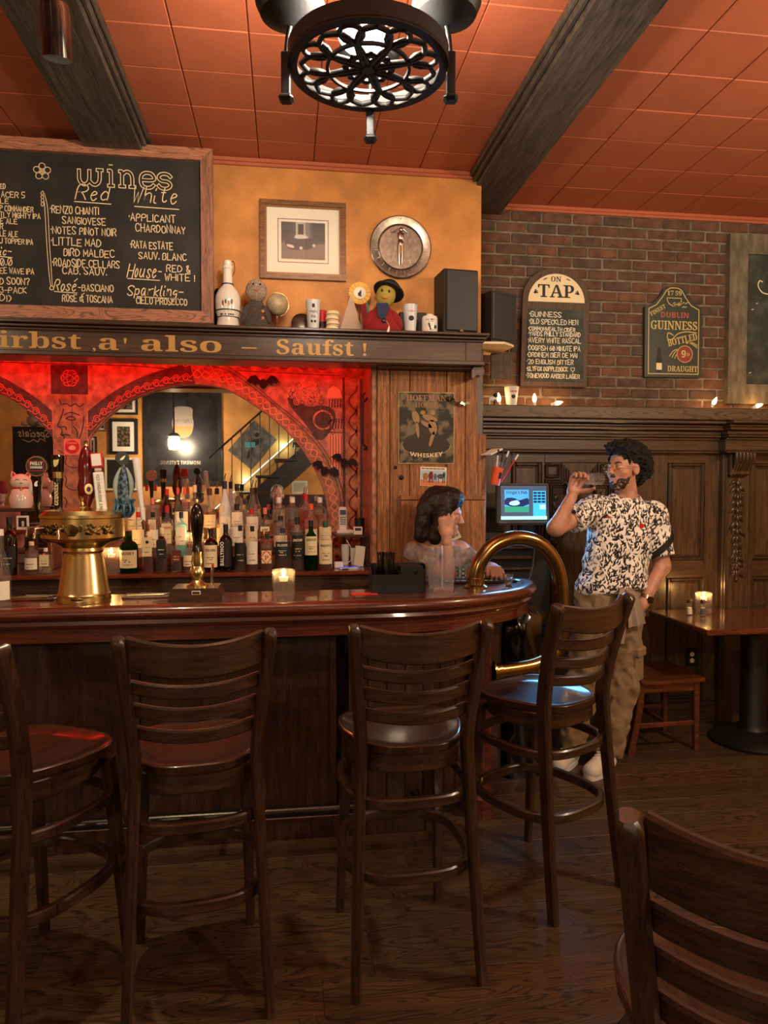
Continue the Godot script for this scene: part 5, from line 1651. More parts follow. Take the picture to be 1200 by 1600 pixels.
	put(bx(S(), Vector3(0, 0, .002), Vector3(.318, .398, .004)), "sheet", M.poster_brown, b)
	xf = Transform3D(Basis(), Vector3(0, 0, .0042))
	s = S()
	stroke(s, [Vector2(-.156, -.196), Vector2(.156, -.196), Vector2(.156, .196), Vector2(-.156, .196)], .003, xf, 0, true)
	put(s, "border_line", M.sign_gold, b)
	s = S()
	text(s, "HOFFMAN", .032, xf * Transform3D(Basis(), Vector3(0.0, .15, 0)), font("Droid Serif", 700), 0, 0, .0006, 1, 0, .225)
	text(s, "HOUSE", .026, xf * Transform3D(Basis(), Vector3(0.0, .114, 0)), font("Droid Serif", 700), 0, 0, .0006, 1, 0, .125)
	put(s, "lettering", mk("poster_tan", Color(.62, .45, .33), .6), b)
	s = S()
	text(s, "WHISKEY", .022, xf * Transform3D(Basis(), Vector3(0.0, -.162, .001)), font("Droid Sans", 700), 0, 0, .0006, 1, 1.2, .185)
	put(s, "lettering", M.cream, b)
	s = S()
	text(s, "HAMBURGER CO. CHICAGO", .009, xf * Transform3D(Basis(), Vector3(0.0, -.188, 0)), font("Droid Sans", 700), 0, 0, .0006, 1, 0, .24)
	put(s, "lettering", M.ink, b)
	patch(b, "painted_ground", mk("poster_dark", Color(.17, .14, .11), .6), smooth2([Vector2(-.14, -.11), Vector2(-.12, -.05), Vector2(-.05, -.03), Vector2(-.06, .03), Vector2(0.0, .05), Vector2(.04, -.02), Vector2(.12, -.06), Vector2(.14, -.11), Vector2(.08, -.155), Vector2(-.08, -.155)], 2, true), xf, .0003)
	for q in [[-.06, .06, .02, .035, .3], [.02, .055, .045, .016, -.3], [.035, .005, .024, .042, .2], [0.0, .02, .035, .012, -.5], [.03, -.06, .01, .045, -.3], [-.05, -.01, .009, .045, .1], [.035, .085, .014, .014, 0.0], [-.02, .085, .015, .012, 0.0]]:
		var pts := []
		for k in 14:
			var a := TAU * k / 14.0
			pts.append(Vector2(q[0], q[1]) + Vector2(cos(a) * q[2], sin(a) * q[3]).rotated(q[4]))
		patch(b, "painted_figure", mk("poster_flesh", Color(.6, .48, .33), .6) if not M.has("poster_flesh") else M.poster_flesh, pts, xf, .0006)
	stroke_part(b, "painted_arc", M.sign_gold, [disc_pts(.135, 20, Vector2(0, -.1), PI, TAU)], .003, xf * Transform3D(Basis().scaled(Vector3(1, .42, 1)), Vector3(0, -.055, 0)))

	# comic card
	b = thing("comic_card", "small cartoon postcard of donkeys pinned under the whiskey poster", "postcard", Vector3(.812, 1.605, -3.883))
	b.rotation.z = -.03
	put(bx(S(), Vector3(0, 0, .0015), Vector3(.15, .106, .003)), "card", M.white_paper, b)
	xf = Transform3D(Basis(), Vector3(0, 0, .0031))
	patch(b, "print_ground", mk("card_sand", Color(.8, .48, .32), .7), [Vector2(-.073, -.051), Vector2(.073, -.051), Vector2(.073, -.022), Vector2(.02, -.028), Vector2(-.073, -.018)], xf, .0002)
	patch(b, "print_sky", mk("card_sky", Color(.66, .76, .82), .7), [Vector2(-.073, -.018), Vector2(.02, -.026), Vector2(.073, -.02), Vector2(.073, .034), Vector2(-.073, .034)], xf, .0002)
	for q in [[-.045, 0.0, .016, .02, Color(.6, .42, .25)], [-.015, .004, .014, .02, Color(.45, .13, .14)], [.01, 0.0, .01, .018, Color(.35, .38, .46)], [.042, .002, .022, .014, Color(.3, .31, .32)], [.06, .014, .008, .012, Color(.3, .31, .32)], [-.012, .022, .01, .006, Color(.6, .12, .1)]]:
		var pts := []
		for k in 12: pts.append(Vector2(q[0] + cos(TAU * k / 12.0) * q[2], q[1] + sin(TAU * k / 12.0) * q[3]))
		patch(b, "print_shape", mk("card_" + str(q[0]), q[4], .7), pts, xf, .0005)
		for sg in [-.6, .6]: stroke_part(b, "print_leg", M["card_" + str(q[0])], [[Vector2(q[0] + q[2] * sg, q[1]), Vector2(q[0] + q[2] * sg, -.033)]], .005, xf, .0004)
	s = S()
	for k in 6: stroke(s, [Vector2(-.066 + .022 * k, .043), Vector2(-.05 + .022 * k, .043)], .005, xf, .0004)
	put(s, "print_heading", M.ink, b)

	# tiny metal bats strung by the poster corner
	var lab := ["black tin bat overlapping the whiskey poster corner", "middle one of the tin bats beside the poster", "shiny tin bat farthest from the whiskey poster"]
	var bp := [Vector3(.9, 2.03, -3.868), Vector3(.942, 2.008, -3.862), Vector3(.982, 2.005, -3.858)]
	for i in 3:
		b = thing("tin_bat", lab[i], "bat", bp[i], 0.0, "tin bats by the poster")
		b.rotation.z = -.2 + .1 * i
		bat(b, .062, M.black_gloss if i < 2 else M.pewter)
	# white tag behind the bartender
	b = thing("barcode_card", "white barcode card stuck at an angle on the cupboard", "card", Vector3(.915, 1.315, -3.855))
	b.rotation.z = .42
	put(bx(S(), Vector3.ZERO, Vector3(.055, .13, .002)), "card", M.white_paper, b)
	s = S()
	for k in 9: stroke(s, [Vector2(-.018, -.05 + .0045 * k), Vector2(.018, -.05 + .0045 * k)], .0012 + .0012 * (k % 3), Transform3D(Basis(), Vector3(0, 0, .0012)))
	put(s, "barcode", M.ink, b)
	# red sticker on the mural post
	b = thing("red_sticker", "square red sticker on the painted post above the taps", "sticker", Vector3(-1.232, 1.78, -4.357))
	put(bx(S(), Vector3.ZERO, Vector3(.092, .092, .002)), "sheet", mk("sticker_pink", Color(.87, .48, .46), .6), b)
	xf = Transform3D(Basis(), Vector3(0, 0, .0012))
	put(prism(S(), disc_pts(.04, 28), .001, .0014), "red_disc", M.red, b)
	s = S()
	text(s, "I VOTED", .01, xf * Transform3D(Basis(), Vector3(0, .017, .0003)), font("Droid Sans", 700), 0)
	put(prism(s, smooth2([Vector2(-.022, -.012), Vector2(-.018, .004), Vector2(0.0, .01), Vector2(.018, .004), Vector2(.022, -.012), Vector2(0, -.02)], 1, true), .0014, .0016), "print", mk("sticker_cream", Color(.9, .66, .6), .6), b)

func stroke_part(par: Node, called: String, m: Material, lines: Array, w: float, xf: Transform3D, z := .0005) -> void:
	var s := S()
	for l in lines: stroke(s, l, w, xf, z)
	put(s, called, m, par)
# ---------------------------------------------------------------- things on the header shelf
const SHELF := 2.3665

# illegible small print: a row of little bars, bent round a vertical axis of radius r
func marks(s: SurfaceTool, y: float, h: float, w: float, n: int, r: float, sd: int) -> void:
	var q := RandomNumberGenerator.new()
	q.seed = sd
	for k in n:
		if q.randf() < .15: continue
		var x := -w * .5 + w * (k + .5) / n
		var a := x / r if r > 0.0 else 0.0
		var c := Vector3(sin(a) * r, y, cos(a) * r) if r > 0.0 else Vector3(x, y, 0)
		bx(s, c, Vector3(w / n * q.randf_range(.45, .85), h * q.randf_range(.5, 1.0), .0006), 0, Basis(Vector3.UP, a))

func pint(par: Node, h: float, r0: float, r1: float, m: Material) -> void:
	put(lathe(S(), [Vector2(0, 0), Vector2(r0, 0), Vector2(r1, h), Vector2(r1 - .0025, h), Vector2(r0 - .003, .006), Vector2(0, .006)], 28), "glass", m, par)

func build_shelf_things() -> void:
	var t := thing("black_round_tin", "black round tin half hidden behind the ceramic jug", "tin", Vector3(-.345, SHELF, -3.884))
	put(lathe(S(), [Vector2(0, 0), Vector2(.028, 0), Vector2(.04, .03), Vector2(.042, .12), Vector2(.038, .2), Vector2(.02, .225), Vector2(0, .23)], 24), "body", M.black_gloss, t)
	# ceramic swing-top jug
	t = thing("ceramic_jug", "cream ceramic swing-top bottle with blue bands on the header shelf", "jug", Vector3(-.293, SHELF, -3.785))
	put(lathe(S(), [Vector2(0, 0), Vector2(.058, 0), Vector2(.06, .008), Vector2(.058, .018), Vector2(.054, .04), Vector2(.056, .06), Vector2(.063, .085), Vector2(.065, .14), Vector2(.062, .165), Vector2(.048, .195), Vector2(.029, .215), Vector2(.024, .235), Vector2(.023, .3), Vector2(.027, .305), Vector2(.027, .318), Vector2(0, .32)], 32), "body", M.white_gloss, t)
	for e in [[.064, .082, .006], [.029, .222, .006], [.0575, .05, .004]]:
		put(lathe(S(), [Vector2(e[0] - .003, e[1]), Vector2(e[0] + .001, e[1]), Vector2(e[0] + .001, e[1] + e[2]), Vector2(e[0] - .003, e[1] + e[2])], 32), "blue_band", M.navy, t)
	put(lathe(S(), [Vector2(0, .32), Vector2(.018, .32), Vector2(.022, .328), Vector2(.02, .345), Vector2(0, .35)], 20), "stopper", M.white_gloss, t)
	put(tube(S(), spline3([Vector3(.025, .27, 0), Vector3(.036, .3, 0), Vector3(.033, .34, 0), Vector3(.02, .345, 0)], 4), .002, 6), "wire_bail", M.iron, t)
	var s := S()
	marks(s, .062, .01, .075, 9, .0582, 7)
	put(s, "lettering", M.ink, t)
	rng.seed = 3
	var cols := [Color(.55, .3, .2), Color(.25, .35, .3), Color(.7, .55, .35), Color(.35, .38, .45)]
	for i in 4:
		var c := Vector2(-.018 + .013 * i, .118 + .008 * (i % 2))
		s = S()
		ell(s, Vector3(c.x, c.y, .061 - c.x * c.x * 8.0), Vector3(.008, .018, .0045), 10, 8)
		put(s, "painted_figure", mk("jug_paint%d" % i, cols[i], .4), t)
	s = S()
	stroke(s, disc_pts(.034, 20, Vector2(0, .122)), .003, Transform3D(Basis(), Vector3(0, 0, .0662)), 0, true)
	# grey knitted doll
	mk("wool_pale", Color(.72, .62, .54), .95, 0.0, T.grit, Vector3.ONE * 20.0, {"bump": .5, "bump_tex": T.bump})
	M.wool_pale.albedo_color = Color(.92, .8, .72)
	mk("wool_grey", Color(.46, .42, .38), .95, 0.0, T.grit, Vector3.ONE * 20.0, {"bump": .5, "bump_tex": T.bump})
	t = thing("grey_coat_doll", "pale knitted doll in a grey coat with two buttons", "doll", Vector3(-.15, SHELF, -3.79))
	put(lathe(S(), [Vector2(0, 0), Vector2(.066, 0), Vector2(.07, .015), Vector2(.062, .07), Vector2(.045, .12), Vector2(.03, .145), Vector2(0, .15)], 24, Transform3D(), .8), "coat", M.wool_grey, t)
	put(ell(S(), Vector3(.002, .2, 0), Vector3(.056, .06, .052), 20, 14), "head", M.wool_pale, t)
	for sg in [-1.0, 1.0]:
		put(ell(S(), Vector3(sg * .055, .075, .02), Vector3(.02, .05, .022), 12, 10, Basis(Vector3.BACK, sg * .35)), "arm", M.wool_grey, t)
		put(ell(S(), Vector3(.006 + sg * .018, .222, .047), Vector3(.005, .006, .005), 8, 6), "eye", M.ink, t)
	for y in [.05, .085]:
		put(ell(S(), Vector3(.035, y, .045), Vector3(.01, .01, .005), 12, 8), "button", mk("wood_button", Color(.62, .42, .25), .5), t)
	put(tube(S(), spline3([Vector3(-.008, .195, .052), Vector3(.006, .188, .054), Vector3(.02, .196, .052)], 4), .0018, 6), "mouth", M.red, t)
	# small globe
	t = thing("desk_globe", "small antique desk globe on a turned wooden stand", "globe", Vector3(-.043, SHELF, -3.8))
	mk("globe_map", Color(.66, .6, .46), .5, 0.0, T.grit, Vector3.ONE * 6.0)
	M.globe_map.albedo_color = Color(.9, .82, .66)
	put(ell(S(), Vector3(0, .135, 0), Vector3.ONE * .056, 28, 18), "sphere", M.globe_map, t)
	s = S()
	var ring := []
	for i in 19:
		var a := -.4 + PI * 1.05 * i / 18.0
		ring.append(Vector3(sin(a) * .062, .135 + cos(a) * .062, 0))
	tube(s, ring, .0025, 6)
	put(s, "meridian", M.brass, t)
	put(lathe(S(), [Vector2(0, 0), Vector2(.034, 0), Vector2(.034, .006), Vector2(.014, .014), Vector2(.009, .03), Vector2(.015, .042), Vector2(.008, .055), Vector2(.01, .075), Vector2(0, .077)], 20), "stand", M.gold_frame, t)
	# dark round plaque
	t = thing("dark_round_plaque", "dark round wooden plaque leaning behind the printed pint glass", "plaque", Vector3(.088, SHELF, -3.885))
	put(lathe(S(), [Vector2(0, 0), Vector2(.056, 0), Vector2(.056, .008), Vector2(.048, .012), Vector2(0, .01)], 28, Transform3D(Basis(Vector3.RIGHT, PI * .5 - .15), Vector3(0, .058, 0))), "disc", M.header_wood, t)
	# printed pint glass
	t = thing("printed_pint_glass", "white pint glass with black pub print beside the stacked coasters", "glass", Vector3(.146, SHELF, -3.785), 0.0, "pint glasses on the shelf")
	pint(t, .158, .029, .039, M.frost_glass)
	s = S()
	text(s, "Fergie's", .014, Transform3D(Basis(), Vector3(0, .085, .035)), font("Droid Serif", 700), 0, .035, .0008, 1, 0, .042)
	text(s, "Pub", .014, Transform3D(Basis(), Vector3(0, .064, .0338)), font("Droid Serif", 700), 0, .034, .0008, 1, 0, .024)
	bx(s, Vector3(0, .125, .0372), Vector3(.014, .02, .0012))
	bx(s, Vector3(-.008, .045, .0322), Vector3(.011, .012, .0012))
	bx(s, Vector3(.008, .045, .0322), Vector3(.011, .012, .0012))
	put(s, "print", M.ink, t)
	# red can
	t = thing("red_drink_can", "small red drink can behind the stacked coasters", "can", Vector3(.196, SHELF, -3.845))
	put(lathe(S(), [Vector2(0, 0), Vector2(.022, 0), Vector2(.026, .006), Vector2(.026, .112), Vector2(.022, .122), Vector2(0, .122)], 20), "body", M.red, t)
	put(lathe(S(), [Vector2(.0262, .03), Vector2(.0266, .03), Vector2(.0266, .06), Vector2(.0262, .06)], 20), "label_band", M.ink, t)
	# stack of pale round coasters: each of them a thing
	for i in 4:
		t = thing("round_biscuit_tin", ["lowest of the four stacked beige round tins", "second lowest of the stacked beige round tins", "third of the stacked beige round tins", "topmost of the four stacked beige round tins"][i], "tin", Vector3(.246 + .003 * (i % 2), SHELF + .0262 * i, -3.785), 0.0, "stacked beige tins")
		put(lathe(S(), [Vector2(0, 0), Vector2(.032, 0), Vector2(.036, .006), Vector2(.035, .018), Vector2(.031, .0255), Vector2(0, .0258)], 22), "body", M.cream, t)
		put(lathe(S(), [Vector2(.034, .005), Vector2(.0367, .007), Vector2(.0367, .009), Vector2(.034, .011)], 22), "brown_rim", M.brown_ink, t)
	# glass pyramid award
	t = thing("glass_pyramid_award", "clear pointed pyramid award with etched lettering", "award", Vector3(.338, SHELF, -3.8), .3)
	s = S()
	var ap := Vector3(.012, .215, 0)
	var cs := [Vector3(-.066, 0, -.03), Vector3(.062, 0, -.03), Vector3(.062, 0, .03), Vector3(-.066, 0, .03)]
	for i in 4: ot(s, cs[i], cs[(i + 1) % 4], ap, (cs[i] + cs[(i + 1) % 4]))
	oq(s, cs[0], cs[1], cs[2], cs[3], Vector3.DOWN)
	mk("award_glass", Color(.8, .72, .66), .12, 0.0, null, Vector3.ONE, {"glass": .55})
	put(s, "prism_body", M.award_glass, t)
	t.get_child(0).set_meta("label", "clear pyramid body")
	# rosette
	t = thing("prize_rosette", "yellow pleated prize rosette with ribbon tails", "rosette", Vector3(.398, SHELF, -3.845))
	s = S()
	for i in 28:
		var a := TAU * i / 28.0
		var d := Vector2(cos(a), sin(a))
		var n := Vector2(-d.y, d.x)
		prism(s, [d * .028 - n * .003, d * .057 - n * .0058, d * .061, d * .057 + n * .0058, d * .028 + n * .003], 0.0, .003 + .003 * (i % 2), Transform3D(Basis(), Vector3(0, .222, 0)))
	put(s, "pleats", M.gold_frame, t)
	M["rosette_gold"] = mk("rosette_gold", Color(.86, .66, .22), .55)
	t.get_child(0).material_override = M.rosette_gold
	put(prism(S(), disc_pts(.033, 28, Vector2(0, .222)), .003, .009), "centre_disc", M.white_paper, t)
	put(prism(S(), smooth2([Vector2(-.008, .205), Vector2(-.012, .222), Vector2(-.002, .226), Vector2(.004, .242), Vector2(.009, .228), Vector2(.006, .21), Vector2(.012, .202), Vector2(0.0, .205)], 1, true), .009, .0095), "emblem", M.ink, t)
	put(prism(S(), [Vector2(.002, .18), Vector2(.03, .18), Vector2(.05, .05), Vector2(.02, .05)], -.002, .002), "ribbon_tail", M.red_felt, t)
	put(prism(S(), [Vector2(.02, .185), Vector2(.045, .175), Vector2(.062, .06), Vector2(.04, .06)], -.005, -.003), "ribbon_tail", M.green, t)
	put(tube(S(), [Vector3(0, 0.0, -.02), Vector3(0, .2, -.004)], .004, 6), "prop", M.brown_ink, t)
	# red coat doll
	t = thing("red_coat_doll", "felt doll with yellow face, black hat and red coat", "doll", Vector3(.512, SHELF, -3.775))
	put(lathe(S(), [Vector2(0, 0), Vector2(.098, 0), Vector2(.104, .012), Vector2(.088, .06), Vector2(.062, .11), Vector2(.04, .135), Vector2(0, .14)], 24, Transform3D(), .62), "coat", M.red_felt, t)
	for sg in [-1.0, 1.0]:
		put(ell(S(), Vector3(sg * .072, .065, .015), Vector3(.026, .055, .028), 14, 10, Basis(Vector3.BACK, sg * .5)), "sleeve", M.red_felt, t)
	put(ell(S(), Vector3(.018, .195, 0), Vector3(.052, .062, .045), 20, 14, Basis(Vector3.BACK, -.3)), "head", M.yellow_felt, t)
	var hb := Basis(Vector3.BACK, -.35) * Basis(Vector3.RIGHT, -.35)
	put(lathe(S(), [Vector2(0, 0), Vector2(.082, -.006), Vector2(.085, .002), Vector2(.06, .012), Vector2(.056, .035), Vector2(.036, .056), Vector2(0, .06)], 24, Transform3D(hb, Vector3(.036, .222, -.016))), "hat", M.black_matte, t)
	s = prism(S(), [Vector2(-.04, .14), Vector2(.02, .145), Vector2(.03, .12), Vector2(.005, .06), Vector2(-.03, .065)], 0.0, .012, Transform3D(Basis(), Vector3(0, 0, .045)))
	put(s, "scarf", M.blue_felt, t)
	for e in [[-.008, .212], [.03, .208]]:
		put(ell(S(), Vector3(e[0], e[1], .043), Vector3(.006, .008, .005), 8, 6), "eye", M.ink, t)
	put(tube(S(), spline3([Vector3(-.012, .182, .041), Vector3(.004, .17, .043), Vector3(.024, .174, .042)], 4), .002, 6), "mouth", M.red, t)
	put(ell(S(), Vector3(0.0, .05, .062), Vector3(.013, .013, .006), 14, 8), "button", M.black_plastic, t)
	put(prism(S(), smooth2([Vector2(.008, -.028), Vector2(.016, -.008), Vector2(.022, .006), Vector2(.026, -.006), Vector2(.022, -.03)], 1, true), 0.0, .003, Transform3D(Basis(), Vector3(0, .012, .096))), "paper_tag", M.white_paper, t)
	put(tube(S(), [Vector3(.012, .05, .064), Vector3(.022, .018, .096)], .001, 5), "tag_string", M.white_paper, t)
	# second pint
	t = thing("frosted_pint_glass", "pint glass with a round dark emblem beside the white tin", "glass", Vector3(.662, SHELF, -3.775), 0.0, "pint glasses on the shelf")
	pint(t, .15, .029, .039, M.frost_glass)
	s = S()
	text(s, "Fergie's", .011, Transform3D(Basis(), Vector3(0, .105, .0362)), font("Droid Serif", 700), 0, .036, .0008, 1, 0, .035)
	put(s, "print", M.red, t)
	put(ell(S(), Vector3(0, .075, .0335), Vector3(.014, .014, .003), 14, 8), "emblem", M.ink, t)
	# black picture box behind
	t = thing("black_display_box", "square black box standing behind the pint glass and tin", "box", Vector3(.693, SHELF, -3.89))
	put(bx(S(), Vector3(0, .068, 0), Vector3(.15, .136, .05), .003), "box", M.black_plastic, t)
	s = S()
	for k in 3: stroke(s, [Vector2(.012, .098 - .018 * k), Vector2(.026, .104 - .018 * k)], .006, Transform3D(Basis(), Vector3(0, 0, .0256)))
	put(s, "print", M.grey_plastic, t)
	# white tin
	t = thing("white_round_tin", "short white printed tin beside the black loudspeaker", "tin", Vector3(.768, SHELF, -3.775))
	put(lathe(S(), [Vector2(0, 0), Vector2(.041, 0), Vector2(.043, .004), Vector2(.043, .082), Vector2(.038, .092), Vector2(.018, .098), Vector2(.018, .104), Vector2(0, .104)], 28), "body", M.white_gloss, t)
	s = S()
	marks(s, .07, .007, .058, 10, .0434, 9)
	marks(s, .06, .004, .03, 6, .0434, 10)
	marks(s, .014, .003, .045, 8, .0434, 11)
	for k in 3: ell(s, Vector3(-.012 + .004 * k, .045 - .012 * k, .042), Vector3(.005, .008, .002), 8, 6)
	put(s, "print", M.ink, t)
	put(ell(S(), Vector3(.02, .032, .0385), Vector3(.01, .01, .003), 12, 8), "seal", M.navy, t)
	# loudspeakers
	t = thing("bookshelf_speaker", "black upright loudspeaker with flat grille at the header end", "loudspeaker", Vector3(.925, SHELF, -3.825), .1)
	put(bx(S(), Vector3(0, .172, -.01), Vector3(.195, .344, .17), .004), "cabinet", M.speaker_wood, t)
	put(bx(S(), Vector3(.004, .176, .082), Vector3(.178, .322, .014), .005), "grille", M.speaker, t)
	put(prism(S(), [Vector2(-.012, .012), Vector2(.012, .012), Vector2(0, .026)], .089, .091), "badge", M.chrome, t)
	t = thing("corner_speaker", "black slant-sided loudspeaker turned to the side past the header end", "loudspeaker", Vector3(1.2, 2.362, -4.02), .42)
	s = prism(S(), [Vector2(-.1, -.09), Vector2(.075, -.1), Vector2(.115, -.02), Vector2(.085, .09), Vector2(-.1, .09)], 0.0, .285, Transform3D(Basis(Vector3(1, 0, 0), Vector3(0, 0, -1), Vector3(0, 1, 0)), Vector3.ZERO))
	put(s, "cabinet", M.speaker_wood, t)
	put(bx(S(), Vector3(-.012, .143, .094), Vector3(.165, .262, .012), .004), "grille", M.speaker, t)
	t = thing("speaker_shelf", "small pale corner shelf under the slant-sided loudspeaker", "shelf", Vector3(1.19, 2.35, -4.03))
	put(prism(S(), [Vector2(-.11, -.13), Vector2(.03, -.14), Vector2(.11, -.06), Vector2(.08, .2), Vector2(-.11, .2)], -0.0, .012, Transform3D(Basis(Vector3(1, 0, 0), Vector3(0, 0, -1), Vector3(0, 1, 0)), Vector3.ZERO)), "board", M.cream, t)
# ---------------------------------------------------------------- things on the bar and the back counter
const BAR := 1.0685

func votive(at: Vector3, label: String, e: float) -> void:
	var t := thing("votive_candle", label, "candle", at, 0.0, "votive candles in ribbed glass")
	var s := S()
	var n := 20
	# ribbed glass: outside scalloped
	for i in n:
		var a := TAU * i / n
		tube(s, [Vector3(cos(a) * .0415, .004, sin(a) * .0415), Vector3(cos(a) * .0435, .128, sin(a) * .0435)], .0062, 6)
	put(s, "glass_ribs", M.votive_glass, t)
	put(lathe(S(), [Vector2(0, 0), Vector2(.042, 0), Vector2(.044, .13), Vector2(.04, .13), Vector2(.038, .02), Vector2(0, .02)], 28), "glass_cup", M.votive_glass, t)
	put(lathe(S(), [Vector2(0, .08), Vector2(.018, .08), Vector2(.02, .098), Vector2(0, .099)], 16), "tea_light", M.white_plastic, t)
	put(lathe(S(), [Vector2(0, .02), Vector2(.012, .02), Vector2(.007, .03), Vector2(.007, .075), Vector2(.018, .08), Vector2(0, .08)], 14), "glass_stem", M.votive_glass, t)
	put(lathe(S(), [Vector2(0, .099), Vector2(.006, .104), Vector2(.0085, .112), Vector2(.005, .124), Vector2(0, .132)], 12), "flame", mk("flame", Color(1, .9, .6), .5, 0, null, Vector3.ONE, {"emit": Color(1.0, .82, .5), "power": 12.0}) if not M.has("flame") else M.flame, t)
	omni(t, Vector3(0, .113, 0), Color(1.0, .74, .42), e, .008, "flame_light")

func build_bar_things() -> void:
	# brass tap tower
	var P := Vector3(-.845, BAR, -3.125)
	var t := thing("brass_tap_tower", "big polished brass beer tap tower with a relief band", "tap tower", P)
	t.scale = Vector3.ONE * .95
	put(lathe(S(), [Vector2(0, 0), Vector2(.112, 0), Vector2(.114, .012), Vector2(.11, .022), Vector2(.112, .034), Vector2(.106, .044), Vector2(.082, .205), Vector2(.078, .215), Vector2(0, .215)], 40), "column", M.brass, t)
	put(lathe(S(), [Vector2(0, .215), Vector2(.08, .215), Vector2(.086, .225), Vector2(.082, .238), Vector2(.09, .245), Vector2(.12, .262), Vector2(.16, .272), Vector2(.172, .285), Vector2(.173, .368), Vector2(.177, .372), Vector2(.177, .384), Vector2(.171, .39), Vector2(.16, .402), Vector2(.08, .412), Vector2(0, .414)], 56), "drum", M.brass, t)
	put(lathe(S(), [Vector2(0, .412), Vector2(.02, .412), Vector2(.022, .418), Vector2(.008, .426), Vector2(.007, .44), Vector2(.018, .452), Vector2(.019, .46), Vector2(.008, .468), Vector2(.012, .478), Vector2(.006, .49), Vector2(0, .492)], 20), "finial", M.brass, t)
	# relief band: shell, scrolls and swags bent round the drum
	var s := S()
	var R := .175
	var on := func(a: float, y: float, lift := .004) -> Vector3: return Vector3(sin(a) * (R + lift), y, cos(a) * (R + lift))
	for k in 9:
		var a := -.16 + .04 * k
		tube(s, [on.call(a * .35, .298), on.call(a * .9, .325), on.call(a, .348 - absf(a) * .09)], [.003, .006, .005], 6)
	for sg in [-1.0, 1.0]:
		var pts := []
		for k in 15:
			var f := k / 14.0
			pts.append(on.call(sg * (.2 + .05 * cos(f * 8.0) * (1 - f)), .328 + .016 * sin(f * 8.0) * (1 - f * .6)))
		tube(s, pts, .004, 6)
		pts = []
		for k in 15:
			var f := k / 14.0
			pts.append(on.call(sg * (.28 + .72 * f), .322 + .01 * sin(f * 14.0)))
		tube(s, pts, .0045, 6)
		for k in 7:
			var a: float = sg * (.42 + .09 * k)
			ell(s, on.call(a, .322 + .014 * (1 if k % 2 else -1)), Vector3(.01, .006, .006), 8, 6, Basis(Vector3.UP, a) * Basis(Vector3.BACK, .6 if k % 2 else -.6))
		ell(s, on.call(sg * .36, .312), Vector3(.011, .01, .008), 10, 8)
		for k in 5:
			var b := TAU * k / 5.0
			ell(s, on.call(sg * .42 + cos(b) * .05, .338 + sin(b) * .009), Vector3(.006, .006, .005), 8, 6)
	put(s, "relief_band", M.bronze_relief, t, "dark relief of scrolls and a shell")
	s = S()
	ell(s, Vector3(0, .022, .113), Vector3(.026, .008, .006), 14, 8)
	put(s, "maker_badge", M.bronze_relief, t)
	for i in 6:
		var a := deg_to_rad(-100.0 - 32.0 * i)
		var d := Vector3(cos(a), 0, sin(a))
		put(tube(S(), [d * .17 + Vector3(0, .33, 0), d * .22 + Vector3(0, .33, 0), d * .225 + Vector3(0, .29, 0)], .007, 10), "spout", M.chrome, t)
	# handles: each one a thing standing up from the drum's far rim
	var H := func(label: String, px: float, pz: float, lean := 0.0) -> Node3D:
		var h := Node3D.new()
		h.name = "tap_handle"
		t.add_child(h, true)
		h.set_meta("label", label)
		h.position = Vector3(px, BAR + .4, pz) - P
		h.rotation.z = lean
		return h
	var h: Node3D = H.call("black tap handle topped by a round badge", -1.035, -3.13)
	put(lathe(S(), [Vector2(0, -.05), Vector2(.012, -.05), Vector2(.014, 0.0), Vector2(.024, .13), Vector2(.025, .15), Vector2(0, .152)], 4, Transform3D(Basis(Vector3.UP, PI / 4), Vector3.ZERO)), "grip", M.black_gloss, h)
	put(lathe(S(), [Vector2(0, -.008), Vector2(.044, -.008), Vector2(.047, 0), Vector2(.044, .008), Vector2(0, .008)], 32, Transform3D(Basis(Vector3.RIGHT, PI * .5), Vector3(0.0, .195, 0))), "badge_rim", M.chrome, h)
	put(prism(S(), disc_pts(.04, 28, Vector2(0, .195)), .008, .0095), "badge_face", M.ink, h)
	s = S()
	text(s, "PHILLY", .014, Transform3D(Basis(), Vector3(0, .2, .01)), font("Droid Sans", 700), 0, 0, .0008, 1, 0, .05)
	text(s, "STANDARD", .01, Transform3D(Basis(), Vector3(0, .185, .01)), font("Droid Sans", 700), 0, 0, .0008, 1, 0, .05)
	put(s, "badge_lettering", M.white_paper, h)
	s = S()
	stroke(s, [Vector2(-.03, .175), Vector2(.03, .175), Vector2(.03, .217), Vector2(-.03, .217)], .0022, Transform3D(Basis(), Vector3(0, 0, .0098)), 0, true)
	put(s, "badge_border", M.red, h)
	put(prism(S(), smooth2([Vector2(-.008, .115), Vector2(-.002, .128), Vector2(.01, .132), Vector2(.004, .122), Vector2(.008, .108), Vector2(-.004, .106)], 1, true), .017, .019), "horse_mark", M.white_plastic, h)

	h = H.call("black tap handle with gold collar and harp", -.945, -3.12)
	put(lathe(S(), [Vector2(0, -.04), Vector2(.017, -.04), Vector2(.018, .1), Vector2(.021, .14), Vector2(.02, .145)], 20), "grip", M.black_gloss, h)
	put(lathe(S(), [Vector2(.019, .143), Vector2(.0215, .143), Vector2(.0225, .17), Vector2(.019, .17)], 20), "gold_collar", M.brass, h)
	put(lathe(S(), [Vector2(.019, .17), Vector2(.0235, .17), Vector2(.028, .238), Vector2(.024, .244), Vector2(0, .246)], 20, Transform3D(), .7), "head", M.black_gloss, h)
	put(prism(S(), smooth2([Vector2(-.01, .188), Vector2(-.014, .225), Vector2(.002, .222), Vector2(.012, .228), Vector2(.006, .2)], 1, true), .016, .0215), "harp", M.brass, h)
	s = S()
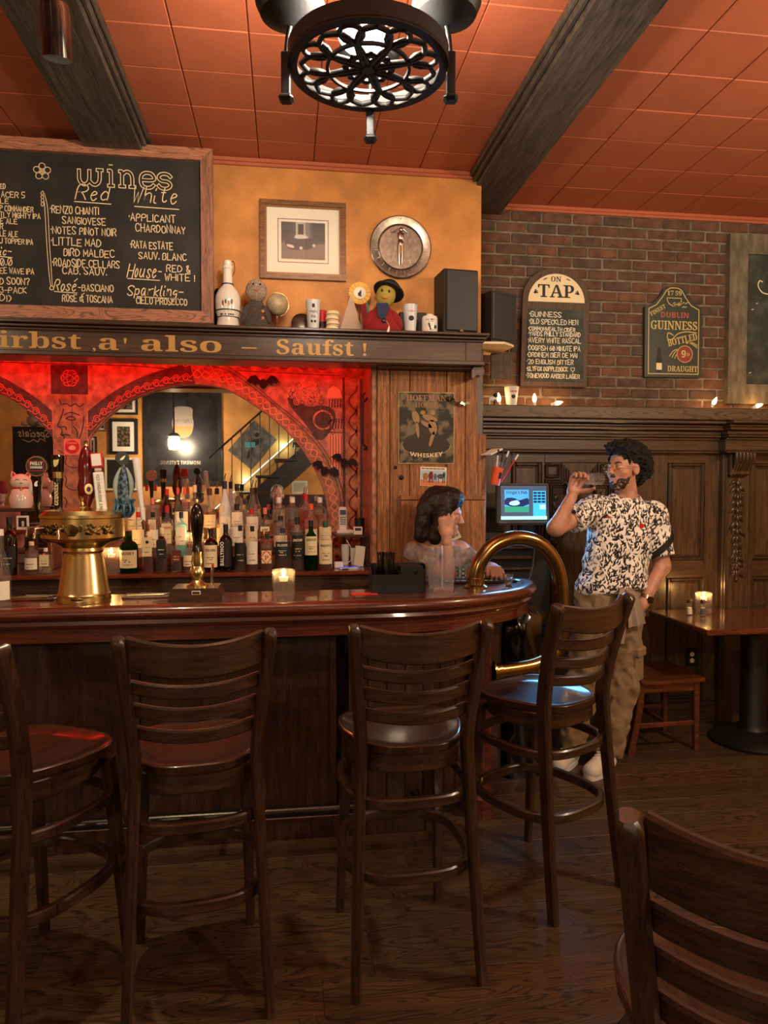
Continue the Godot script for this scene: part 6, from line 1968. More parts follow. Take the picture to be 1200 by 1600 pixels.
	text(s, "GUINNESS", .016, Transform3D(Basis(Vector3.BACK, PI * .5), Vector3(.005, .075, .0185)), font("Droid Serif", 700), 0, 0, .0008, 1, 0, .1)
	put(s, "lettering", M.cream, h)

	h = H.call("glossy maroon figure-shaped tap handle with an oval badge", -.832, -3.14)
	put(lathe(S(), [Vector2(0, -.02), Vector2(.012, -.02), Vector2(.016, .02), Vector2(.034, .06), Vector2(.04, .1), Vector2(.032, .14), Vector2(.036, .18), Vector2(.034, .22), Vector2(.022, .265), Vector2(.01, .285), Vector2(0, .287)], 24), "grip", M.maroon, h)
	put(lathe(S(), [Vector2(0, .284), Vector2(.009, .284), Vector2(.007, .295), Vector2(.01, .305), Vector2(0, .312)], 12), "gold_tip", M.brass, h)
	put(ell(S(), Vector3(.018, .095, .034), Vector3(.018, .024, .006), 16, 10, Basis(Vector3.UP, .4)), "oval_badge", M.cream, h)
	put(ell(S(), Vector3(.019, .095, .039), Vector3(.009, .012, .003), 12, 8, Basis(Vector3.UP, .4)), "badge_print", M.brown_ink, h)

	h = H.call("white slanted tap handle with vertical lettering", -.757, -3.1, .09)
	put(bx(S(), Vector3(0, .065, 0), Vector3(.042, .21, .024), .004), "grip", M.white_plastic, h)
	put(bx(S(), Vector3(0.0, .182, 0), Vector3(.03, .018, .018), .004), "neck", M.pewter, h)
	put(bx(S(), Vector3(0.0, .222, 0), Vector3(.052, .066, .022), .005), "head_block", M.red, h)
	put(bx(S(), Vector3(0.0, .224, .0115), Vector3(.04, .052, .003), .001), "head_plate", M.white_plastic, h)
	s = S()
	text(s, "AVERY BREWING CO", .012, Transform3D(Basis(Vector3.BACK, PI * .5), Vector3(.006, .065, .0125)), font("Droid Serif", 400), 0, 0, .0008, 1, 0, .185)
	put(s, "lettering", M.ink, h)

	h = H.call("blue-grey sculpted fish tap handle with a round dark badge", -.668, -3.12)
	put(lathe(S(), [Vector2(0, -.03), Vector2(.02, -.03), Vector2(.032, -.01), Vector2(.036, .03), Vector2(.03, .06), Vector2(.024, .11), Vector2(.022, .15), Vector2(.012, .19), Vector2(.008, .205), Vector2(0, .206)], 18), "grip", M.blue_grey, h)
	s = S()
	for k in 9:
		var a := TAU * k / 9.0
		tube(s, spline3([Vector3(cos(a) * .022, -.03, sin(a) * .022), Vector3(cos(a) * .042, 0.0, sin(a) * .042), Vector3(cos(a) * .036, .03, sin(a) * .036), Vector3(cos(a) * .046, .05, sin(a) * .046)], 4), .005, 6)
	put(s, "waves", mk("wave_blue", Color(.25, .42, .55), .35), h)
	for sg in [-1.0, 1.0]:
		put(tube(S(), spline3([Vector3(sg * .012, .19, .004), Vector3(sg * .03, .14, .006), Vector3(sg * .034, .09, .01), Vector3(sg * .026, .05, .014)], 4), [.004, .006, .008, .01, .011, .012, .012, .011, .01, .009, .007, .006, .005], 8), "fin", mk("fin_pale", Color(.55, .62, .6), .35) if not M.has("fin_pale") else M.fin_pale, h)
	put(lathe(S(), [Vector2(0, -.009), Vector2(.028, -.009), Vector2(.03, 0), Vector2(.028, .009), Vector2(0, .009)], 28, Transform3D(Basis(Vector3.UP, .3) * Basis(Vector3.RIGHT, PI * .5), Vector3(-.006, .232, 0))), "badge", M.sign_green, h)
	put(prism(S(), smooth2([Vector2(-.014, -.01), Vector2(0.0, .006), Vector2(.014, .014), Vector2(.008, 0.0), Vector2(.002, -.008)], 1, true), .009, .011, Transform3D(Basis(Vector3.UP, .3), Vector3(-.006, .232, 0))), "badge_mark", M.chalk, h)

	h = H.call("slim plain white tap handle leaning over", -.588, -3.1, .1)
	put(lathe(S(), [Vector2(0, -.04), Vector2(.009, -.04), Vector2(.01, .05), Vector2(.016, .17), Vector2(.017, .232), Vector2(0, .236)], 6), "grip", M.white_plastic, h)
	put(lathe(S(), [Vector2(0, -.085), Vector2(.008, -.085), Vector2(.01, -.05), Vector2(0, -.04)], 12), "ferrule", M.chrome, h)

	# hand pump
	t = thing("beer_hand_pump", "wooden box hand pump with brass column and black turned handle", "hand pump", Vector3(-.374, BAR, -3.085))
	s = prism(S(), [Vector2(-.112, 0), Vector2(.108, 0), Vector2(.108, .018), Vector2(.09, .058), Vector2(-.096, .058), Vector2(-.112, .018)], -.09, .07)
	put(s, "box", M.header_wood, t)
	put(bx(S(), Vector3(.002, .04, .071), Vector3(.036, .016, .003), .001), "name_plate", M.white_paper, t)
	put(bx(S(), Vector3(.002, .04, .0725), Vector3(.03, .011, .002), .0005), "plate_inset", M.header_wood, t)
	put(lathe(S(), [Vector2(0, .058), Vector2(.045, .058), Vector2(.045, .064), Vector2(.026, .075), Vector2(.02, .085), Vector2(.03, .105), Vector2(.031, .125), Vector2(.022, .145), Vector2(.026, .165), Vector2(.022, .19), Vector2(.024, .205), Vector2(0, .206)], 28), "brass_column", M.brass, t)
	put(lathe(S(), [Vector2(0, .205), Vector2(.023, .205), Vector2(.02, .222), Vector2(.017, .24), Vector2(.021, .27), Vector2(.027, .32), Vector2(.029, .35), Vector2(.024, .385), Vector2(.014, .402), Vector2(.009, .408), Vector2(0, .409)], 28), "handle", M.black_gloss, t)
	put(lathe(S(), [Vector2(0, .407), Vector2(.007, .407), Vector2(.009, .416), Vector2(.005, .428), Vector2(0, .43)], 12), "tip", M.brass, t)
	put(tube(S(), [Vector3(.062, .058, 0), Vector3(.058, .1, 0), Vector3(.064, .142, 0)], .006, 10), "side_spout", M.chrome, t)
	put(ell(S(), Vector3(.064, .147, 0), Vector3(.006, .006, .006), 10, 8), "spout_tip", M.red, t)

	votive(Vector3(-.012, BAR, -3.035), "lit ribbed glass candle on the bar", G.candle)
	votive(Vector3(-.905, 1.1, -3.86), "lit ribbed glass candle on the back counter beside the tap tower", G.candle * .8)
	votive(Vector3(-.495, 1.17, -3.985), "lit candle glowing among the bottles behind the hand pump", G.candle * .6)

	# straw and napkin caddy
	t = thing("napkin_caddy", "black plastic napkin and straw caddy on the bar", "caddy", Vector3(.505, BAR, -3.2), -.05)
	s = prism(S(), [Vector2(-.125, -.05), Vector2(.085, -.05), Vector2(.125, -.012), Vector2(.125, .07), Vector2(-.125, .07)], 0.0, .006, Transform3D(Basis(Vector3(1, 0, 0), Vector3(0, 0, -1), Vector3(0, 1, 0)), Vector3.ZERO))
	put(s, "floor", M.black_plastic, t)
	for e in [[Vector2(-.125, .05), Vector2(.085, .05), .085], [Vector2(.085, .05), Vector2(.125, .012), .105], [Vector2(.125, .012), Vector2(.125, -.07), .125], [Vector2(-.125, -.07), Vector2(.125, -.07), .125], [Vector2(-.125, .05), Vector2(-.125, -.07), .11], [Vector2(0.0, .05), Vector2(0.0, -.07), .1]]:
		var a: Vector2 = e[0]
		var b: Vector2 = e[1]
		var d := b - a
		put(bx(S(), Vector3((a.x + b.x) * .5, e[2] * .5, (a.y + b.y) * .5), Vector3(d.length() + .004, e[2], .004), .001, Basis(Vector3.UP, -d.angle())), "wall", M.black_plastic, t)
	rng.seed = 17
	for i in 36:
		var st := thing("drinking_straw", "thin black drinking straw standing in the caddy", "straw", Vector3(.405 + .09 * rng.randf(), BAR + .007, -3.165 - .075 * rng.randf()), 0.0, "black straws in the caddy")
		st.rotation = Vector3(rng.randf_range(-.04, .04), 0, rng.randf_range(-.05, .05))
		put_mesh(straw_mesh(), "tube", M.black_gloss, st)
	for i in 6:
		t = thing("paper_napkin", "%s in the caddy" % ["front black napkin", "second black napkin from the front", "third black napkin from the front", "fourth black napkin from the front", "fifth black napkin just before the maroon one", "rearmost maroon napkin"][i], "napkin", Vector3(.565, BAR + .008, -3.175 - .013 * i), -.05, "napkins in the caddy")
		put(bx(S(), Vector3(0, .055, 0), Vector3(.105, .11 + .002 * (i % 2), .008), .002), "folded_sheet", M.black_matte if i < 5 else M.maroon, t)
	# pitcher of water
	t = thing("plastic_water_pitcher", "clear fluted plastic pitcher beside the caddy", "pitcher", Vector3(.705, BAR, -3.19))
	put(lathe(S(), [Vector2(0, 0), Vector2(.052, 0), Vector2(.055, .01), Vector2(.06, .15), Vector2(.066, .17), Vector2(.066, .205), Vector2(.063, .205), Vector2(.057, .16), Vector2(.05, .012), Vector2(0, .012)], 32), "body", M.clear_plastic, t)
	s = S()
	for i in 24:
		var a := TAU * i / 24.0
		tube(s, [Vector3(cos(a) * .054, .008, sin(a) * .054), Vector3(cos(a) * .06, .15, sin(a) * .06)], .0045, 6)
	put(s, "flutes", M.clear_plastic, t)
	# red card
	t = thing("red_paper_slip", "small bright red slip of paper lying on the bar", "paper", Vector3(.345, BAR, -3.155), .05)
	put(bx(S(), Vector3(0, .0012, 0), Vector3(.115, .002, .055), 0), "sheet", mk("slip_red", Color(.88, .2, .2), .6), t)
	# bar mat and shot glass
	t = thing("rubber_bar_mat", "black rubber bar mat under the bartender's hand", "bar mat", Vector3(.945, BAR, -3.475), 0.0)
	put(bx(S(), Vector3(0, .006, 0), Vector3(.4, .012, .12), .003), "mat", M.black_matte, t)
	s = S()
	marks(s, 0, .02, .34, 12, 0.0, 6)
	var mp := put(s, "pale_print", M.chalk, t)
	mp.rotation.x = -PI * .5
	mp.position = Vector3(0, .0124, .035)
	t = thing("shot_glass", "empty shot glass on the rounded bar end", "shot glass", Vector3(1.052, BAR, -3.275))
	put(lathe(S(), [Vector2(0, 0), Vector2(.017, 0), Vector2(.025, .062), Vector2(.022, .062), Vector2(.015, .014), Vector2(0, .012)], 24), "glass", M.thick_glass, t)
	# bottle at the picture edge
	t = thing("edge_bottle", "clear bottle with pale label cut off at the bar's picture edge", "bottle", Vector3(-1.135, BAR, -3.02))
	put(lathe(S(), [Vector2(0, 0), Vector2(.036, 0), Vector2(.038, .01), Vector2(.038, .11), Vector2(.03, .17), Vector2(.015, .23), Vector2(.013, .29), Vector2(0, .29)], 24), "glass", M.clear_glass, t)
	put(arc_patch(S(), .038, 1.3, .03, .105), "label", M.white_paper, t)
	put(lathe(S(), [Vector2(0, .285), Vector2(.0145, .285), Vector2(.0145, .31), Vector2(0, .312)], 14), "cap", M.white_plastic, t)
	# drip mats with tools either side of the tower
	for e in [[-1.075, "flat bar tools mat behind the tap tower base"], [-.6, "flat bar tools mat between tower and hand pump"]]:
		t = thing("drip_mat", e[1], "mat", Vector3(e[0], BAR, -3.205), 0.0, "drip mats")
		put(bx(S(), Vector3(0, .004, 0), Vector3(.2, .008, .11), .002), "mat", M.bar_edge, t)
		for k in 3:
			put(tube(S(), [Vector3(-.08 + .02 * k, .011, .03 - .03 * k), Vector3(.07 + .01 * k, .011, .025 - .02 * k)], .003, 6), "stirrer", M.pewter if k else M.brass, t)
	# back counter, right corner: telephone, organiser, cups, chargers
	t = thing("cordless_phone", "cordless telephone standing in its charging base on the side shelf", "telephone", Vector3(.338, 1.276, -4.12))
	put(bx(S(), Vector3(0, .011, 0), Vector3(.1, .022, .09), .006), "base", M.white_plastic, t)
	var ph := Basis(Vector3.RIGHT, -.12)
	put(bx(S(), Vector3(-.012, .085, 0.0), Vector3(.046, .14, .022), .006, ph), "handset", M.white_plastic, t)
	put(bx(S(), Vector3(-.012, .125, .016), Vector3(.034, .026, .004), .001, ph), "phone_display", M.navy, t)
	for i in 12: put(bx(S(), Vector3(-.023 + .011 * (i % 3), .095 - .013 * (i / 3), .0125 + .0015 * (i / 3)), Vector3(.008, .008, .004), .001, ph), "key", M.grey_plastic, t)
	t = thing("pen_pot", "dark pen pot with pens on the side shelf beside the telephone", "pen pot", Vector3(.425, 1.276, -4.13))
	put(lathe(S(), [Vector2(0, 0), Vector2(.028, 0), Vector2(.03, .09), Vector2(.027, .09), Vector2(.025, .006), Vector2(0, .006)], 18), "pot", M.black_plastic, t)
	for k in 5:
		var d := thing("pen", "%s pen leaning in the dark pot by the telephone" % ["black", "red", "silver", "blue", "orange"][k], "pen", Vector3(.425 + .006 * (k - 2), 1.284, -4.13), 0.0, "pens in the pot")
		put(tube(S(), [Vector3.ZERO, Vector3(.008 * (k - 2), .13 + .01 * (k % 3), .004)], .0035, 8), "barrel", [M.black_plastic, M.red, M.chrome, M.navy, M.orange][k], d)
	t = thing("small_card_box", "small white card box at the side shelf's front edge", "box", Vector3(.405, 1.276, -4.03))
	put(bx(S(), Vector3(0, .022, 0), Vector3(.05, .044, .03), .002), "box", M.white_paper, t)
	put(bx(S(), Vector3(0, .03, .0155), Vector3(.035, .016, .001)), "blue_print", M.navy, t)
	for i in 2:
		for k in 4:
			t = thing("paper_cup", "%s white paper cup in the %s stack on the back counter" % [["lowest", "second lowest", "third", "topmost"][k], ["tall", "short"][i]], "cup", Vector3(.335 + .052 * i, 1.1 + (.016 - .004 * i) * k, -4.06), 0.0, "stacked paper cups")
			put(lathe(S(), [Vector2(0, 0), Vector2(.018, 0), Vector2(.024, .06 + .01 * (1 - i)), Vector2(.0225, .06 + .01 * (1 - i)), Vector2(.0165, .003), Vector2(0, .003)], 18), "cup_wall", M.white_plastic, t)
	for k in 3:
		t = thing("paper_menu", "%s upright folded paper by the cups" % ["front", "middle", "rear"][k], "paper", Vector3(.412, 1.1, -4.0 - .02 * k), .15, "papers by the cups")
		put(bx(S(), Vector3(0, .055, 0), Vector3(.055, .11, .003), 0, Basis(Vector3.BACK, -.12)), "sheet", M.white_paper, t)
	t = thing("phone_charger", "white charger block with cable on the back counter", "charger", Vector3(.285, 1.1, -3.9))
	put(bx(S(), Vector3(0, .018, 0), Vector3(.05, .036, .035), .005), "block", M.white_plastic, t)
	put(tube(S(), spline3([Vector3(.02, .02, 0.0), Vector3(.07, .04, -.02), Vector3(.075, .1, -.05), Vector3(.05, .15, -.08)], 6), .002, 6), "cable", M.white_plastic, t)
	t = thing("charging_phone", "mobile phone lying on the counter beside the charger", "mobile phone", Vector3(.345, 1.1, -3.87), .2)
	put(bx(S(), Vector3(0, .004, 0), Vector3(.13, .008, .065), .003), "body", M.white_plastic, t)
	put(bx(S(), Vector3(0, .0083, 0), Vector3(.12, .001, .057), 0), "phone_screen", mk("blue_screen", Color(.1, .1, .3), .2, 0, null, Vector3.ONE, {"emit": Color(.25, .25, .9), "power": .5}), t)
	t = thing("black_cable", "black cable with a round plug lying on the counter", "cable", Vector3(.4, 1.1, -3.84))
	put(tube(S(), spline3([Vector3(-.1, .004, .02), Vector3(-.03, .004, -.01), Vector3(.02, .012, 0.0), Vector3(.05, .018, -.02)], 6), .0025, 6), "wire", M.black_plastic, t)
	put(ell(S(), Vector3(.05, .018, -.02), Vector3(.014, .012, .012), 12, 8), "plug", M.black_plastic, t)
	# pinned prints along the left end of the back counter
	t = thing("small_framed_print", "small white framed print leaning behind the dark wine bottle", "picture", Vector3(-1.405, 1.32, -4.05), .1)
	put(bx(S(), Vector3(0, .035, 0), Vector3(.062, .075, .008), .002), "frame", M.white_paper, t)
	put(bx(S(), Vector3(0, .037, .0045), Vector3(.04, .05, .001)), "print", M.ink, t)
	put(bx(S(), Vector3(.002, .03, .0052), Vector3(.012, .028, .001)), "print_figure", M.cream, t)
	t = thing("counter_riser", "low wooden riser at the left end of the back counter", "riser", Vector3(-1.42, 1.1, -4.1))
	put(bx(S(), Vector3(0, .208, 0), Vector3(.36, .024, .2), .003), "shelf", M.bar_wood, t)
	for x in [-.16, .16]: put(bx(S(), Vector3(x, .099, 0), Vector3(.024, .196, .18), .003), "support", M.bar_wood, t)
	# ledge with the lucky cat
	t = thing("cat_ledge", "narrow dark ledge in the far arch under the ceramic cat", "shelf", Vector3(-1.48, 1.42, -4.25))
	put(bx(S(), Vector3(0, 0, 0), Vector3(.26, .02, .16), .003), "board", M.header_wood, t)
	put(bx(S(), Vector3(0, -.04, -.04), Vector3(.02, .06, .06), .003), "bracket", M.header_wood, t)
	lucky_cat(Vector3(-1.475, 1.43, -4.235))
	# red dish and can by the tower
	t = thing("red_glass_dish", "small red glass dish between tower and painted post", "dish", Vector3(-1.185, 1.1, -4.03))
	put(lathe(S(), [Vector2(0, 0), Vector2(.02, 0), Vector2(.012, .02), Vector2(.01, .22), Vector2(.035, .26), Vector2(.036, .29), Vector2(0, .285)], 20), "glass", M.maroon, t)

func straw_mesh() -> Mesh:
	if not cache.has("straw"):
		var s := tube(S(), [Vector3.ZERO, Vector3(0, .175, 0)], .003, 6)
		s.generate_normals()
		cache["straw"] = s.commit()
	return cache["straw"]

func lucky_cat(at: Vector3) -> void:
	var t := thing("ceramic_lucky_cat", "white ceramic lucky cat with red ears on the ledge", "figurine", at, .35)
	t.scale = Vector3.ONE * .88
	put(lathe(S(), [Vector2(0, 0), Vector2(.06, 0), Vector2(.068, .02), Vector2(.07, .06), Vector2(.056, .11), Vector2(.04, .13), Vector2(0, .135)], 24), "body", M.white_gloss, t)
	put(ell(S(), Vector3(0, .165, .005), Vector3(.062, .052, .052), 24, 16), "head", M.white_gloss, t)
	for sg in [-1.0, 1.0]:
		put(lathe(S(), [Vector2(0, 0), Vector2(.02, 0), Vector2(.014, .02), Vector2(0, .04)], 12, Transform3D(Basis(Vector3.BACK, -.35 * sg), Vector3(.038 * sg, .198, 0)), .6), "ear", M.white_gloss, t)
		put(lathe(S(), [Vector2(0, 0), Vector2(.012, 0), Vector2(.008, .014), Vector2(0, .026)], 10, Transform3D(Basis(Vector3.BACK, -.35 * sg), Vector3(.038 * sg, .203, .008)), .5), "ear_lining", M.red, t)
		put(tube(S(), spline3([Vector3(.012 * sg, .175, .055), Vector3(.022 * sg, .181, .053), Vector3(.034 * sg, .175, .048)], 3), .002, 5), "eye", M.ink, t)
	put(ell(S(), Vector3(.062, .13, .02), Vector3(.02, .048, .022), 14, 10, Basis(Vector3.BACK, -.25)), "raised_paw", M.white_gloss, t)
	put(ell(S(), Vector3(0, .158, .058), Vector3(.006, .004, .004), 8, 6), "nose", M.red, t)
	put(lathe(S(), [Vector2(.038, .122), Vector2(.048, .122), Vector2(.05, .13), Vector2(.038, .134)], 24), "collar", M.red, t)
	put(ell(S(), Vector3(0, .118, .05), Vector3.ONE * .01, 12, 8), "bell", M.brass, t)
# ---------------------------------------------------------------- bottles
# label, x, height, radius, shape, glass, fill, fill share, label colour, label from, to, lettering, its colour, cap, pourer
const FRONT_ROW := [
	["dark wine bottle with a black label at the picture edge", -1.405, .293, .0371, "wine", "dark_glass", "", 0.00, "ink", .12, .5, "", "chalk", "black_plastic", 0],
	["cork-topped clear bottle with a narrow white label behind the tap tower", -1.299, .167, .0327, "whiskey", "clear_glass", "dark_whiskey", .5, "white_paper", .15, .5, "", "ink", "cream", 0],
	["short clear square bottle with cream label behind the tap tower", -1.231, .133, .0282, "square", "clear_glass", "water", .25, "cream", .3, .75, "", "ink", "white_plastic", 0],
	["squat green bottle with a wide cream label", -.817, .216, .0469, "wine", "green_glass", "", 0.00, "cream", .12, .55, "QUIET", "brown_ink", "black_plastic", 0],
	["square bottle with pale label and black dot", -.72, .249, .0358, "square", "clear_glass", "whiskey", .45, "cream", .34, .74, "", "ink", "bronze", 0],
	["tall amber square bottle with a grey-black label", -.65, .235, .0343, "square", "clear_glass", "dark_whiskey", .8, "slate", .32, .72, "", "chalk", "cream", 0],
	["broad amber bottle with a maroon label", -.574, .187, .0444, "square", "clear_glass", "dark_whiskey", .6, "maroon_label", .28, .62, "", "cream", "cream", 0],
	["small bottle half hidden by the hand pump", -.511, .145, .0297, "whiskey", "clear_glass", "whiskey", .5, "cream", .2, .6, "", "ink", "bronze", 0],
	["black bottle with a pointed cream shield label", -.398, .226, .0416, "wine", "dark_glass", "", 0.00, "cream", .1, .62, "TEELING", "ink", "black_plastic", 0],
	["black bottle with white lettering running upward", -.32, .249, .0352, "wine", "dark_glass", "", 0.00, "ink", .1, .66, "BALLYHOO", "white_paper", "black_plastic", 0],
	["amber bottle with an arched black label", -.244, .242, .0337, "whiskey", "clear_glass", "dark_whiskey", .62, "ink", .15, .62, "", "cream", "black_plastic", 0],
	["amber bottle with an arched white label", -.181, .238, .0355, "whiskey", "clear_glass", "whiskey", .6, "white_paper", .15, .66, "", "ink", "black_plastic", 0],
	["amber bottle with a red diamond label", -.105, .196, .0408, "square", "clear_glass", "whiskey", .6, "cream", .2, .55, "POWERS", "red", "black_plastic", 0],
	["amber bottle with a dark navy label behind the bar candle", -.021, .226, .0445, "whiskey", "clear_glass", "dark_whiskey", .6, "navy_label", .3, .68, "TULLAMORE", "cream", "navy", 0],
	["amber bottle with a black label beside the green bottle", .06, .278, .0378, "whiskey", "clear_glass", "dark_whiskey", .6, "ink", .2, .68, "JAMESON", "cream", "black_plastic", 0],
	["green bottle with a cream label", .133, .267, .0398, "whiskey", "green_glass", "", 0.00, "cream", .3, .68, "JAMESON", "green", "black_plastic", 0],
	["amber bottle with cream label last before the charger cables", .211, .259, .0417, "whiskey", "clear_glass", "whiskey", .55, "cream", .12, .62, "PADDY'S", "ink", "green", 0],
]
const MIDDLE_ROW := [
	["clear bottle with red cap behind the green bottle", -.799, .241, .0337, "whiskey", "clear_glass", "water", .5, "cream", .2, .6, "", "ink", "red", 0],
	["clear bottle with dark cap and white neck seal", -.722, .24, .0305, "whiskey", "clear_glass", "water", .6, "white_paper", .2, .6, "", "red", "ink", 0],
	["clear square bottle with red print", -.647, .275, .0341, "square", "clear_glass", "water", .6, "cream", .25, .65, "BEEFEATER", "red", "red", 0],
	["turquoise square bottle with a portrait label", -.572, .24, .0377, "square", "teal_glass", "", 0.00, "white_paper", .25, .66, "", "navy", "navy", 0],
	["pale pink bottle behind the black lettered bottle", -.351, .274, .0313, "vodka", "clear_glass", "pink_drink", .5, "cream", .2, .55, "", "ink", "cream", 0],
	["clear bottle with white label behind the arched black label", -.271, .284, .035, "vodka", "clear_glass", "water", .6, "white_paper", .18, .55, "", "brown_ink", "black_plastic", 0],
	["clear bottle with red and cream label", -.191, .256, .0352, "whiskey", "clear_glass", "water", .55, "cream", .2, .6, "", "red", "red", 0],
	["wide square decanter with a pink stopper", -.117, .262, .0407, "square", "clear_glass", "gold_rum", .5, "cream", .5, .6, "", "ink", "pink", 0],
	["round-shouldered clear bottle with black stopper", -.032, .215, .0391, "whiskey", "clear_glass", "gold_rum", .5, "cream", .2, .5, "", "ink", "black_plastic", 0],
	["pink-tinted bottle behind the black labelled bottle", .06, .208, .0358, "whiskey", "clear_glass", "pink_drink", .5, "ink", .3, .6, "", "cream", "black_plastic", 0],
	["gold bottle with an orange cap", .139, .283, .036, "whiskey", "clear_glass", "gold_rum", .45, "cream", .2, .5, "", "ink", "orange", 0],
	["pink bottle with a grey cap at the row end", .218, .257, .0362, "whiskey", "clear_glass", "pink_drink", .6, "cream", .25, .6, "", "red", "grey_plastic", 0],
]
const BACK_ROW := [
	["red-capped bottle beside the white tap handle", -.865, .321, .0314, "whiskey", "clear_glass", "water", .5, "cream", .2, .6, "", "ink", "red", 0],
	["red-capped bottle with white label next to another red cap", -.813, .321, .0315, "whiskey", "clear_glass", "water", .55, "white_paper", .2, .6, "", "ink", "red", 0],
	["wide jar-like bottle with a pink lid", -.751, .245, .044, "square", "clear_glass", "pink_drink", .5, "cream", .2, .5, "", "red", "pink", 0],
	["dark round-shouldered bottle with red collar", -.673, .296, .0406, "whiskey", "dark_glass", "", 0.00, "ink", .2, .55, "", "cream", "red", 0],
	["orange-sealed bottle with steel pourer", -.613, .303, .0283, "whiskey", "clear_glass", "gold_rum", .5, "white_paper", .2, .55, "", "red", "orange", 1],
	["clear bottle with orange seal beside its twin", -.574, .303, .0284, "whiskey", "clear_glass", "water", .5, "white_paper", .2, .55, "", "red", "orange", 1],
	["broad clear rum bottle with white label and pourer", -.517, .318, .0428, "vodka", "clear_glass", "water", .6, "white_paper", .2, .62, "BACARDI", "red", "cream", 1],
	["slope-shouldered golden bottle with pourer", -.435, .299, .0377, "slope", "clear_glass", "gold_rum", .55, "cream", .25, .5, "", "brown_ink", "brown_ink", 1],
	["tall frosted bottle with a blue cap and pourer", -.349, .34, .0397, "slope", "frost_glass", "", 0.00, "white_paper", .2, .4, "", "navy", "navy", 1],
	["clear bottle with a long black cap", -.28, .325, .0362, "vodka", "clear_glass", "water", .6, "white_paper", .2, .5, "", "red", "black_plastic", 0],
	["clear slope-shouldered bottle with pourer left of the decanter", -.194, .303, .0365, "slope", "clear_glass", "water", .55, "white_paper", .2, .45, "", "red", "brown_ink", 1],
	["clear short-necked vodka bottle with blue print", -.042, .247, .0405, "vodka", "clear_glass", "water", .65, "none", .2, .5, "ABSOLUT", "navy", "white_plastic", 0],
	["clear short-necked vodka bottle with orange print", .037, .247, .0408, "vodka", "clear_glass", "gold_rum", .4, "none", .2, .5, "ABSOLUT", "brown_ink", "white_plastic", 0],
	["red tinted vodka bottle with pourer", .115, .265, .0335, "vodka", "clear_glass", "pink_drink", .65, "none", .2, .5, "ABSOLUT", "red", "red", 1],
	["peach tinted vodka bottle at the end of the mirror", .197, .247, .0393, "vodka", "clear_glass", "gold_rum", .6, "none", .2, .5, "", "orange", "white_plastic", 0],
]

const SHAPES := {
	"whiskey": [Vector2(.9, 0), Vector2(1, .02), Vector2(1, .6), Vector2(.97, .64), Vector2(.8, .7), Vector2(.5, .745), Vector2(.37, .79), Vector2(.34, .92)],
	"vodka": [Vector2(.9, 0), Vector2(1, .02), Vector2(1, .66), Vector2(.96, .7), Vector2(.75, .75), Vector2(.44, .78), Vector2(.37, .81), Vector2(.36, .91)],
	"slope": [Vector2(.9, 0), Vector2(1, .02), Vector2(1, .48), Vector2(.92, .56), Vector2(.7, .66), Vector2(.48, .74), Vector2(.37, .81), Vector2(.34, .91)],
	"wine": [Vector2(.9, 0), Vector2(1, .02), Vector2(1, .62), Vector2(.95, .67), Vector2(.72, .73), Vector2(.42, .77), Vector2(.36, .82), Vector2(.35, .92)],
	"square": [Vector2(.92, 0), Vector2(1, .02), Vector2(1, .66), Vector2(.94, .71), Vector2(.55, .77), Vector2(.36, .8), Vector2(.35, .9)],
}

func arc_patch(s: SurfaceTool, r: float, half: float, y0: float, y1: float, t := .0006) -> SurfaceTool:
	s.set_smooth_group(3)
	var n := 10
	for i in n:
		var a := -half + 2.0 * half * i / n
		var b := -half + 2.0 * half * (i + 1) / n
		var da := Vector3(sin(a), 0, cos(a)) * (r + t)
		var db := Vector3(sin(b), 0, cos(b)) * (r + t)
		oq(s, da + Vector3(0, y0, 0), db + Vector3(0, y0, 0), db + Vector3(0, y1, 0), da + Vector3(0, y1, 0), da)
	return s

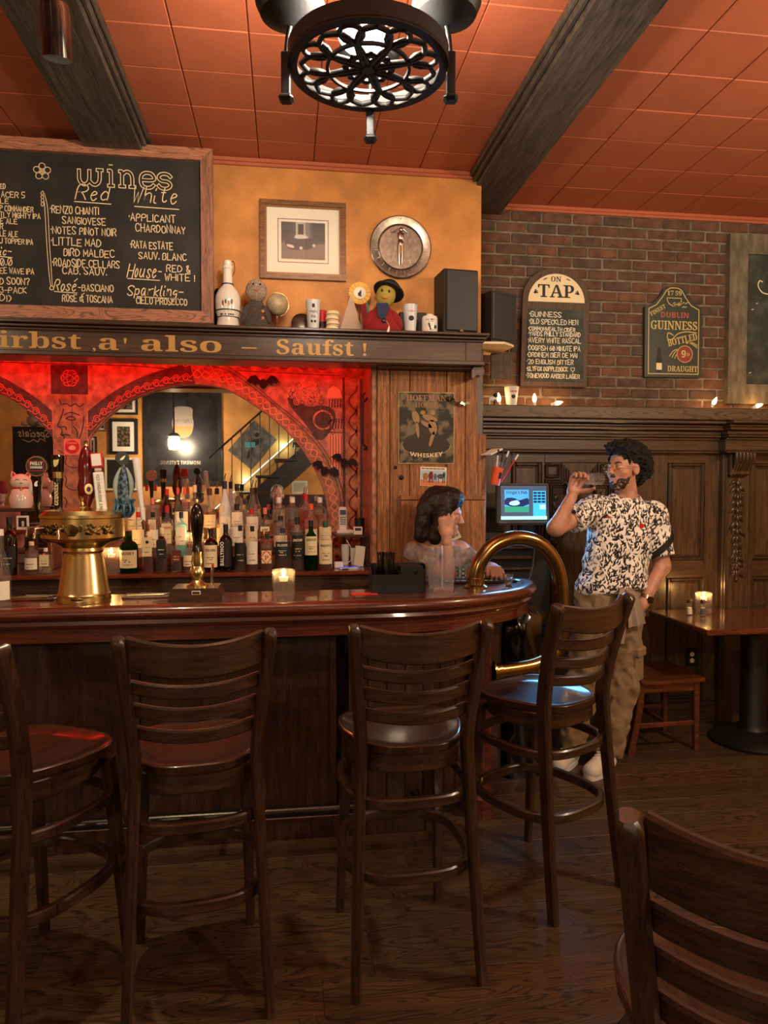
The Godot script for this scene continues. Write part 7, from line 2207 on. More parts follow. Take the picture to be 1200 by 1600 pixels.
func make_bottle(e: Array, at: Vector3, r: float, grp: String) -> Node3D:
	var t := thing("liquor_bottle", e[0], "bottle", at, 0.0, grp)
	var h: float = e[2]
	var sh: Array = SHAPES[e[4]]
	var sq: bool = e[4] == "square"
	var segs := 4 if sq else 20
	var k := 1.38 if sq else 1.0
	var xf := Transform3D(Basis(Vector3.UP, PI / 4), Vector3.ZERO) if sq else Transform3D()
	var prof := [Vector2.ZERO]
	for p in sh: prof.append(Vector2(p.x * r * (k if p.y < .75 else 1.0), p.y * h))
	var capy: float = sh[-1].y * h
	prof.append(Vector2(sh[-1].x * r, h * .93))
	prof.append(Vector2(0, h * .93))
	put(lathe(S(), prof, segs, xf), "glass", M[e[5]], t)
	if e[6]:
		var fp := [Vector2(0, .006)]
		var top: float = h * e[7]
		for p in sh:
			if p.y * h >= top: break
			fp.append(Vector2(maxf(p.x * r * k - .003 * k, .004), maxf(p.y * h, .006)))
		fp.append(Vector2(fp[-1].x, top))
		fp.append(Vector2(0, top))
		put(lathe(S(), fp, segs, xf), "liquor", M[e[6]], t)
	var y0: float = h * e[9]
	var y1: float = h * e[10]
	if e[8] != "none":
		if sq: put(bx(S(), Vector3(0, (y0 + y1) * .5, r * .98 + .0008), Vector3(r * 1.75, y1 - y0, .001)), "label", M[e[8]], t)
		else: put(arc_patch(S(), r, 1.15, y0, y1), "label", M[e[8]], t)
	var s := S()
	var f := font("Droid Sans", 700)
	var ink := 0
	var zz := r * .98 + .0016 if sq else r + .0009
	var bend := 0.0 if sq else r + .0009
	if e[11] == "BALLYHOO":
		text(s, e[11], .018, Transform3D(Basis(Vector3.BACK, PI * .5), Vector3(-.008, (y0 + y1) * .5, zz - .001)), f, 0, 0, .0006, 1, 0, (y1 - y0) * .9)
	elif e[11]:
		text(s, e[11], .013, Transform3D(Basis(), Vector3(0, lerpf(y0, y1, .72), zz)), f, 0, bend, .0006, 1, 0, r * 1.55)
		marks(s, lerpf(y0, y1, .35), .008, r * .7, 3, bend, int(at.x * 999)) if not sq else null
	for q in 2:
		if e[11] == "BALLYHOO": break
		var sd := int(absf(at.x) * 1000) + q
		var g := S()
		if sq:
			marks(g, 0, .006, r * 1.1, 5, 0.0, sd)
			var mi := put(g, "label_print", M[e[12]], t)
			mi.position = Vector3(0, lerpf(y0, y1, .22 + .24 * q), r * .98 + .0016)
		else: marks(s, lerpf(y0, y1, .18 + .27 * q), .005, r * 1.2, 6, r + .001, sd)
	put(s, "label_print", M[e[12]], t)
	if e[0].contains("diamond"):
		var d := r * 1.15
		put(prism(S(), [Vector2(-d, 0), Vector2(0, -d * 1.2), Vector2(d, 0), Vector2(0, d * 1.2)], r * .98, r * .98 + .003, Transform3D(Basis(), Vector3(0, h * .37, 0))), "diamond_label", M.red, t)
		put(prism(S(), [Vector2(-d * .8, 0), Vector2(0, -d), Vector2(d * .8, 0), Vector2(0, d)], r * .98 + .003, r * .98 + .0034, Transform3D(Basis(), Vector3(0, h * .37, 0))), "diamond_field", M.cream, t)
		s = S()
		text(s, "P", .026, Transform3D(Basis(), Vector3(0, h * .37 - .016, r * .98 + .0036)), font("Droid Serif", 700), 0)
		put(s, "label_print", M.red, t)
	if e[0].contains("black dot"):
		put(prism(S(), disc_pts(r * .32, 16, Vector2(0, lerpf(y0, y1, .75))), r * .98 + .0014, r * .98 + .0018), "black_dot", M.ink, t)
	var cr: float = sh[-1].x * r + .0012
	put(lathe(S(), [Vector2(cr * .5, h * (.955 if e[14] else .935) - h * .06), Vector2(cr, capy - h * .04), Vector2(cr, h * .995), Vector2(cr * .9, h), Vector2(0, h)], 16), "cap", M[e[13]], t)
	if e[14]:
		put(tube(S(), [Vector3(0, h * .99, 0), Vector3(0, h + .018, 0), Vector3(.006, h + .045, .004)], [.0045, .0035, .003], 8), "pourer", M.chrome, t)
	return t

func build_bottles() -> void:
	mk("maroon_label", Color(.38, .14, .13), .6)
	mk("navy_label", Color(.09, .15, .19), .6)
	mk("bronze", Color(.55, .36, .24), .35, .6)
	mk("pink", Color(.85, .45, .42), .5)
	for row in [[FRONT_ROW, -3.862, 1.1, "bottles in the front row"], [MIDDLE_ROW, -4.02, 1.17, "bottles in the middle row"], [BACK_ROW, -4.178, 1.24, "bottles in the back row"]]:
		var L: Array = row[0]
		for i in L.size():
			var r: float = L[i][3]
			for j in [i - 1, i + 1]:
				if j >= 0 and j < L.size(): r = minf(r, absf(L[j][1] - L[i][1]) * .47 * (.82 if L[i][4] == "square" else 1.0) + .001)
			if L[i][4] == "square": r *= .96
			make_bottle(L[i], Vector3(L[i][1], row[2], row[1]), r, row[3])
# ---------------------------------------------------------------- right corner: table, chairs, till, mantel
func wood_chair(label: String, at: Vector3, turn: float) -> void:
	# the sitter faces -z; the back stands at +z
	var t := thing("dining_chair", label, "chair", at, turn, "reddish wooden chairs")
	var s := S()
	var prof := [Vector2(-.2, .44), Vector2(.1, .43), Vector2(.17, .437), Vector2(.205, .465), Vector2(.215, .5), Vector2(.232, .5), Vector2(.226, .455), Vector2(.19, .415), Vector2(.1, .405), Vector2(-.2, .415)]
	prism(s, prof, -.2, .2, Transform3D(Basis(Vector3(0, 0, 1), Vector3(0, 1, 0), Vector3(-1, 0, 0)), Vector3.ZERO))
	put(s, "seat", M.chair_wood, t)
	for sx in [-1.0, 1.0]:
		put(sweep(S(), [Vector3(.165 * sx, 0, -.17), Vector3(.165 * sx, .41, -.165)], rrect(.038, .038, .005), Vector3(0, 0, 1), [Vector2(.75, .75), Vector2(1, 1)]), "leg", M.chair_wood, t)
		put(sweep(S(), spline3([Vector3(.17 * sx, 0, .25), Vector3(.17 * sx, .25, .2), Vector3(.17 * sx, .44, .19), Vector3(.175 * sx, .65, .22), Vector3(.18 * sx, .86, .28)], 4), rrect(.032, .042, .005), Vector3(0, 0, 1)), "leg", M.chair_wood, t)
		box_part("apron", Vector3(.165 * sx - .01, .355, -.15), Vector3(.165 * sx + .01, .41, .18), .003, M.chair_wood, t)
		box_part("stretcher", Vector3(.165 * sx - .009, .15, -.155), Vector3(.165 * sx + .009, .178, .21), .003, M.chair_wood, t)
	box_part("apron", Vector3(-.15, .355, -.18), Vector3(.15, .41, -.16), .003, M.chair_wood, t)
	box_part("stretcher", Vector3(-.155, .152, 0.0), Vector3(.155, .176, .018), .003, M.chair_wood, t)
	for e in [[.82, .07, .268], [.7, .04, .235], [.6, .04, .215]]:
		box_part("back_slat", Vector3(-.165, e[0] - e[1] * .5, e[2] - .009), Vector3(.165, e[0] + e[1] * .5, e[2] + .009), .004, M.chair_wood, t)

func build_right_corner() -> void:
	var t := thing("pedestal_table", "reddish wooden table on a black pedestal against the panelling", "table", Vector3(2.8, 0, -3.92))
	put(bx(S(), Vector3(0, .743, 0), Vector3(1.02, .034, .64), .006), "table_top", M.table_wood, t)
	put(lathe(S(), [Vector2(0, 0), Vector2(.24, 0), Vector2(.245, .02), Vector2(.2, .055), Vector2(.09, .085), Vector2(.075, .12), Vector2(.075, .7), Vector2(.18, .715), Vector2(.18, .726), Vector2(0, .726)], 36), "pedestal", M.black_plastic, t)
	wood_chair("reddish wooden chair pushed under the table behind the standing man", Vector3(2.205, 0, -4.0), deg_to_rad(-88))
	wood_chair("reddish wooden chair at the far side of the pedestal table", Vector3(3.22, 0, -4.0), deg_to_rad(90))
	votive(Vector3(2.575, .761, -4.09), "lit ribbed glass candle on the pedestal table", G.candle)
	for e in [[2.455, "glass salt shaker standing apart on the table"], [2.525, "glass pepper shaker right beside the table candle"]]:
		t = thing("condiment_shaker", e[1], "shaker", Vector3(e[0], .761, -4.05 if e[0] < 2.5 else -4.02), 0.0, "shakers on the table")
		put(lathe(S(), [Vector2(0, 0), Vector2(.021, 0), Vector2(.022, .008), Vector2(.014, .075), Vector2(0, .076)], 8), "glass", M.clear_glass, t)
		put(lathe(S(), [Vector2(0, .006), Vector2(.017, .006), Vector2(.014, .045), Vector2(0, .046)], 8), "filling", M.white_paper if e[0] < 2.5 else M.grey_plastic, t)
		put(lathe(S(), [Vector2(0, .075), Vector2(.016, .075), Vector2(.016, .09), Vector2(.01, .098), Vector2(0, .1)], 14), "cap", M.chrome, t)
	# till monitor
	t = thing("till_monitor", "flat till touchscreen showing the pub picture beside the panelling", "monitor", Vector3(1.362, 1.448, -3.96), 0.0)
	t.rotation.x = -.06
	put(bx(S(), Vector3(0, 0, -.022), Vector3(.315, .242, .044), .012), "bezel", M.bezel, t)
	put(bx(S(), Vector3(0, .008, .0005), Vector3(.285, .206, .004), .001), "screen_glass", M.black_gloss, t)
	var sc := func(k: String, c: Color, p: float) -> StandardMaterial3D: return M[k] if M.has(k) else mk(k, Color(.02, .02, .03), .2, 0, null, Vector3.ONE, {"emit": c, "power": p})
	var xf := Transform3D(Basis(), Vector3(0, .008, .0026))
	var sq := func(x0: float, y0: float, x1: float, y1: float) -> Array: return [Vector2(x0, y0), Vector2(x1, y0), Vector2(x1, y1), Vector2(x0, y1)]
	patch(t, "screen_desktop", sc.call("scr_grey", Color(.36, .42, .52), .8), sq.call(-.138, -.098, .138, .098), xf, 0.0)
	patch(t, "screen_taskbar", sc.call("scr_white", Color(.75, .95, 1.0), 1.3), sq.call(-.138, -.098, .138, -.078), xf, .0003)
	patch(t, "screen_picture_sky", sc.call("scr_sky", Color(.35, .75, 1.0), 1.1), sq.call(-.115, -.03, .03, .075), xf, .0003)
	patch(t, "screen_picture_field", sc.call("scr_green", Color(.25, .75, .6), .9), sq.call(-.115, -.055, .03, -.022), xf, .0006)
	patch(t, "screen_picture_hills", sc.call("scr_blue", Color(.1, .22, .5), .7), smooth2([Vector2(-.115, -.022), Vector2(-.115, .028), Vector2(-.06, .03), Vector2(-.03, .012), Vector2(0.0, .022), Vector2(.03, .03), Vector2(.03, -.022)], 1, true), xf, .0005)
	patch(t, "screen_picture_cloud", sc.call("scr_white", Color.WHITE, 1.3), smooth2([Vector2(-.09, -.012), Vector2(-.085, .006), Vector2(-.05, .014), Vector2(-.035, .014), Vector2(-.02, -.006), Vector2(-.05, -.018)], 2, true), xf, .0008)
	patch(t, "screen_keypad", sc.call("scr_cyan", Color(.3, .85, 1.0), 1.1), sq.call(.055, -.078, .132, .068), xf, .0003)
	for r in 4:
		for c in 3: patch(t, "screen_key", M.scr_blue, sq.call(.058 + .0245 * c, .05 - .017 * r, .079 + .0245 * c, .062 - .017 * r), xf, .0006)
	patch(t, "screen_receipt", M.scr_white, sq.call(.095, -.038, .131, -.012), xf, .0006)
	var s := S()
	text(s, "Fergie's Pub", .018, xf * Transform3D(Basis(), Vector3(-.042, .045, .0008)), font("Droid Serif", 700), 0, 0, .0004, 1, 0, .125)
	put(s, "screen_lettering", sc.call("scr_ink", Color(.02, .1, .14), .5), t)
	put(tube(S(), [Vector3(0, -.1, -.05), Vector3(0, -.19, -.08)], .02, 10), "stand_neck", M.black_plastic, t)
	put(bx(S(), Vector3(0, -.185, -.07), Vector3(.15, .014, .14), .004), "stand_foot", M.black_plastic, t)
	var al := AreaLight3D.new()
	al.name = "screen_light"
	t.add_child(al, true)
	al.area_size = Vector2(.28, .2)
	al.position = Vector3(0, .008, .006)
	al.rotation.y = PI
	al.light_color = Color(.45, .75, 1.0)
	al.light_energy = G.screen
	al.area_range = 8.0
	al.shadow_enabled = true
	t = thing("till_cabinet", "dark low cabinet with paper trays under the till monitor", "cabinet", Vector3(1.33, 0, -4.12))
	put(bx(S(), Vector3(0, .62, 0), Vector3(.4, 1.24, .3), .004), "body", M.black_matte, t)
	for e in [[1.195, .012], [1.14, .02], [1.075, .016]]:
		put(bx(S(), Vector3(-.05, e[0], .155), Vector3(.26, e[1], .03), .003), "tray_front", M.panel_wood, t)
	put(bx(S(), Vector3(-.13, 1.262, .06), Vector3(.13, .044, .12), .004), "receipt_printer", M.black_plastic, t)
	put(tube(S(), spline3([Vector3(.1, 1.26, .16), Vector3(.08, 1.1, .19), Vector3(.04, .98, .2), Vector3(.01, .88, .17)], 5), .004, 6), "cable", M.grey_plastic, t)
	t = thing("black_bin_bag", "crumpled black plastic bag in a bin behind the bar end", "bin bag", Vector3(1.24, 0, -3.74))
	s = S()
	var nz := FastNoiseLite.new()
	nz.frequency = 9.0
	s.set_smooth_group(1)
	var ring := func(k: int, j: int) -> Vector3:
		var a := TAU * (k % 32) / 32.0
		var y := .95 * j / 10.0
		var d := Vector3(cos(a), 0, sin(a))
		return d * ((.165 if j < 10 else .02) + .03 * nz.get_noise_3d(d.x, y * 2.2, d.z)) + Vector3(0, y + (.02 * nz.get_noise_2d(a, y) if j > 0 else 0.0), 0)
	for j in 10:
		for k in 32: oq(s, ring.call(k, j), ring.call(k + 1, j), ring.call(k + 1, j + 1), ring.call(k, j + 1), ring.call(k, j) * Vector3(1, 0, 1))
	put(s, "bag", M.black_gloss, t)
	# orange pen cup hung on the post, and paper above it
	t = thing("orange_pen_cup", "tilted orange pen cup hung on the corner post", "pen cup", Vector3(1.165, 1.56, -3.885))
	t.rotation.z = -.22
	put(lathe(S(), [Vector2(0, 0), Vector2(.026, 0), Vector2(.031, .098), Vector2(.0285, .098), Vector2(.024, .004), Vector2(0, .004)], 20), "cup", M.orange, t)
	put(bx(S(), Vector3(.012, .055, .0275), Vector3(.018, .036, .002), .0005, Basis(Vector3.UP, .4)), "dark_mark", M.ink, t)
	put(lathe(S(), [Vector2(.031, .098), Vector2(.034, .13), Vector2(.033, .13), Vector2(.03, .098)], 20), "clear_sleeve", M.clear_plastic, t)
	for k in 5:
		var p := thing("marker_pen", "%s marker standing in the orange cup" % ["white", "black", "blue", "grey", "red"][k], "pen", Vector3(1.168 + .008 * k, 1.575, -3.885 + .006 * (k % 2)), 0.0, "markers in the orange cup")
		p.rotation.z = -.1 - .12 * k
		put(tube(S(), [Vector3.ZERO, Vector3(0, .15, 0)], .005, 8), "barrel", [M.white_plastic, M.black_plastic, M.navy, M.grey_plastic, M.red][k], p)
		put(tube(S(), [Vector3(0, .15, 0), Vector3(0, .185, 0)], .0055, 8), "pen_cap", [M.black_plastic, M.black_plastic, M.white_plastic, M.navy, M.white_plastic][k], p)
	t = thing("paper_pad", "pale paper pad sticking out above the orange cup", "paper", Vector3(1.155, 1.745, -3.92), .5)
	put(bx(S(), Vector3.ZERO, Vector3(.1, .008, .09), .001, Basis(Vector3.BACK, .35)), "sheets", M.white_paper, t)
	# mantel: string bulbs with cord, printed cup, toy
	var bulbs := [[1.517, 0.0, "upright string light bulb below the tap list board"], [1.295, .1, "string light bulb beside the printed plastic cup"], [2.69, -.5, "tilted string light bulb near the weathered chalkboard"], [1.625, -1.35, "string light bulb lying flat on the mantel"], [2.975, -1.25, "string light bulb lying below the weathered chalkboard"]]
	t = thing("string_lights", "warm string lights on a thin cord along the mantel", "string lights", Vector3(0, 2.046, -4.225))
	for e in bulbs:
		var u := Node3D.new()
		u.name = "light_bulb"
		t.add_child(u, true)
		u.set_meta("label", e[2])
		u.position.x = e[0]
		var bs := Basis(Vector3.BACK, e[1])
		var lift := Vector3(0, .01 if absf(e[1]) > 1 else (.006 if e[1] < -.2 else 0.0), 0)
		put(lathe(S(), [Vector2(0, 0), Vector2(.01, 0), Vector2(.01, .022), Vector2(0, .022)], 12, Transform3D(bs, lift)), "socket", M.white_plastic, u)
		put(lathe(S(), [Vector2(0, .022), Vector2(.009, .024), Vector2(.014, .04), Vector2(.01, .06), Vector2(.003, .076), Vector2(0, .077)], 14, Transform3D(bs, lift)), "bulb", M.bulb_warm, u)
		omni(u, bs * Vector3(0, .045, 0) + lift, Color(1.0, .72, .4), G.string, .012)
	var pts := []
	for k in 14: pts.append(Vector3(1.2 + .14 * k, .004, .012 * sin(k * 1.7) - .015))
	put(tube(S(), spline3(pts, 3), .003, 6), "cord", M.tap_wood, t)
	t = thing("printed_plastic_cup", "pale plastic cup with round print on the mantel end", "cup", Vector3(1.374, 2.044, -4.235))
	put(lathe(S(), [Vector2(0, 0), Vector2(.03, 0), Vector2(.045, .115), Vector2(.042, .115), Vector2(.027, .004), Vector2(0, .004)], 24), "cup", M.frost_glass, t)
	put(ell(S(), Vector3(0, .055, .0365), Vector3(.013, .013, .003), 14, 8), "round_print", M.ink, t)
	s = S()
	marks(s, .085, .012, .045, 5, .0418, 5)
	put(s, "print", M.red, t)
	t = thing("toy_dog_figure", "tiny black and white toy figure at the mantel end", "toy", Vector3(1.236, 2.044, -4.185))
	put(ell(S(), Vector3(0, .035, 0), Vector3(.026, .016, .014), 12, 8), "body", M.white_plastic, t)
	put(ell(S(), Vector3(.022, .056, 0), Vector3(.014, .014, .012), 12, 8), "head", M.black_plastic, t)
	for e in [[-.018, .007], [-.018, -.007], [.016, .007], [.016, -.007]]: put(tube(S(), [Vector3(e[0], 0, e[1]), Vector3(e[0], .032, e[1])], .005, 8), "leg", M.black_plastic if e[0] > 0 else M.white_plastic, t)
# ---------------------------------------------------------------- people: distance fields meshed as surface nets
class Field:
	var o: Vector3
	var c: float
	var n: Vector3i
	var f := PackedFloat32Array()
	func _init(lo: Vector3, hi: Vector3, cell: float) -> void:
		o = lo
		c = cell
		n = Vector3i(((hi - lo) / cell).ceil()) + Vector3i.ONE
		f.resize(n.x * n.y * n.z)
		f.fill(9.0)
	func put(i: int, d: float, k: float, sub: bool) -> void:
		var e := f[i]
		if sub:
			d = -d
			var h := maxf(k - absf(e - d), 0.0)
			f[i] = maxf(e, d) + h * h * .25 / k
		else:
			var h := maxf(k - absf(e - d), 0.0)
			f[i] = minf(e, d) - h * h * .25 / k
	func cap(a: Vector3, b: Vector3, ra: float, rb: float, k := .03, flat := false, sub := false) -> void:
		var m := maxf(ra, rb) + k + 2.0 * c
		var lo := Vector3i(((a.min(b) - Vector3.ONE * m - o) / c).floor()).clamp(Vector3i.ZERO, n - Vector3i.ONE)
		var hi := Vector3i(((a.max(b) + Vector3.ONE * m - o) / c).ceil()).clamp(Vector3i.ZERO, n - Vector3i.ONE)
		var ba := b - a
		var L := maxf(ba.length_squared(), 1e-8)
		var dir := ba.normalized()
		for z in range(lo.z, hi.z + 1):
			for y in range(lo.y, hi.y + 1):
				for x in range(lo.x, hi.x + 1):
					var p := o + Vector3(x, y, z) * c - a
					var t := clampf(p.dot(ba) / L, 0.0, 1.0)
					var d := (p - ba * t).length() - lerpf(ra, rb, t)
					if flat: d = maxf(d, (p - ba).dot(dir))
					put((z * n.y + y) * n.x + x, d, k, sub)
	func ball(q: Vector3, r: Vector3, k := .03, b := Basis(), sub := false) -> void:
		var w := maxf(r.x, maxf(r.y, r.z)) + k + 2.0 * c
		var lo := Vector3i(((q - Vector3.ONE * w - o) / c).floor()).clamp(Vector3i.ZERO, n - Vector3i.ONE)
		var hi := Vector3i(((q + Vector3.ONE * w - o) / c).ceil()).clamp(Vector3i.ZERO, n - Vector3i.ONE)
		var bi := b.inverse()
		for z in range(lo.z, hi.z + 1):
			for y in range(lo.y, hi.y + 1):
				for x in range(lo.x, hi.x + 1):
					var p := bi * (o + Vector3(x, y, z) * c - q)
					var k0 := (p / r).length()
					var k1 := (p / (r * r)).length()
					put((z * n.y + y) * n.x + x, k0 * (k0 - 1.0) / maxf(k1, 1e-5), k, sub)
	func cut(p: Vector3, nrm: Vector3) -> void:
		for z in n.z:
			for y in n.y:
				for x in n.x:
					var i := (z * n.y + y) * n.x + x
					f[i] = maxf(f[i], (o + Vector3(x, y, z) * c - p).dot(nrm))
	func mesh(s: SurfaceTool, xf := Transform3D(), amp := 0.0, freq := 14.0, sd := 1) -> SurfaceTool:
		var nz := FastNoiseLite.new()
		nz.seed = sd
		nz.frequency = freq
		nz.fractal_octaves = 2
		s.set_smooth_group(1)
		var sx := 1
		var sy := n.x
		var sz := n.x * n.y
		var vert := {}
		for z in n.z - 1:
			for y in n.y - 1:
				for x in n.x - 1:
					var i := x + y * sy + z * sz
					if f[i] > c * 2.5 or f[i] < -c * 2.5: continue
					var e := [f[i], f[i + sx], f[i + sy], f[i + sx + sy], f[i + sz], f[i + sz + sx], f[i + sz + sy], f[i + sz + sy + sx]]
					var neg := 0
					for v in e:
						if v < 0.0: neg += 1
					if neg == 0 or neg == 8: continue
					var sum := Vector3.ZERO
					var cnt := 0
					for q in [[0, 1], [2, 3], [4, 5], [6, 7], [0, 2], [1, 3], [4, 6], [5, 7], [0, 4], [1, 5], [2, 6], [3, 7]]:
						var a: float = e[q[0]]
						var b: float = e[q[1]]
						if (a < 0.0) != (b < 0.0):
							var t := a / (a - b)
							var pa := Vector3(q[0] & 1, (q[0] >> 1) & 1, q[0] >> 2)
							var pb := Vector3(q[1] & 1, (q[1] >> 1) & 1, q[1] >> 2)
							sum += pa.lerp(pb, t)
							cnt += 1
					var p := o + (Vector3(x, y, z) + sum / cnt) * c
					if amp > 0.0: p += Vector3(nz.get_noise_3dv(p), nz.get_noise_3dv(p + Vector3.ONE * 7), nz.get_noise_3dv(p - Vector3.ONE * 9)) * amp
					vert[i] = xf * p
		for i in vert:
			for ax in 3:
				var st: int = [sx, sy, sz][ax]
				var u: int = [sy, sz, sx][ax]
				var v: int = [sz, sx, sy][ax]
				if i + st >= f.size() or (f[i] < 0.0) == (f[i + st] < 0.0): continue
				if not (vert.has(i - u) and vert.has(i - v) and vert.has(i - u - v)): continue
				var q := [vert[i], vert[i - u], vert[i - u - v], vert[i - v]]
				if f[i] < 0.0: q.reverse()
				for k in [0, 1, 2, 0, 2, 3]: s.add_vertex(q[k])
		return s

func facing(d: Vector3, roll := 0.0) -> Basis:
	var z := d.normalized()
	var x := Vector3.UP.cross(z).normalized()
	return Basis(x, z.cross(x), z) * Basis(Vector3.BACK, roll)

func head_field(s: SurfaceTool, xf: Transform3D, cell := .004) -> void:
	var h := Field.new(Vector3(-.1, -.2, -.125), Vector3(.1, .145, .13), cell)
	h.ball(Vector3(0, .045, -.015), Vector3(.074, .088, .095))
	h.ball(Vector3(0, -.03, .03), Vector3(.06, .085, .062))
	h.ball(Vector3(0, -.075, .04), Vector3(.046, .036, .048))
	h.cap(Vector3(-.034, .024, .078), Vector3(.034, .024, .078), .012, .012, .02)
	for sg in [-1.0, 1.0]: h.ball(Vector3(sg * .031, .004, .096), Vector3(.016, .012, .014), .012, Basis(), true)
	for sg in [-1.0, 1.0]:
		h.ball(Vector3(sg * .031, .003, .08), Vector3.ONE * .0125, .004)
		h.ball(Vector3(sg * .0105, -.026, .102), Vector3.ONE * .008, .006)
		h.ball(Vector3(sg * .077, -.004, -.006), Vector3(.01, .031, .02), .006, Basis(Vector3.UP, -.35 * sg))
		h.ball(Vector3(sg * .04, -.022, .062), Vector3(.022, .018, .018), .02)
	h.cap(Vector3(0, .014, .09), Vector3(0, -.021, .112), .008, .012, .012)
	h.cap(Vector3(-.019, -.052, .087), Vector3(.019, -.052, .087), .007, .007, .008)
	h.cap(Vector3(-.016, -.063, .086), Vector3(.016, -.063, .086), .008, .008, .008)
	h.ball(Vector3(0, -.094, .076), Vector3(.02, .016, .018), .025)
	h.cap(Vector3(0, -.07, -.02), Vector3(0, -.19, -.035), .05, .056, .03)
	h.mesh(s, xf)

# hand frame: x to the thumb, y along the fingers, z out of the palm
func hand_field(s: SurfaceTool, xf: Transform3D, curl: Array, thumb: Array, mirrored := false) -> void:
	var h := Field.new(Vector3(-.07, -.05, -.05), Vector3(.09, .2, .11), .0036)
	h.cap(Vector3(0, -.05, 0), Vector3(0, .01, 0), .026, .026, .02)
	for x in [-.028, -.009, .011, .029]: h.cap(Vector3(x * .6, .012, 0), Vector3(x, .085 - absf(x - .005) * .25, 0), .016, .0125, .014)
	for i in 4:
		var x: float = [-.03, -.0095, .011, .031][i]
		var p := Vector3(x, .085 - absf(x - .005) * .25, 0)
		var a := 0.0
		for j in 3:
			a += curl[j]
			var L: float = [.04, .026, .021][j] * [.82, .98, 1.05, .96][i]
			var q := p + Vector3(x * .1, cos(a), sin(a)).normalized() * L
			h.cap(p, q, .0098 - .0008 * j, .009 - .0008 * j, .003)
			p = q
	var p := Vector3(.022, .018, .006)
	for j in 3:
		var q: Vector3 = p + thumb[j].normalized() * [.04, .031, .025][j]
		h.cap(p, q, .0145 - .002 * j, .0125 - .0018 * j, .01 if j == 0 else .004)
		p = q
	h.mesh(s, xf * Transform3D(Basis.from_scale(Vector3(-1, 1, 1)), Vector3.ZERO) if mirrored else xf)

func shirt_print() -> ImageTexture:
	var im := Image.create(512, 512, false, Image.FORMAT_RGB8)
	im.fill(Color(.93, .91, .88))
	var r := RandomNumberGenerator.new()
	r.seed = 6
	for i in 3000:
		var p := Vector2(r.randf(), r.randf()) * 512.0
		var a := r.randf_range(-.7, .7) + PI * .5 + (.9 if r.randf() < .2 else 0.0)
		var L := r.randf_range(9, 22)
		for k in int(L):
			var w := 1 + int(3.2 * sin(PI * k / L))
			var q := p + Vector2(cos(a + k * .012), sin(a + k * .012)) * k
			im.fill_rect(Rect2i(posmod(int(q.x), 508), posmod(int(q.y), 508), w, w), Color(.05, .05, .06))
	return ImageTexture.create_from_image(im)

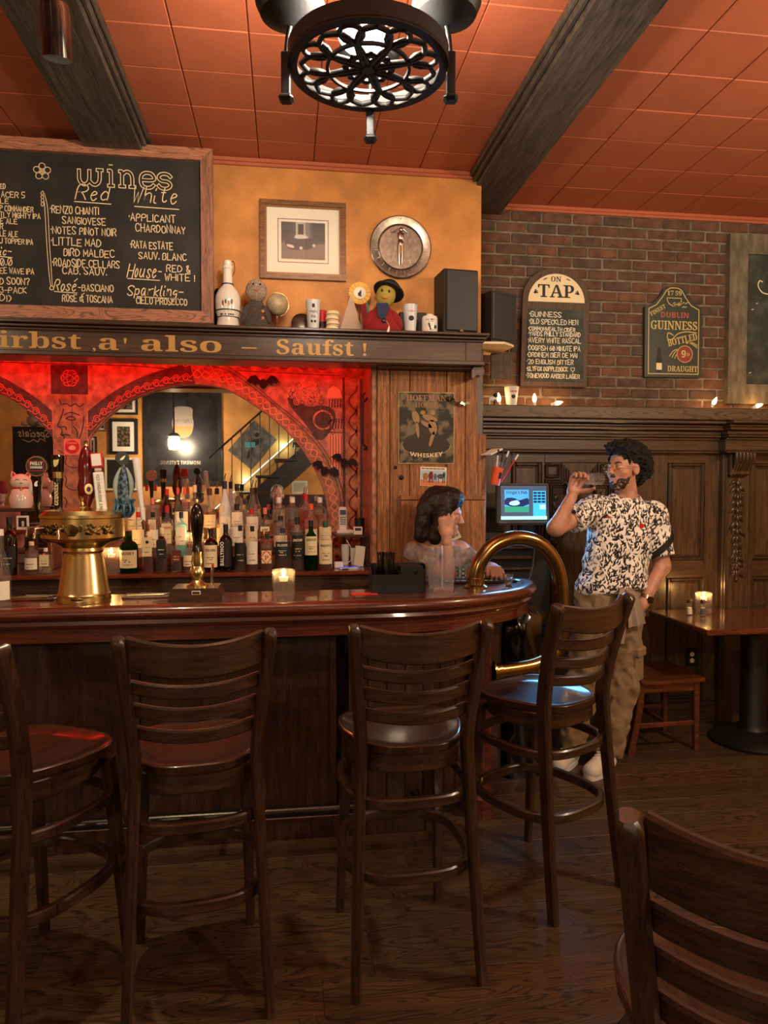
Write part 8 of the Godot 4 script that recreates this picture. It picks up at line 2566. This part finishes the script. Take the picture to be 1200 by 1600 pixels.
func build_people() -> void:
	# ---- standing man drinking
	var t := thing("person", "man in patterned white shirt and khaki trousers drinking from a glass", "person", Vector3(1.7, 0, -3.66))
	var W := t.position
	var s := S()
	var shR := Vector3(1.69, 1.425, -3.725)
	var elR := Vector3(1.415, 1.33, -3.6)
	var wrR := Vector3(1.507, 1.5, -3.605)
	var shL := Vector3(2.045, 1.395, -3.745)
	var elL := Vector3(2.095, 1.105, -3.735)
	var wrL := Vector3(1.925, .905, -3.635)
	var b := Field.new(Vector3(1.34, .78, -3.9), Vector3(2.2, 1.6, -3.5), .011)
	b.cap(shR, elR, .052, .044, .03)
	b.cap(elR, wrR, .043, .029, .025)
	b.cap(shL, elL, .054, .045, .03)
	b.cap(elL, wrL, .044, .03, .025)
	b.cap(wrL, wrL + Vector3(-.05, -.08, 0.0), .03, .026, .02)
	b.ball(Vector3(1.85, 1.28, -3.74), Vector3(.165, .2, .095), .05)
	b.cap(shR, shL, .05, .05, .05)
	b.cap(Vector3(1.885, 1.52, -3.755), Vector3(1.878, 1.4, -3.75), .056, .07, .05)
	b.mesh(s)
	var hd := Transform3D(facing(Vector3(-.93, .03, .42), .04), Vector3(1.862, 1.645, -3.735))
	head_field(s, hd)
	var hy := Vector3(.3, .94, .06).normalized()
	var hz := Vector3(-.06, -.05, 1.0)
	hz = (hz - hy * hz.dot(hy)).normalized()
	hand_field(s, Transform3D(Basis(hy.cross(hz), hy, hz), wrR + Vector3(.006, .014, -.012)), [.75, .95, .6], [Vector3(.8, .35, .5), Vector3(.6, .35, .75), Vector3(.25, .5, .8)])
	var bodyo := put(s, "body", M.skin, t)
	bodyo.position = -W
	mk("shirt_leaf", Color(1, 1, 1), .85, 0.0, shirt_print(), Vector3.ONE * 1.25, {"sheen": .2})
	b = Field.new(Vector3(1.46, .9, -3.92), Vector3(2.22, 1.56, -3.52), .011)
	b.ball(Vector3(1.852, 1.3, -3.742), Vector3(.19, .19, .118), .06)
	b.ball(Vector3(1.815, 1.1, -3.73), Vector3(.19, .24, .118), .05)
	b.ball(Vector3(1.785, .985, -3.725), Vector3(.205, .11, .128), .05)
	b.cap(shR + Vector3(.02, 0, 0), shL - Vector3(.02, 0, 0), .066, .07, .05)
	b.cap(shR, shR.lerp(elR, .62), .074, .076, .04, true)
	b.cap(shL, shL.lerp(elL, .8), .074, .08, .03, true)
	b.cap(Vector3(1.885, 1.5, -3.752), Vector3(1.88, 1.4, -3.75), .066, .085, .05, false)
	b.cut(Vector3(1.78, .972, -3.7), Vector3(.1, -1, .02).normalized())
	b.cap(Vector3(1.884, 1.6, -3.752), Vector3(1.88, 1.472, -3.742), .07, .064, .01, false, true)
	b.cut(Vector3(1.88, 1.515, -3.74), Vector3(0, 1, .25).normalized())
	var o := put(b.mesh(S(), Transform3D(), .01, 11.0, 3), "shirt", M.shirt_leaf, t, "white shirt with black leaf strokes")
	o.position = -W
	s = S()
	var ring := []
	for i in 25:
		var a := TAU * i / 24.0
		ring.append(Vector3(1.879 + cos(a) * .072, 1.478 + cos(a) * .004 - sin(a) * .02, -3.742 + sin(a) * .066))
	o = put(tube(s, ring, .008, 8, false), "collar", M.white_paper, t)
	o.position = -W
	s = S()
	ring = []
	for i in 17:
		var a := PI * i / 16.0
		ring.append(Vector3(1.879 + cos(a) * .062, 1.474 - sin(a) * .018, -3.745 + sin(a) * .066))
	o = put(tube(s, ring, .0025, 6), "neck_chain", M.brass, t)
	o.position = -W
	# stripe round the sleeve, small red badges
	var dl := (elL - shL).normalized()
	s = S()
	ring = []
	for i in 25:
		var a := TAU * i / 24.0
		var u := Vector3(0, 0, 1).cross(dl).normalized()
		var v := dl.cross(u)
		ring.append(shL.lerp(elL, .6) + (u * cos(a) + v * sin(a)) * .0785 + dl * .055 * cos(a + PI))
	o = put(sweep(s, ring, rrect(.016, .034, .001), dl, null, false, false), "sleeve_stripe", M.ink, t)
	o.position = -W
	o = put(prism(S(), smooth2([Vector2(-.014, .006), Vector2(-.01, -.014), Vector2(.01, -.012), Vector2(.018, .008), Vector2(.008, .012), Vector2(.002, 0.0), Vector2(-.004, .02)], 1, true), 0, .004, Transform3D(Basis(Vector3.UP, .25), Vector3(1.915, 1.335, -3.633))), "chest_emblem", M.red, t, "small red bird emblem")
	o.position = -W
	o = put(prism(S(), [Vector2(-.016, 0), Vector2(-.004, .01), Vector2(.002, .003), Vector2(.024, -.002), Vector2(0.0, -.004)], 0, .004, Transform3D(Basis(Vector3.UP, -.3), Vector3(1.735, 1.385, -3.648))), "chest_mark", M.red, t)
	o.position = -W
	# trousers
	b = Field.new(Vector3(1.44, .03, -3.9), Vector3(2.04, 1.06, -3.52), .012)
	b.ball(Vector3(1.775, .93, -3.725), Vector3(.195, .15, .115), .05)
	b.cap(Vector3(1.685, .86, -3.725), Vector3(1.615, .45, -3.7), .1, .083, .03)
	b.cap(Vector3(1.615, .45, -3.7), Vector3(1.57, .085, -3.735), .08, .074, .03, true)
	b.cap(Vector3(1.865, .86, -3.72), Vector3(1.835, .45, -3.675), .104, .086, .03)
	b.cap(Vector3(1.835, .45, -3.675), Vector3(1.745, .075, -3.655), .084, .076, .03, true)
	b.cut(Vector3(0, 1.035, 0), Vector3.UP)
	o = put(b.mesh(S(), Transform3D(), .022, 9.0, 8), "trousers", M.khaki, t)
	o.position = -W
	s = bx(S(), Vector3(1.905, .56, -3.645), Vector3(.1, .16, .045), .012, Basis(Vector3.UP, .75))
	o = put(s, "cargo_pocket", M.khaki, t)
	o.position = -W
	o = put(bx(S(), Vector3(1.912, .645, -3.638), Vector3(.108, .055, .05), .01, Basis(Vector3.UP, .75)), "pocket_flap", M.khaki, t)
	o.position = -W
	# shoes
	for e in [[Vector3(1.735, 0, -3.64), Vector3(1.6, 0, -3.535)], [Vector3(1.575, 0, -3.755), Vector3(1.465, 0, -3.65)]]:
		var hl: Vector3 = e[0]
		var toe: Vector3 = e[1]
		var sh := Field.new(hl.min(toe) - Vector3(.1, .01, .1), hl.max(toe) + Vector3(.1, .16, .1), .007)
		sh.cap(hl + Vector3(0, .045, 0), toe + Vector3(0, .038, 0), .044, .043, .02)
		sh.cap(hl + Vector3(0, .06, 0), hl + Vector3(0, .11, 0), .045, .042, .03)
		sh.cap(hl.lerp(toe, .35) + Vector3(0, .07, 0), toe + Vector3(0, .045, 0), .036, .03, .03)
		sh.cut(Vector3(0, .022, 0), Vector3.DOWN)
		o = put(sh.mesh(S()), "shoe", M.shoe_white, t)
		o.position = -W
		var d := (toe - hl).normalized()
		var nn := Vector3(-d.z, 0, d.x)
		var out := []
		for i in 28:
			var a := TAU * i / 28.0
			var q := d * (cos(a) * (.047 + .5 * (toe - hl).length())) + nn * signf(sin(a)) * pow(absf(sin(a)), .6) * .048
			out.append(Vector2(q.x, -q.z))
		var so := put(prism(S(), out, 0.0, .026, Transform3D(Basis(Vector3(1, 0, 0), Vector3(0, 0, -1), Vector3(0, 1, 0)), (hl + toe) * .5), true), "sole", M.white_plastic, o)
		for k in 4:
			var c := hl.lerp(toe, .4 + .13 * k) + Vector3(0, .108 - .009 * k, 0)
			put(tube(S(), [c - nn * .024, c + Vector3(0, .005, 0), c + nn * .024], .0035, 6), "lace", M.white_paper, o)
	# hair, beard, glasses, watch, towel, drink
	var hf := Field.new(Vector3(-.14, -.12, -.2), Vector3(.14, .19, .13), .006)
	hf.ball(Vector3(0, .075, -.035), Vector3(.1, .092, .11), .04)
	hf.ball(Vector3(0, .03, -.115), Vector3(.088, .095, .07), .04)
	hf.ball(Vector3(0, .118, .05), Vector3(.074, .04, .055), .03)
	hf.ball(Vector3(0, -.04, -.085), Vector3(.07, .05, .045), .03)
	hf.ball(Vector3(0, -.01, .085), Vector3(.085, .09, .075), .01, Basis(), true)
	for sg in [-1.0, 1.0]: hf.ball(Vector3(sg * .085, -.01, 0.0), Vector3(.03, .045, .032), .01, Basis(), true)
	o = put(hf.mesh(S(), hd, .018, 34.0, 5), "hair", M.hair_black, t)
	o.position = -W
	hf = Field.new(Vector3(-.09, -.14, -.03), Vector3(.09, .02, .13), .0045)
	hf.ball(Vector3(0, -.03, .03), Vector3(.0612, .0862, .0632))
	hf.ball(Vector3(0, -.075, .04), Vector3(.0472, .0372, .0492))
	hf.ball(Vector3(0, -.094, .077), Vector3(.022, .018, .02), .02)
	hf.ball(Vector3(0, -.05, .02), Vector3(.058, .08, .05), .002, Basis(), true)
	hf.cut(Vector3(0, -.036, .02), Vector3(0, 1, .3).normalized())
	hf.cut(Vector3(0, -.118, 0), Vector3.DOWN)
	hf.ball(Vector3(0, -.057, .096), Vector3(.022, .01, .016), .004, Basis(), true)
	for sg in [-1.0, 1.0]: hf.cap(Vector3(0, -.041, .097), Vector3(sg * .026, -.052, .082), .0065, .006, .004)
	o = put(hf.mesh(S(), hd, .003, 60.0), "beard", M.beard, t)
	o.position = -W
	for sg in [-1.0, 1.0]:
		o = put(tube(S(), [hd * Vector3(sg * .014, .03, .092), hd * Vector3(sg * .034, .034, .088), hd * Vector3(sg * .05, .027, .078)], [.004, .005, .003], 6), "eyebrow", M.beard, t)
		o.position = -W
	s = S()
	for sg in [-1.0, 1.0]:
		ring = []
		for i in 17:
			var a := TAU * i / 16.0
			ring.append(hd * Vector3(sg * .033 + cos(a) * .024, .004 + sin(a) * .019, .104 - absf(cos(a)) * .004))
		tube(s, ring, .0018, 6, false)
		tube(s, [hd * Vector3(sg * .057, .008, .1), hd * Vector3(sg * .08, .01, .045), hd * Vector3(sg * .086, .008, -.01)], .0018, 6)
	tube(s, [hd * Vector3(-.009, .008, .104), hd * Vector3(.009, .008, .104)], .0018, 6)
	o = put(s, "spectacles", M.brass, t)
	o.position = -W
	var wd := (wrL - elL).normalized()
	o = put(tube(S(), [wrL - wd * .05, wrL - wd * .028], .038, 18), "watch_strap", M.chrome, t)
	o.position = -W
	o = put(lathe(S(), [Vector2(0, 0), Vector2(.019, 0), Vector2(.019, .009), Vector2(0, .011)], 20, Transform3D(Basis(Vector3.RIGHT, PI * .5) * Basis(Vector3.BACK, -.3), wrL - wd * .039 + Vector3(.012, 0, .034))), "watch_case", M.black_gloss, t)
	o.position = -W
	var tw := thing("bar_towel", "pale pink bar towel tucked into the man's trousers", "towel", Vector3(1.8, .965, -3.575))
	for e in [[-.02, -.055, .25, .085], [.025, .06, .16, .1]]:
		var pts := spline3([Vector3(e[0] * .3, .03, -.02), Vector3(e[0], 0.0, .012), Vector3(lerpf(e[0], e[1], .5), -e[2] * .5, .018), Vector3(e[1], -e[2], .012)], 5)
		var sc := []
		for i in pts.size(): sc.append(Vector2(lerpf(.45, 1.0, float(i) / (pts.size() - 1)), 1.0))
		put(sweep(S(), pts, [Vector2(-e[3] * .5, .004), Vector2(-e[3] * .2, -.004), Vector2(0, .01), Vector2(e[3] * .25, -.002), Vector2(e[3] * .5, .005), Vector2(e[3] * .5, -.006), Vector2(0, -.006), Vector2(-e[3] * .5, -.008)], Vector3(0, 0, 1), sc), "hanging_end", M.towel, tw)
	var g0 := Vector3(1.548, 1.588, -3.552)
	var ga := (hd * Vector3(0, -.056, .115) - g0).normalized()
	var gx := ga.cross(Vector3.UP).normalized()
	var dr := thing("drinking_glass", "clear tumbler tilted to the standing man's mouth", "glass", g0)
	dr.basis = Basis(gx, ga, gx.cross(ga))
	put(lathe(S(), [Vector2(0, 0), Vector2(.028, 0), Vector2(.035, .145), Vector2(.0325, .145), Vector2(.025, .01), Vector2(0, .01)], 28), "tumbler", M.clear_glass, dr)
	# ---- bartender leaning on the bar
	t = thing("person", "bartender with dark bobbed hair and grey shirt leaning on the bar", "person", Vector3(.8, 0, -3.7))
	W = t.position
	s = S()
	b = Field.new(Vector3(.54, 0.0, -3.86), Vector3(1.16, 1.4, -3.44), .012)
	var aR := Vector3(.68, 1.205, -3.68)
	var eR := Vector3(.812, 1.105, -3.505)
	var wR := Vector3(.803, 1.305, -3.508)
	var aL := Vector3(.925, 1.205, -3.735)
	var eL := Vector3(1.045, 1.115, -3.72)
	var wL := Vector3(1.05, 1.112, -3.56)
	b.cap(aR, eR, .048, .04, .03)
	b.cap(eR, wR, .038, .025, .02)
	b.cap(aL, eL, .045, .038, .03)
	b.cap(eL, wL, .036, .026, .02)
	b.ball(Vector3(.8, 1.08, -3.7), Vector3(.135, .19, .085), .05)
	b.ball(Vector3(.8, .86, -3.72), Vector3(.15, .15, .09), .05)
	b.cap(aR, aL, .042, .042, .05)
	b.cap(Vector3(.8, 1.23, -3.69), Vector3(.805, 1.33, -3.66), .055, .048, .04)
	for x in [.735, .865]:
		b.cap(Vector3(x, .82, -3.72), Vector3(x, .42, -3.715), .08, .06, .03)
		b.cap(Vector3(x, .42, -3.715), Vector3(x, .03, -3.73), .056, .04, .03)
	b.mesh(s)
	hd = Transform3D(facing(Vector3(.86, -.22, .42), -.05), Vector3(.812, 1.408, -3.645))
	head_field(s, hd)
	hy = Vector3(0.0, 1, -.12).normalized()
	hz = Vector3(.25, -.1, -1.0)
	hz = (hz - hy * hz.dot(hy)).normalized()
	hand_field(s, Transform3D(Basis(hy.cross(hz), hy, hz), wR + Vector3(0, 0.0, 0.0)), [.9, 1.7, 1.0], [Vector3(.5, .8, .5), Vector3(0.0, .8, .7), Vector3(-.6, .5, .6)])
	hy = Vector3(-.15, .05, 1.0).normalized()
	hz = Vector3(0, -1, 0.0)
	hz = (hz - hy * hz.dot(hy)).normalized()
	var bl := Basis(hy.cross(hz), hy, hz)
	hand_field(s, Transform3D(bl, wL + Vector3(0, .02, .012)), [1.1, 1.4, .9], [Vector3(.6, .8, .3), Vector3(.1, .9, .5), Vector3(-.5, .6, .6)], false)
	o = put(s, "body", M.skin_pale, t)
	o.position = -W
	b = Field.new(Vector3(.52, .74, -3.9), Vector3(1.14, 1.34, -3.46), .011)
	b.ball(Vector3(.8, 1.07, -3.7), Vector3(.15, .2, .105), .05)
	b.ball(Vector3(.8, .87, -3.715), Vector3(.165, .16, .11), .05)
	b.cap(aR, aL, .058, .056, .05)
	b.cap(aR, aR.lerp(eR, .68), .064, .072, .03, true)
	b.cap(aL, aL.lerp(eL, .6), .058, .062, .03, true)
	b.cut(Vector3(.8, 1.245, -3.69), Vector3(.15, 1, .3).normalized())
	b.cut(Vector3(0, .8, 0), Vector3.DOWN)
	o = put(b.mesh(S(), Transform3D(), .014, 10.0, 4), "shirt", M.heather, t)
	o.position = -W
	s = S()
	for k in 7:
		var c := Vector2(.875 + .035 * (k % 2), 1.12 - .022 * (k / 2))
		stroke(s, disc_pts(.011, 10, c), .006, Transform3D(Basis(), Vector3(0, 0, -3.588)), 0, true)
	o = put(s, "shirt_print", M.green, t)
	o.position = -W
	b = Field.new(Vector3(.6, .06, -3.86), Vector3(1.0, .95, -3.58), .016)
	b.ball(Vector3(.8, .85, -3.72), Vector3(.162, .14, .105), .05)
	for x in [.735, .865]: b.cap(Vector3(x, .82, -3.72), Vector3(x, .09, -3.725), .09, .06, .03, true)
	b.cut(Vector3(0, .93, 0), Vector3.UP)
	o = put(b.mesh(S()), "trousers", M.dark_cloth, t)
	o.position = -W
	for x in [.735, .865]:
		o = put(bx(S(), Vector3(x, .045, -3.69), Vector3(.085, .09, .22), .03), "shoe", M.black_plastic, t)
		o.position = -W
	hf = Field.new(Vector3(-.15, -.19, -.17), Vector3(.15, .17, .14), .006)
	hf.ball(Vector3(0, .045, -.025), Vector3(.094, .098, .108), .03)
	for sg in [-1.0, 1.0]:
		hf.cap(Vector3(sg * .085, .02, .02), Vector3(sg * .092, -.13, .012), .03, .034, .04)
		hf.cap(Vector3(sg * .05, 0.0, -.085), Vector3(sg * .06, -.135, -.07), .045, .04, .04)
	hf.ball(Vector3(0, .085, .03), Vector3(.08, .06, .062), .03)
	hf.ball(Vector3(0, -.035, .095), Vector3(.06, .095, .07), .012, Basis(), true)
	o = put(hf.mesh(S(), hd, .005, 22.0, 2), "hair", M.hair_brown, t)
	o.position = -W
	# ---- two guests seen only in the mirror
	for e in [["person", "grey-haired guest seen only in the mirror between bottles", Vector3(-.11, 0, .4), 1.43, Vector3(.05, 0, -1), M.hair_grey, M.dark_cloth], ["person", "guest in red bucket hat and pink shirt in the far arch mirror", Vector3(-3.38, 0, .2), 1.47, Vector3(.5, 0, -1), M.red_felt, M.pink_cloth]]:
		t = thing(e[0], e[1], "person", e[2])
		s = S()
		hd = Transform3D(facing(e[4]), Vector3(0, e[3], 0))
		head_field(s, hd, .006)
		b = Field.new(Vector3(-.34, 0, -.22), Vector3(.34, e[3] - .05, .22), .02)
		var cl := Field.new(b.o, Vector3(.34, e[3] - .1, .22), .02)
		var sh: float = e[3] - .23
		for q in [b, cl]:
			var g := 0.0 if q == b else .02
			q.cap(Vector3(-.17, sh, .02), Vector3(.17, sh, .02), .055 + g, .055 + g, .05)
			q.ball(Vector3(0, sh - .2, .02), Vector3(.16 + g, .26, .1 + g), .05)
			for sg in [-1.0, 1.0]:
				q.cap(Vector3(.19 * sg, sh, .02), Vector3(.25 * sg, sh - .28, .04), .05 + g, .042 + g, .03)
				q.cap(Vector3(.25 * sg, sh - .28, .04), Vector3(.2 * sg, sh - .48, -.04), .04 + g * .5, .03 + g * .5, .03)
				q.cap(Vector3(.09 * sg, sh - .42, .02), Vector3(.1 * sg, .06, .02), .09 + g, .06 + g, .03)
				if q == b: q.cap(Vector3(.2 * sg, sh - .48, -.04), Vector3(.18 * sg, sh - .56, -.06), .03, .02, .02)
		b.mesh(s)
		put(s, "body", M.skin_pale, t)
		put(cl.mesh(S()), "clothes", e[6], t)
		s = S()
		if e[5] == M.red_felt: put(lathe(s, [Vector2(.135, -.03), Vector2(.14, -.035), Vector2(.098, .02), Vector2(.085, .1), Vector2(0, .115), Vector2(0, .1), Vector2(.09, .02), Vector2(.135, -.03)], 24, Transform3D(Basis(), Vector3(0, e[3] + .045, -0.0))), "bucket_hat", M.red_felt, t)
		else:
			hf = Field.new(Vector3(-.12, -.08, -.15), Vector3(.12, .17, .12), .009)
			hf.ball(Vector3(0, .05, -.03), Vector3(.085, .095, .1), .03)
			hf.ball(Vector3(0, -.03, .08), Vector3(.075, .1, .07), .01, Basis(), true)
			put(hf.mesh(s, hd, .008, 20.0), "hair", e[5], t)
# ---------------------------------------------------------------- the room behind the viewer, seen in the mirror
func framed(called: String, label: String, c: Vector3, w: float, h: float, fw: float, m: Material, art: Material, mat_w := 0.0) -> Node3D:
	# hangs on the rear wall, facing -z
	var t := thing(called, label, "picture", c, PI)
	boards_frame(t, Vector2(-w * .5, -h * .5), Vector2(w * .5, h * .5), fw, 0.0, .025, m, m)
	put(bx(S(), Vector3(0, 0, .008), Vector3(w - fw, h - fw, .008)), "mat_board" if mat_w > 0 else "print", M.white_paper if mat_w > 0 else art, t)
	if mat_w > 0: put(bx(S(), Vector3(0, 0, .0125), Vector3(w - 2 * fw - 2 * mat_w, h - 2 * fw - 2 * mat_w, .002)), "print", art, t)
	return t

func build_mirror_room() -> void:
	var Z := 2.596
	mk("poster_night", Color(.17, .17, .18), .25, 0.0, T.chalk, Vector3.ONE * .8)
	mk("print_sepia", Color(.45, .36, .28), .6, 0.0, T.mottle, Vector3.ONE * 6.0)
	var t := framed("beer_glass_poster", "large dark poster of a tulip beer glass seen in the mirror", Vector3(-1.58, 2.35, Z), 1.18, 1.56, .06, M.ink, M.poster_night)
	var xf := Transform3D(Basis(), Vector3(0, 0, .0125))
	patch(t, "print_glass", mk("print_pale", Color(.55, .5, .46), .5), smooth2([Vector2(-.12, -.02), Vector2(-.17, .16), Vector2(-.14, .3), Vector2(-.16, .44), Vector2(.16, .44), Vector2(.14, .3), Vector2(.17, .16), Vector2(.12, -.02), Vector2(0.0, -.06)], 2, true), xf, .0003)
	patch(t, "print_beer", mk("print_gold", Color(.58, .46, .22), .5), smooth2([Vector2(-.12, -.02), Vector2(-.165, .16), Vector2(0.0, .12), Vector2(.165, .16), Vector2(.12, -.02), Vector2(0.0, -.06)], 2, true), xf, .0006)
	var s := S()
	text(s, "MOMENT INTENSE.", .055, xf * Transform3D(Basis(), Vector3(.05, -.46, .001)), font("Droid Sans", 700), 0, 0, .001, 1, 0, .62)
	text(s, "Duvel", .07, xf * Transform3D(Basis(), Vector3(0.0, .18, .001)), font("Droid Serif", 700, true), 0)
	put(s, "lettering", M.pewter, t)
	framed("framed_portrait", "black framed portrait print beside the tall poster in the mirror", Vector3(-2.465, 2.315, Z), .42, .54, .045, M.ink, M.print_sepia, .07)
	framed("framed_landscape", "black framed print high above the portrait in the mirror", Vector3(-2.45, 2.82, Z), .4, .34, .03, M.ink, M.print_sepia, .05)
	framed("small_wall_frame", "small gilt framed print in the mirror", Vector3(-2.8, 2.5, Z), .18, .22, .025, M.gold_frame, M.print_sepia, .02)
	framed("narrow_wall_frame", "narrow black framed print next to the painted post in the mirror", Vector3(-2.95, 2.16, Z), .18, .3, .02, M.ink, M.print_sepia, .03)
	t = framed("lettered_chalk_sign", "dark chalk sign with a pale rim low in the mirror", Vector3(-2.51, 1.74, Z), .48, .5, .03, M.cream, M.slate)
	t = thing("white_notice", "white notice sheet on the rear wall seen in the mirror", "notice", Vector3(.215, 1.535, Z), PI)
	put(bx(S(), Vector3.ZERO, Vector3(.25, .21, .003)), "sheet", M.white_paper, t)
	s = S()
	for k in 8: bx(s, Vector3(0, .07 - .018 * k, .002), Vector3(.19, .005, .001))
	put(s, "print_lines", M.grey_plastic, t)
	t = thing("tilted_dancer_poster", "diamond-hung poster over the stairs in the mirror", "poster", Vector3(-.52, 2.2, Z), PI)
	t.rotation.z = .7
	put(bx(S(), Vector3.ZERO, Vector3(.47, .62, .006)), "sheet", mk("poster_grey", Color(.4, .38, .36), .4, 0.0, T.chalk, Vector3.ONE * 2.0), t)
	for q in [[0.0, .05, .05, .13, .5], [.05, .17, .035, .04, 0.0], [-.04, -.1, .03, .12, -.3]]:
		var pts := []
		for k in 14: pts.append(Vector2(q[0], q[1]) + Vector2(cos(TAU * k / 14.0) * q[2], sin(TAU * k / 14.0) * q[3]).rotated(q[4]))
		patch(t, "print_figure", M.ink, pts, Transform3D(Basis(), Vector3(0, 0, .0035)), .0003)
	put(bx(S(), Vector3(.03, -.02, .005), Vector3(.16, .085, .003), 0, Basis(Vector3.BACK, -.7)), "radio_print", M.teal, t)
	# staircase rising along the rear wall
	mk("stair_dark", Color(.23, .22, .19), .5, 0.0, T.grain_u, Vector3(1.5, 2, 2))
	t = thing("staircase", "dark staircase with a light strip and thin iron railing in the mirror", "staircase", Vector3(0, 0, 0))
	var dx := .27
	var dy := .245
	for i in range(-3, 5):
		var x := -.16 + dx * i
		var y := 1.96 + dy * i
		put(bx(S(), Vector3(x + .16, y - .02, 2.13), Vector3(.34, .035, .86), .005), "tread", M.stair_dark, t)
		put(bx(S(), Vector3(x + .3, y + dy * .5 - .02, 2.13), Vector3(.02, dy - .03, .84), .002), "riser", M.stair_dark, t)
		for k in 2:
			var bxp := x + .06 + .135 * k
			put(tube(S(), [Vector3(bxp, y, 1.72), Vector3(bxp, 2.63 + (bxp + .36) * dy / dx, 1.72)], .008, 6), "baluster", M.iron, t)
	var P := func(x: float, o: float) -> Vector2: return Vector2(x, 1.96 + (x + .02) * dy / dx + o)
	s = prism(S(), [P.call(-1.1, -.45), P.call(1.25, -.45), P.call(1.25, -.06), P.call(-1.1, -.06)], 1.73, 1.765)
	put(s, "string_board", M.stair_dark, t)
	put(tube(S(), [Vector3(-1.1, 2.63 - .74 * dy / dx, 1.72), Vector3(.9, 2.63 + 1.26 * dy / dx, 1.72)], .014, 8), "handrail", M.iron, t)
	var a: Vector2 = P.call(-1.1, .22)
	var b: Vector2 = P.call(1.25, .22)
	put(tube(S(), [xy(a, 2.55), xy(b, 2.55)], .009, 8), "led_tube", mk("stair_led", Color(.9, 1, .95), .4, 0, null, Vector3.ONE, {"emit": Color(.85, 1.0, .92), "power": 1.1}), t)
	for k in 3:
		var q := a.lerp(b, .2 + .25 * k)
		omni(t, xy(q + Vector2(0, .03), 2.5), Color(.85, 1.0, .92), G.stair, .02, "led_glow")
	# specials board and plush toys by the left end
	t = thing("specials_board", "black specials chalkboard with curly writing seen in the far arch mirror", "chalkboard", Vector3(-3.31, 2.02, 1.2), PI)
	put(bx(S(), Vector3.ZERO, Vector3(.5, .62, .02), .002), "slate", M.slate, t)
	boards_frame(t, Vector2(-.26, -.32), Vector2(.26, .32), .025, -.015, .02, M.ink, M.ink)
	s = S()
	hand_fit(s, "Specials", -.2, .19, .085, .4, .008, Transform3D(Basis(), Vector3(0, 0, .0108)), 91, .2)
	stroke(s, spline2([Vector2(-.15, .13), Vector2(-.08, .16), Vector2(-.05, .12), Vector2(0.0, .15), Vector2(.06, .12), Vector2(.14, .15)], 5), .007, Transform3D(Basis(), Vector3(0, 0, .0108)))
	put(s, "chalk_writing", M.chalk_cream, t)
	t = thing("board_shelf", "wooden side cabinet holding the specials board and plush bear", "cabinet", Vector3(-3.31, 0, 1.3))
	put(bx(S(), Vector3(0, .85, .12), Vector3(.62, 1.7, .3), .005), "body", M.header_wood, t)
	put(bx(S(), Vector3(0, 2.02, 0.0), Vector3(.52, .64, .16), .005), "upper_box", M.header_wood, t)
	t = thing("plush_bear", "small tan plush bear sitting above the specials board", "plush toy", Vector3(-3.33, 2.345, 1.28), PI)
	put(ell(S(), Vector3(0, .08, 0), Vector3(.09, .08, .07), 16, 10), "body", M.wool_pale, t)
	put(ell(S(), Vector3(.01, .19, .02), Vector3(.07, .06, .06), 16, 10), "head", M.wool_pale, t)
	for sg in [-1.0, 1.0]:
		put(ell(S(), Vector3(.05 * sg, .24, .01), Vector3.ONE * .025, 10, 8), "ear", M.wool_pale, t)
		put(ell(S(), Vector3(.1 * sg, .04, .06), Vector3(.045, .035, .06), 12, 8), "foot", M.wool_pale, t)
	# dark dado along the rear wall under the notice
	struct(box_part("trim_dado", Vector3(-.4, 0, 2.5), Vector3(2.6, 1.42, 2.6), .004, M.header_wood), "dark dado panel under the notice")
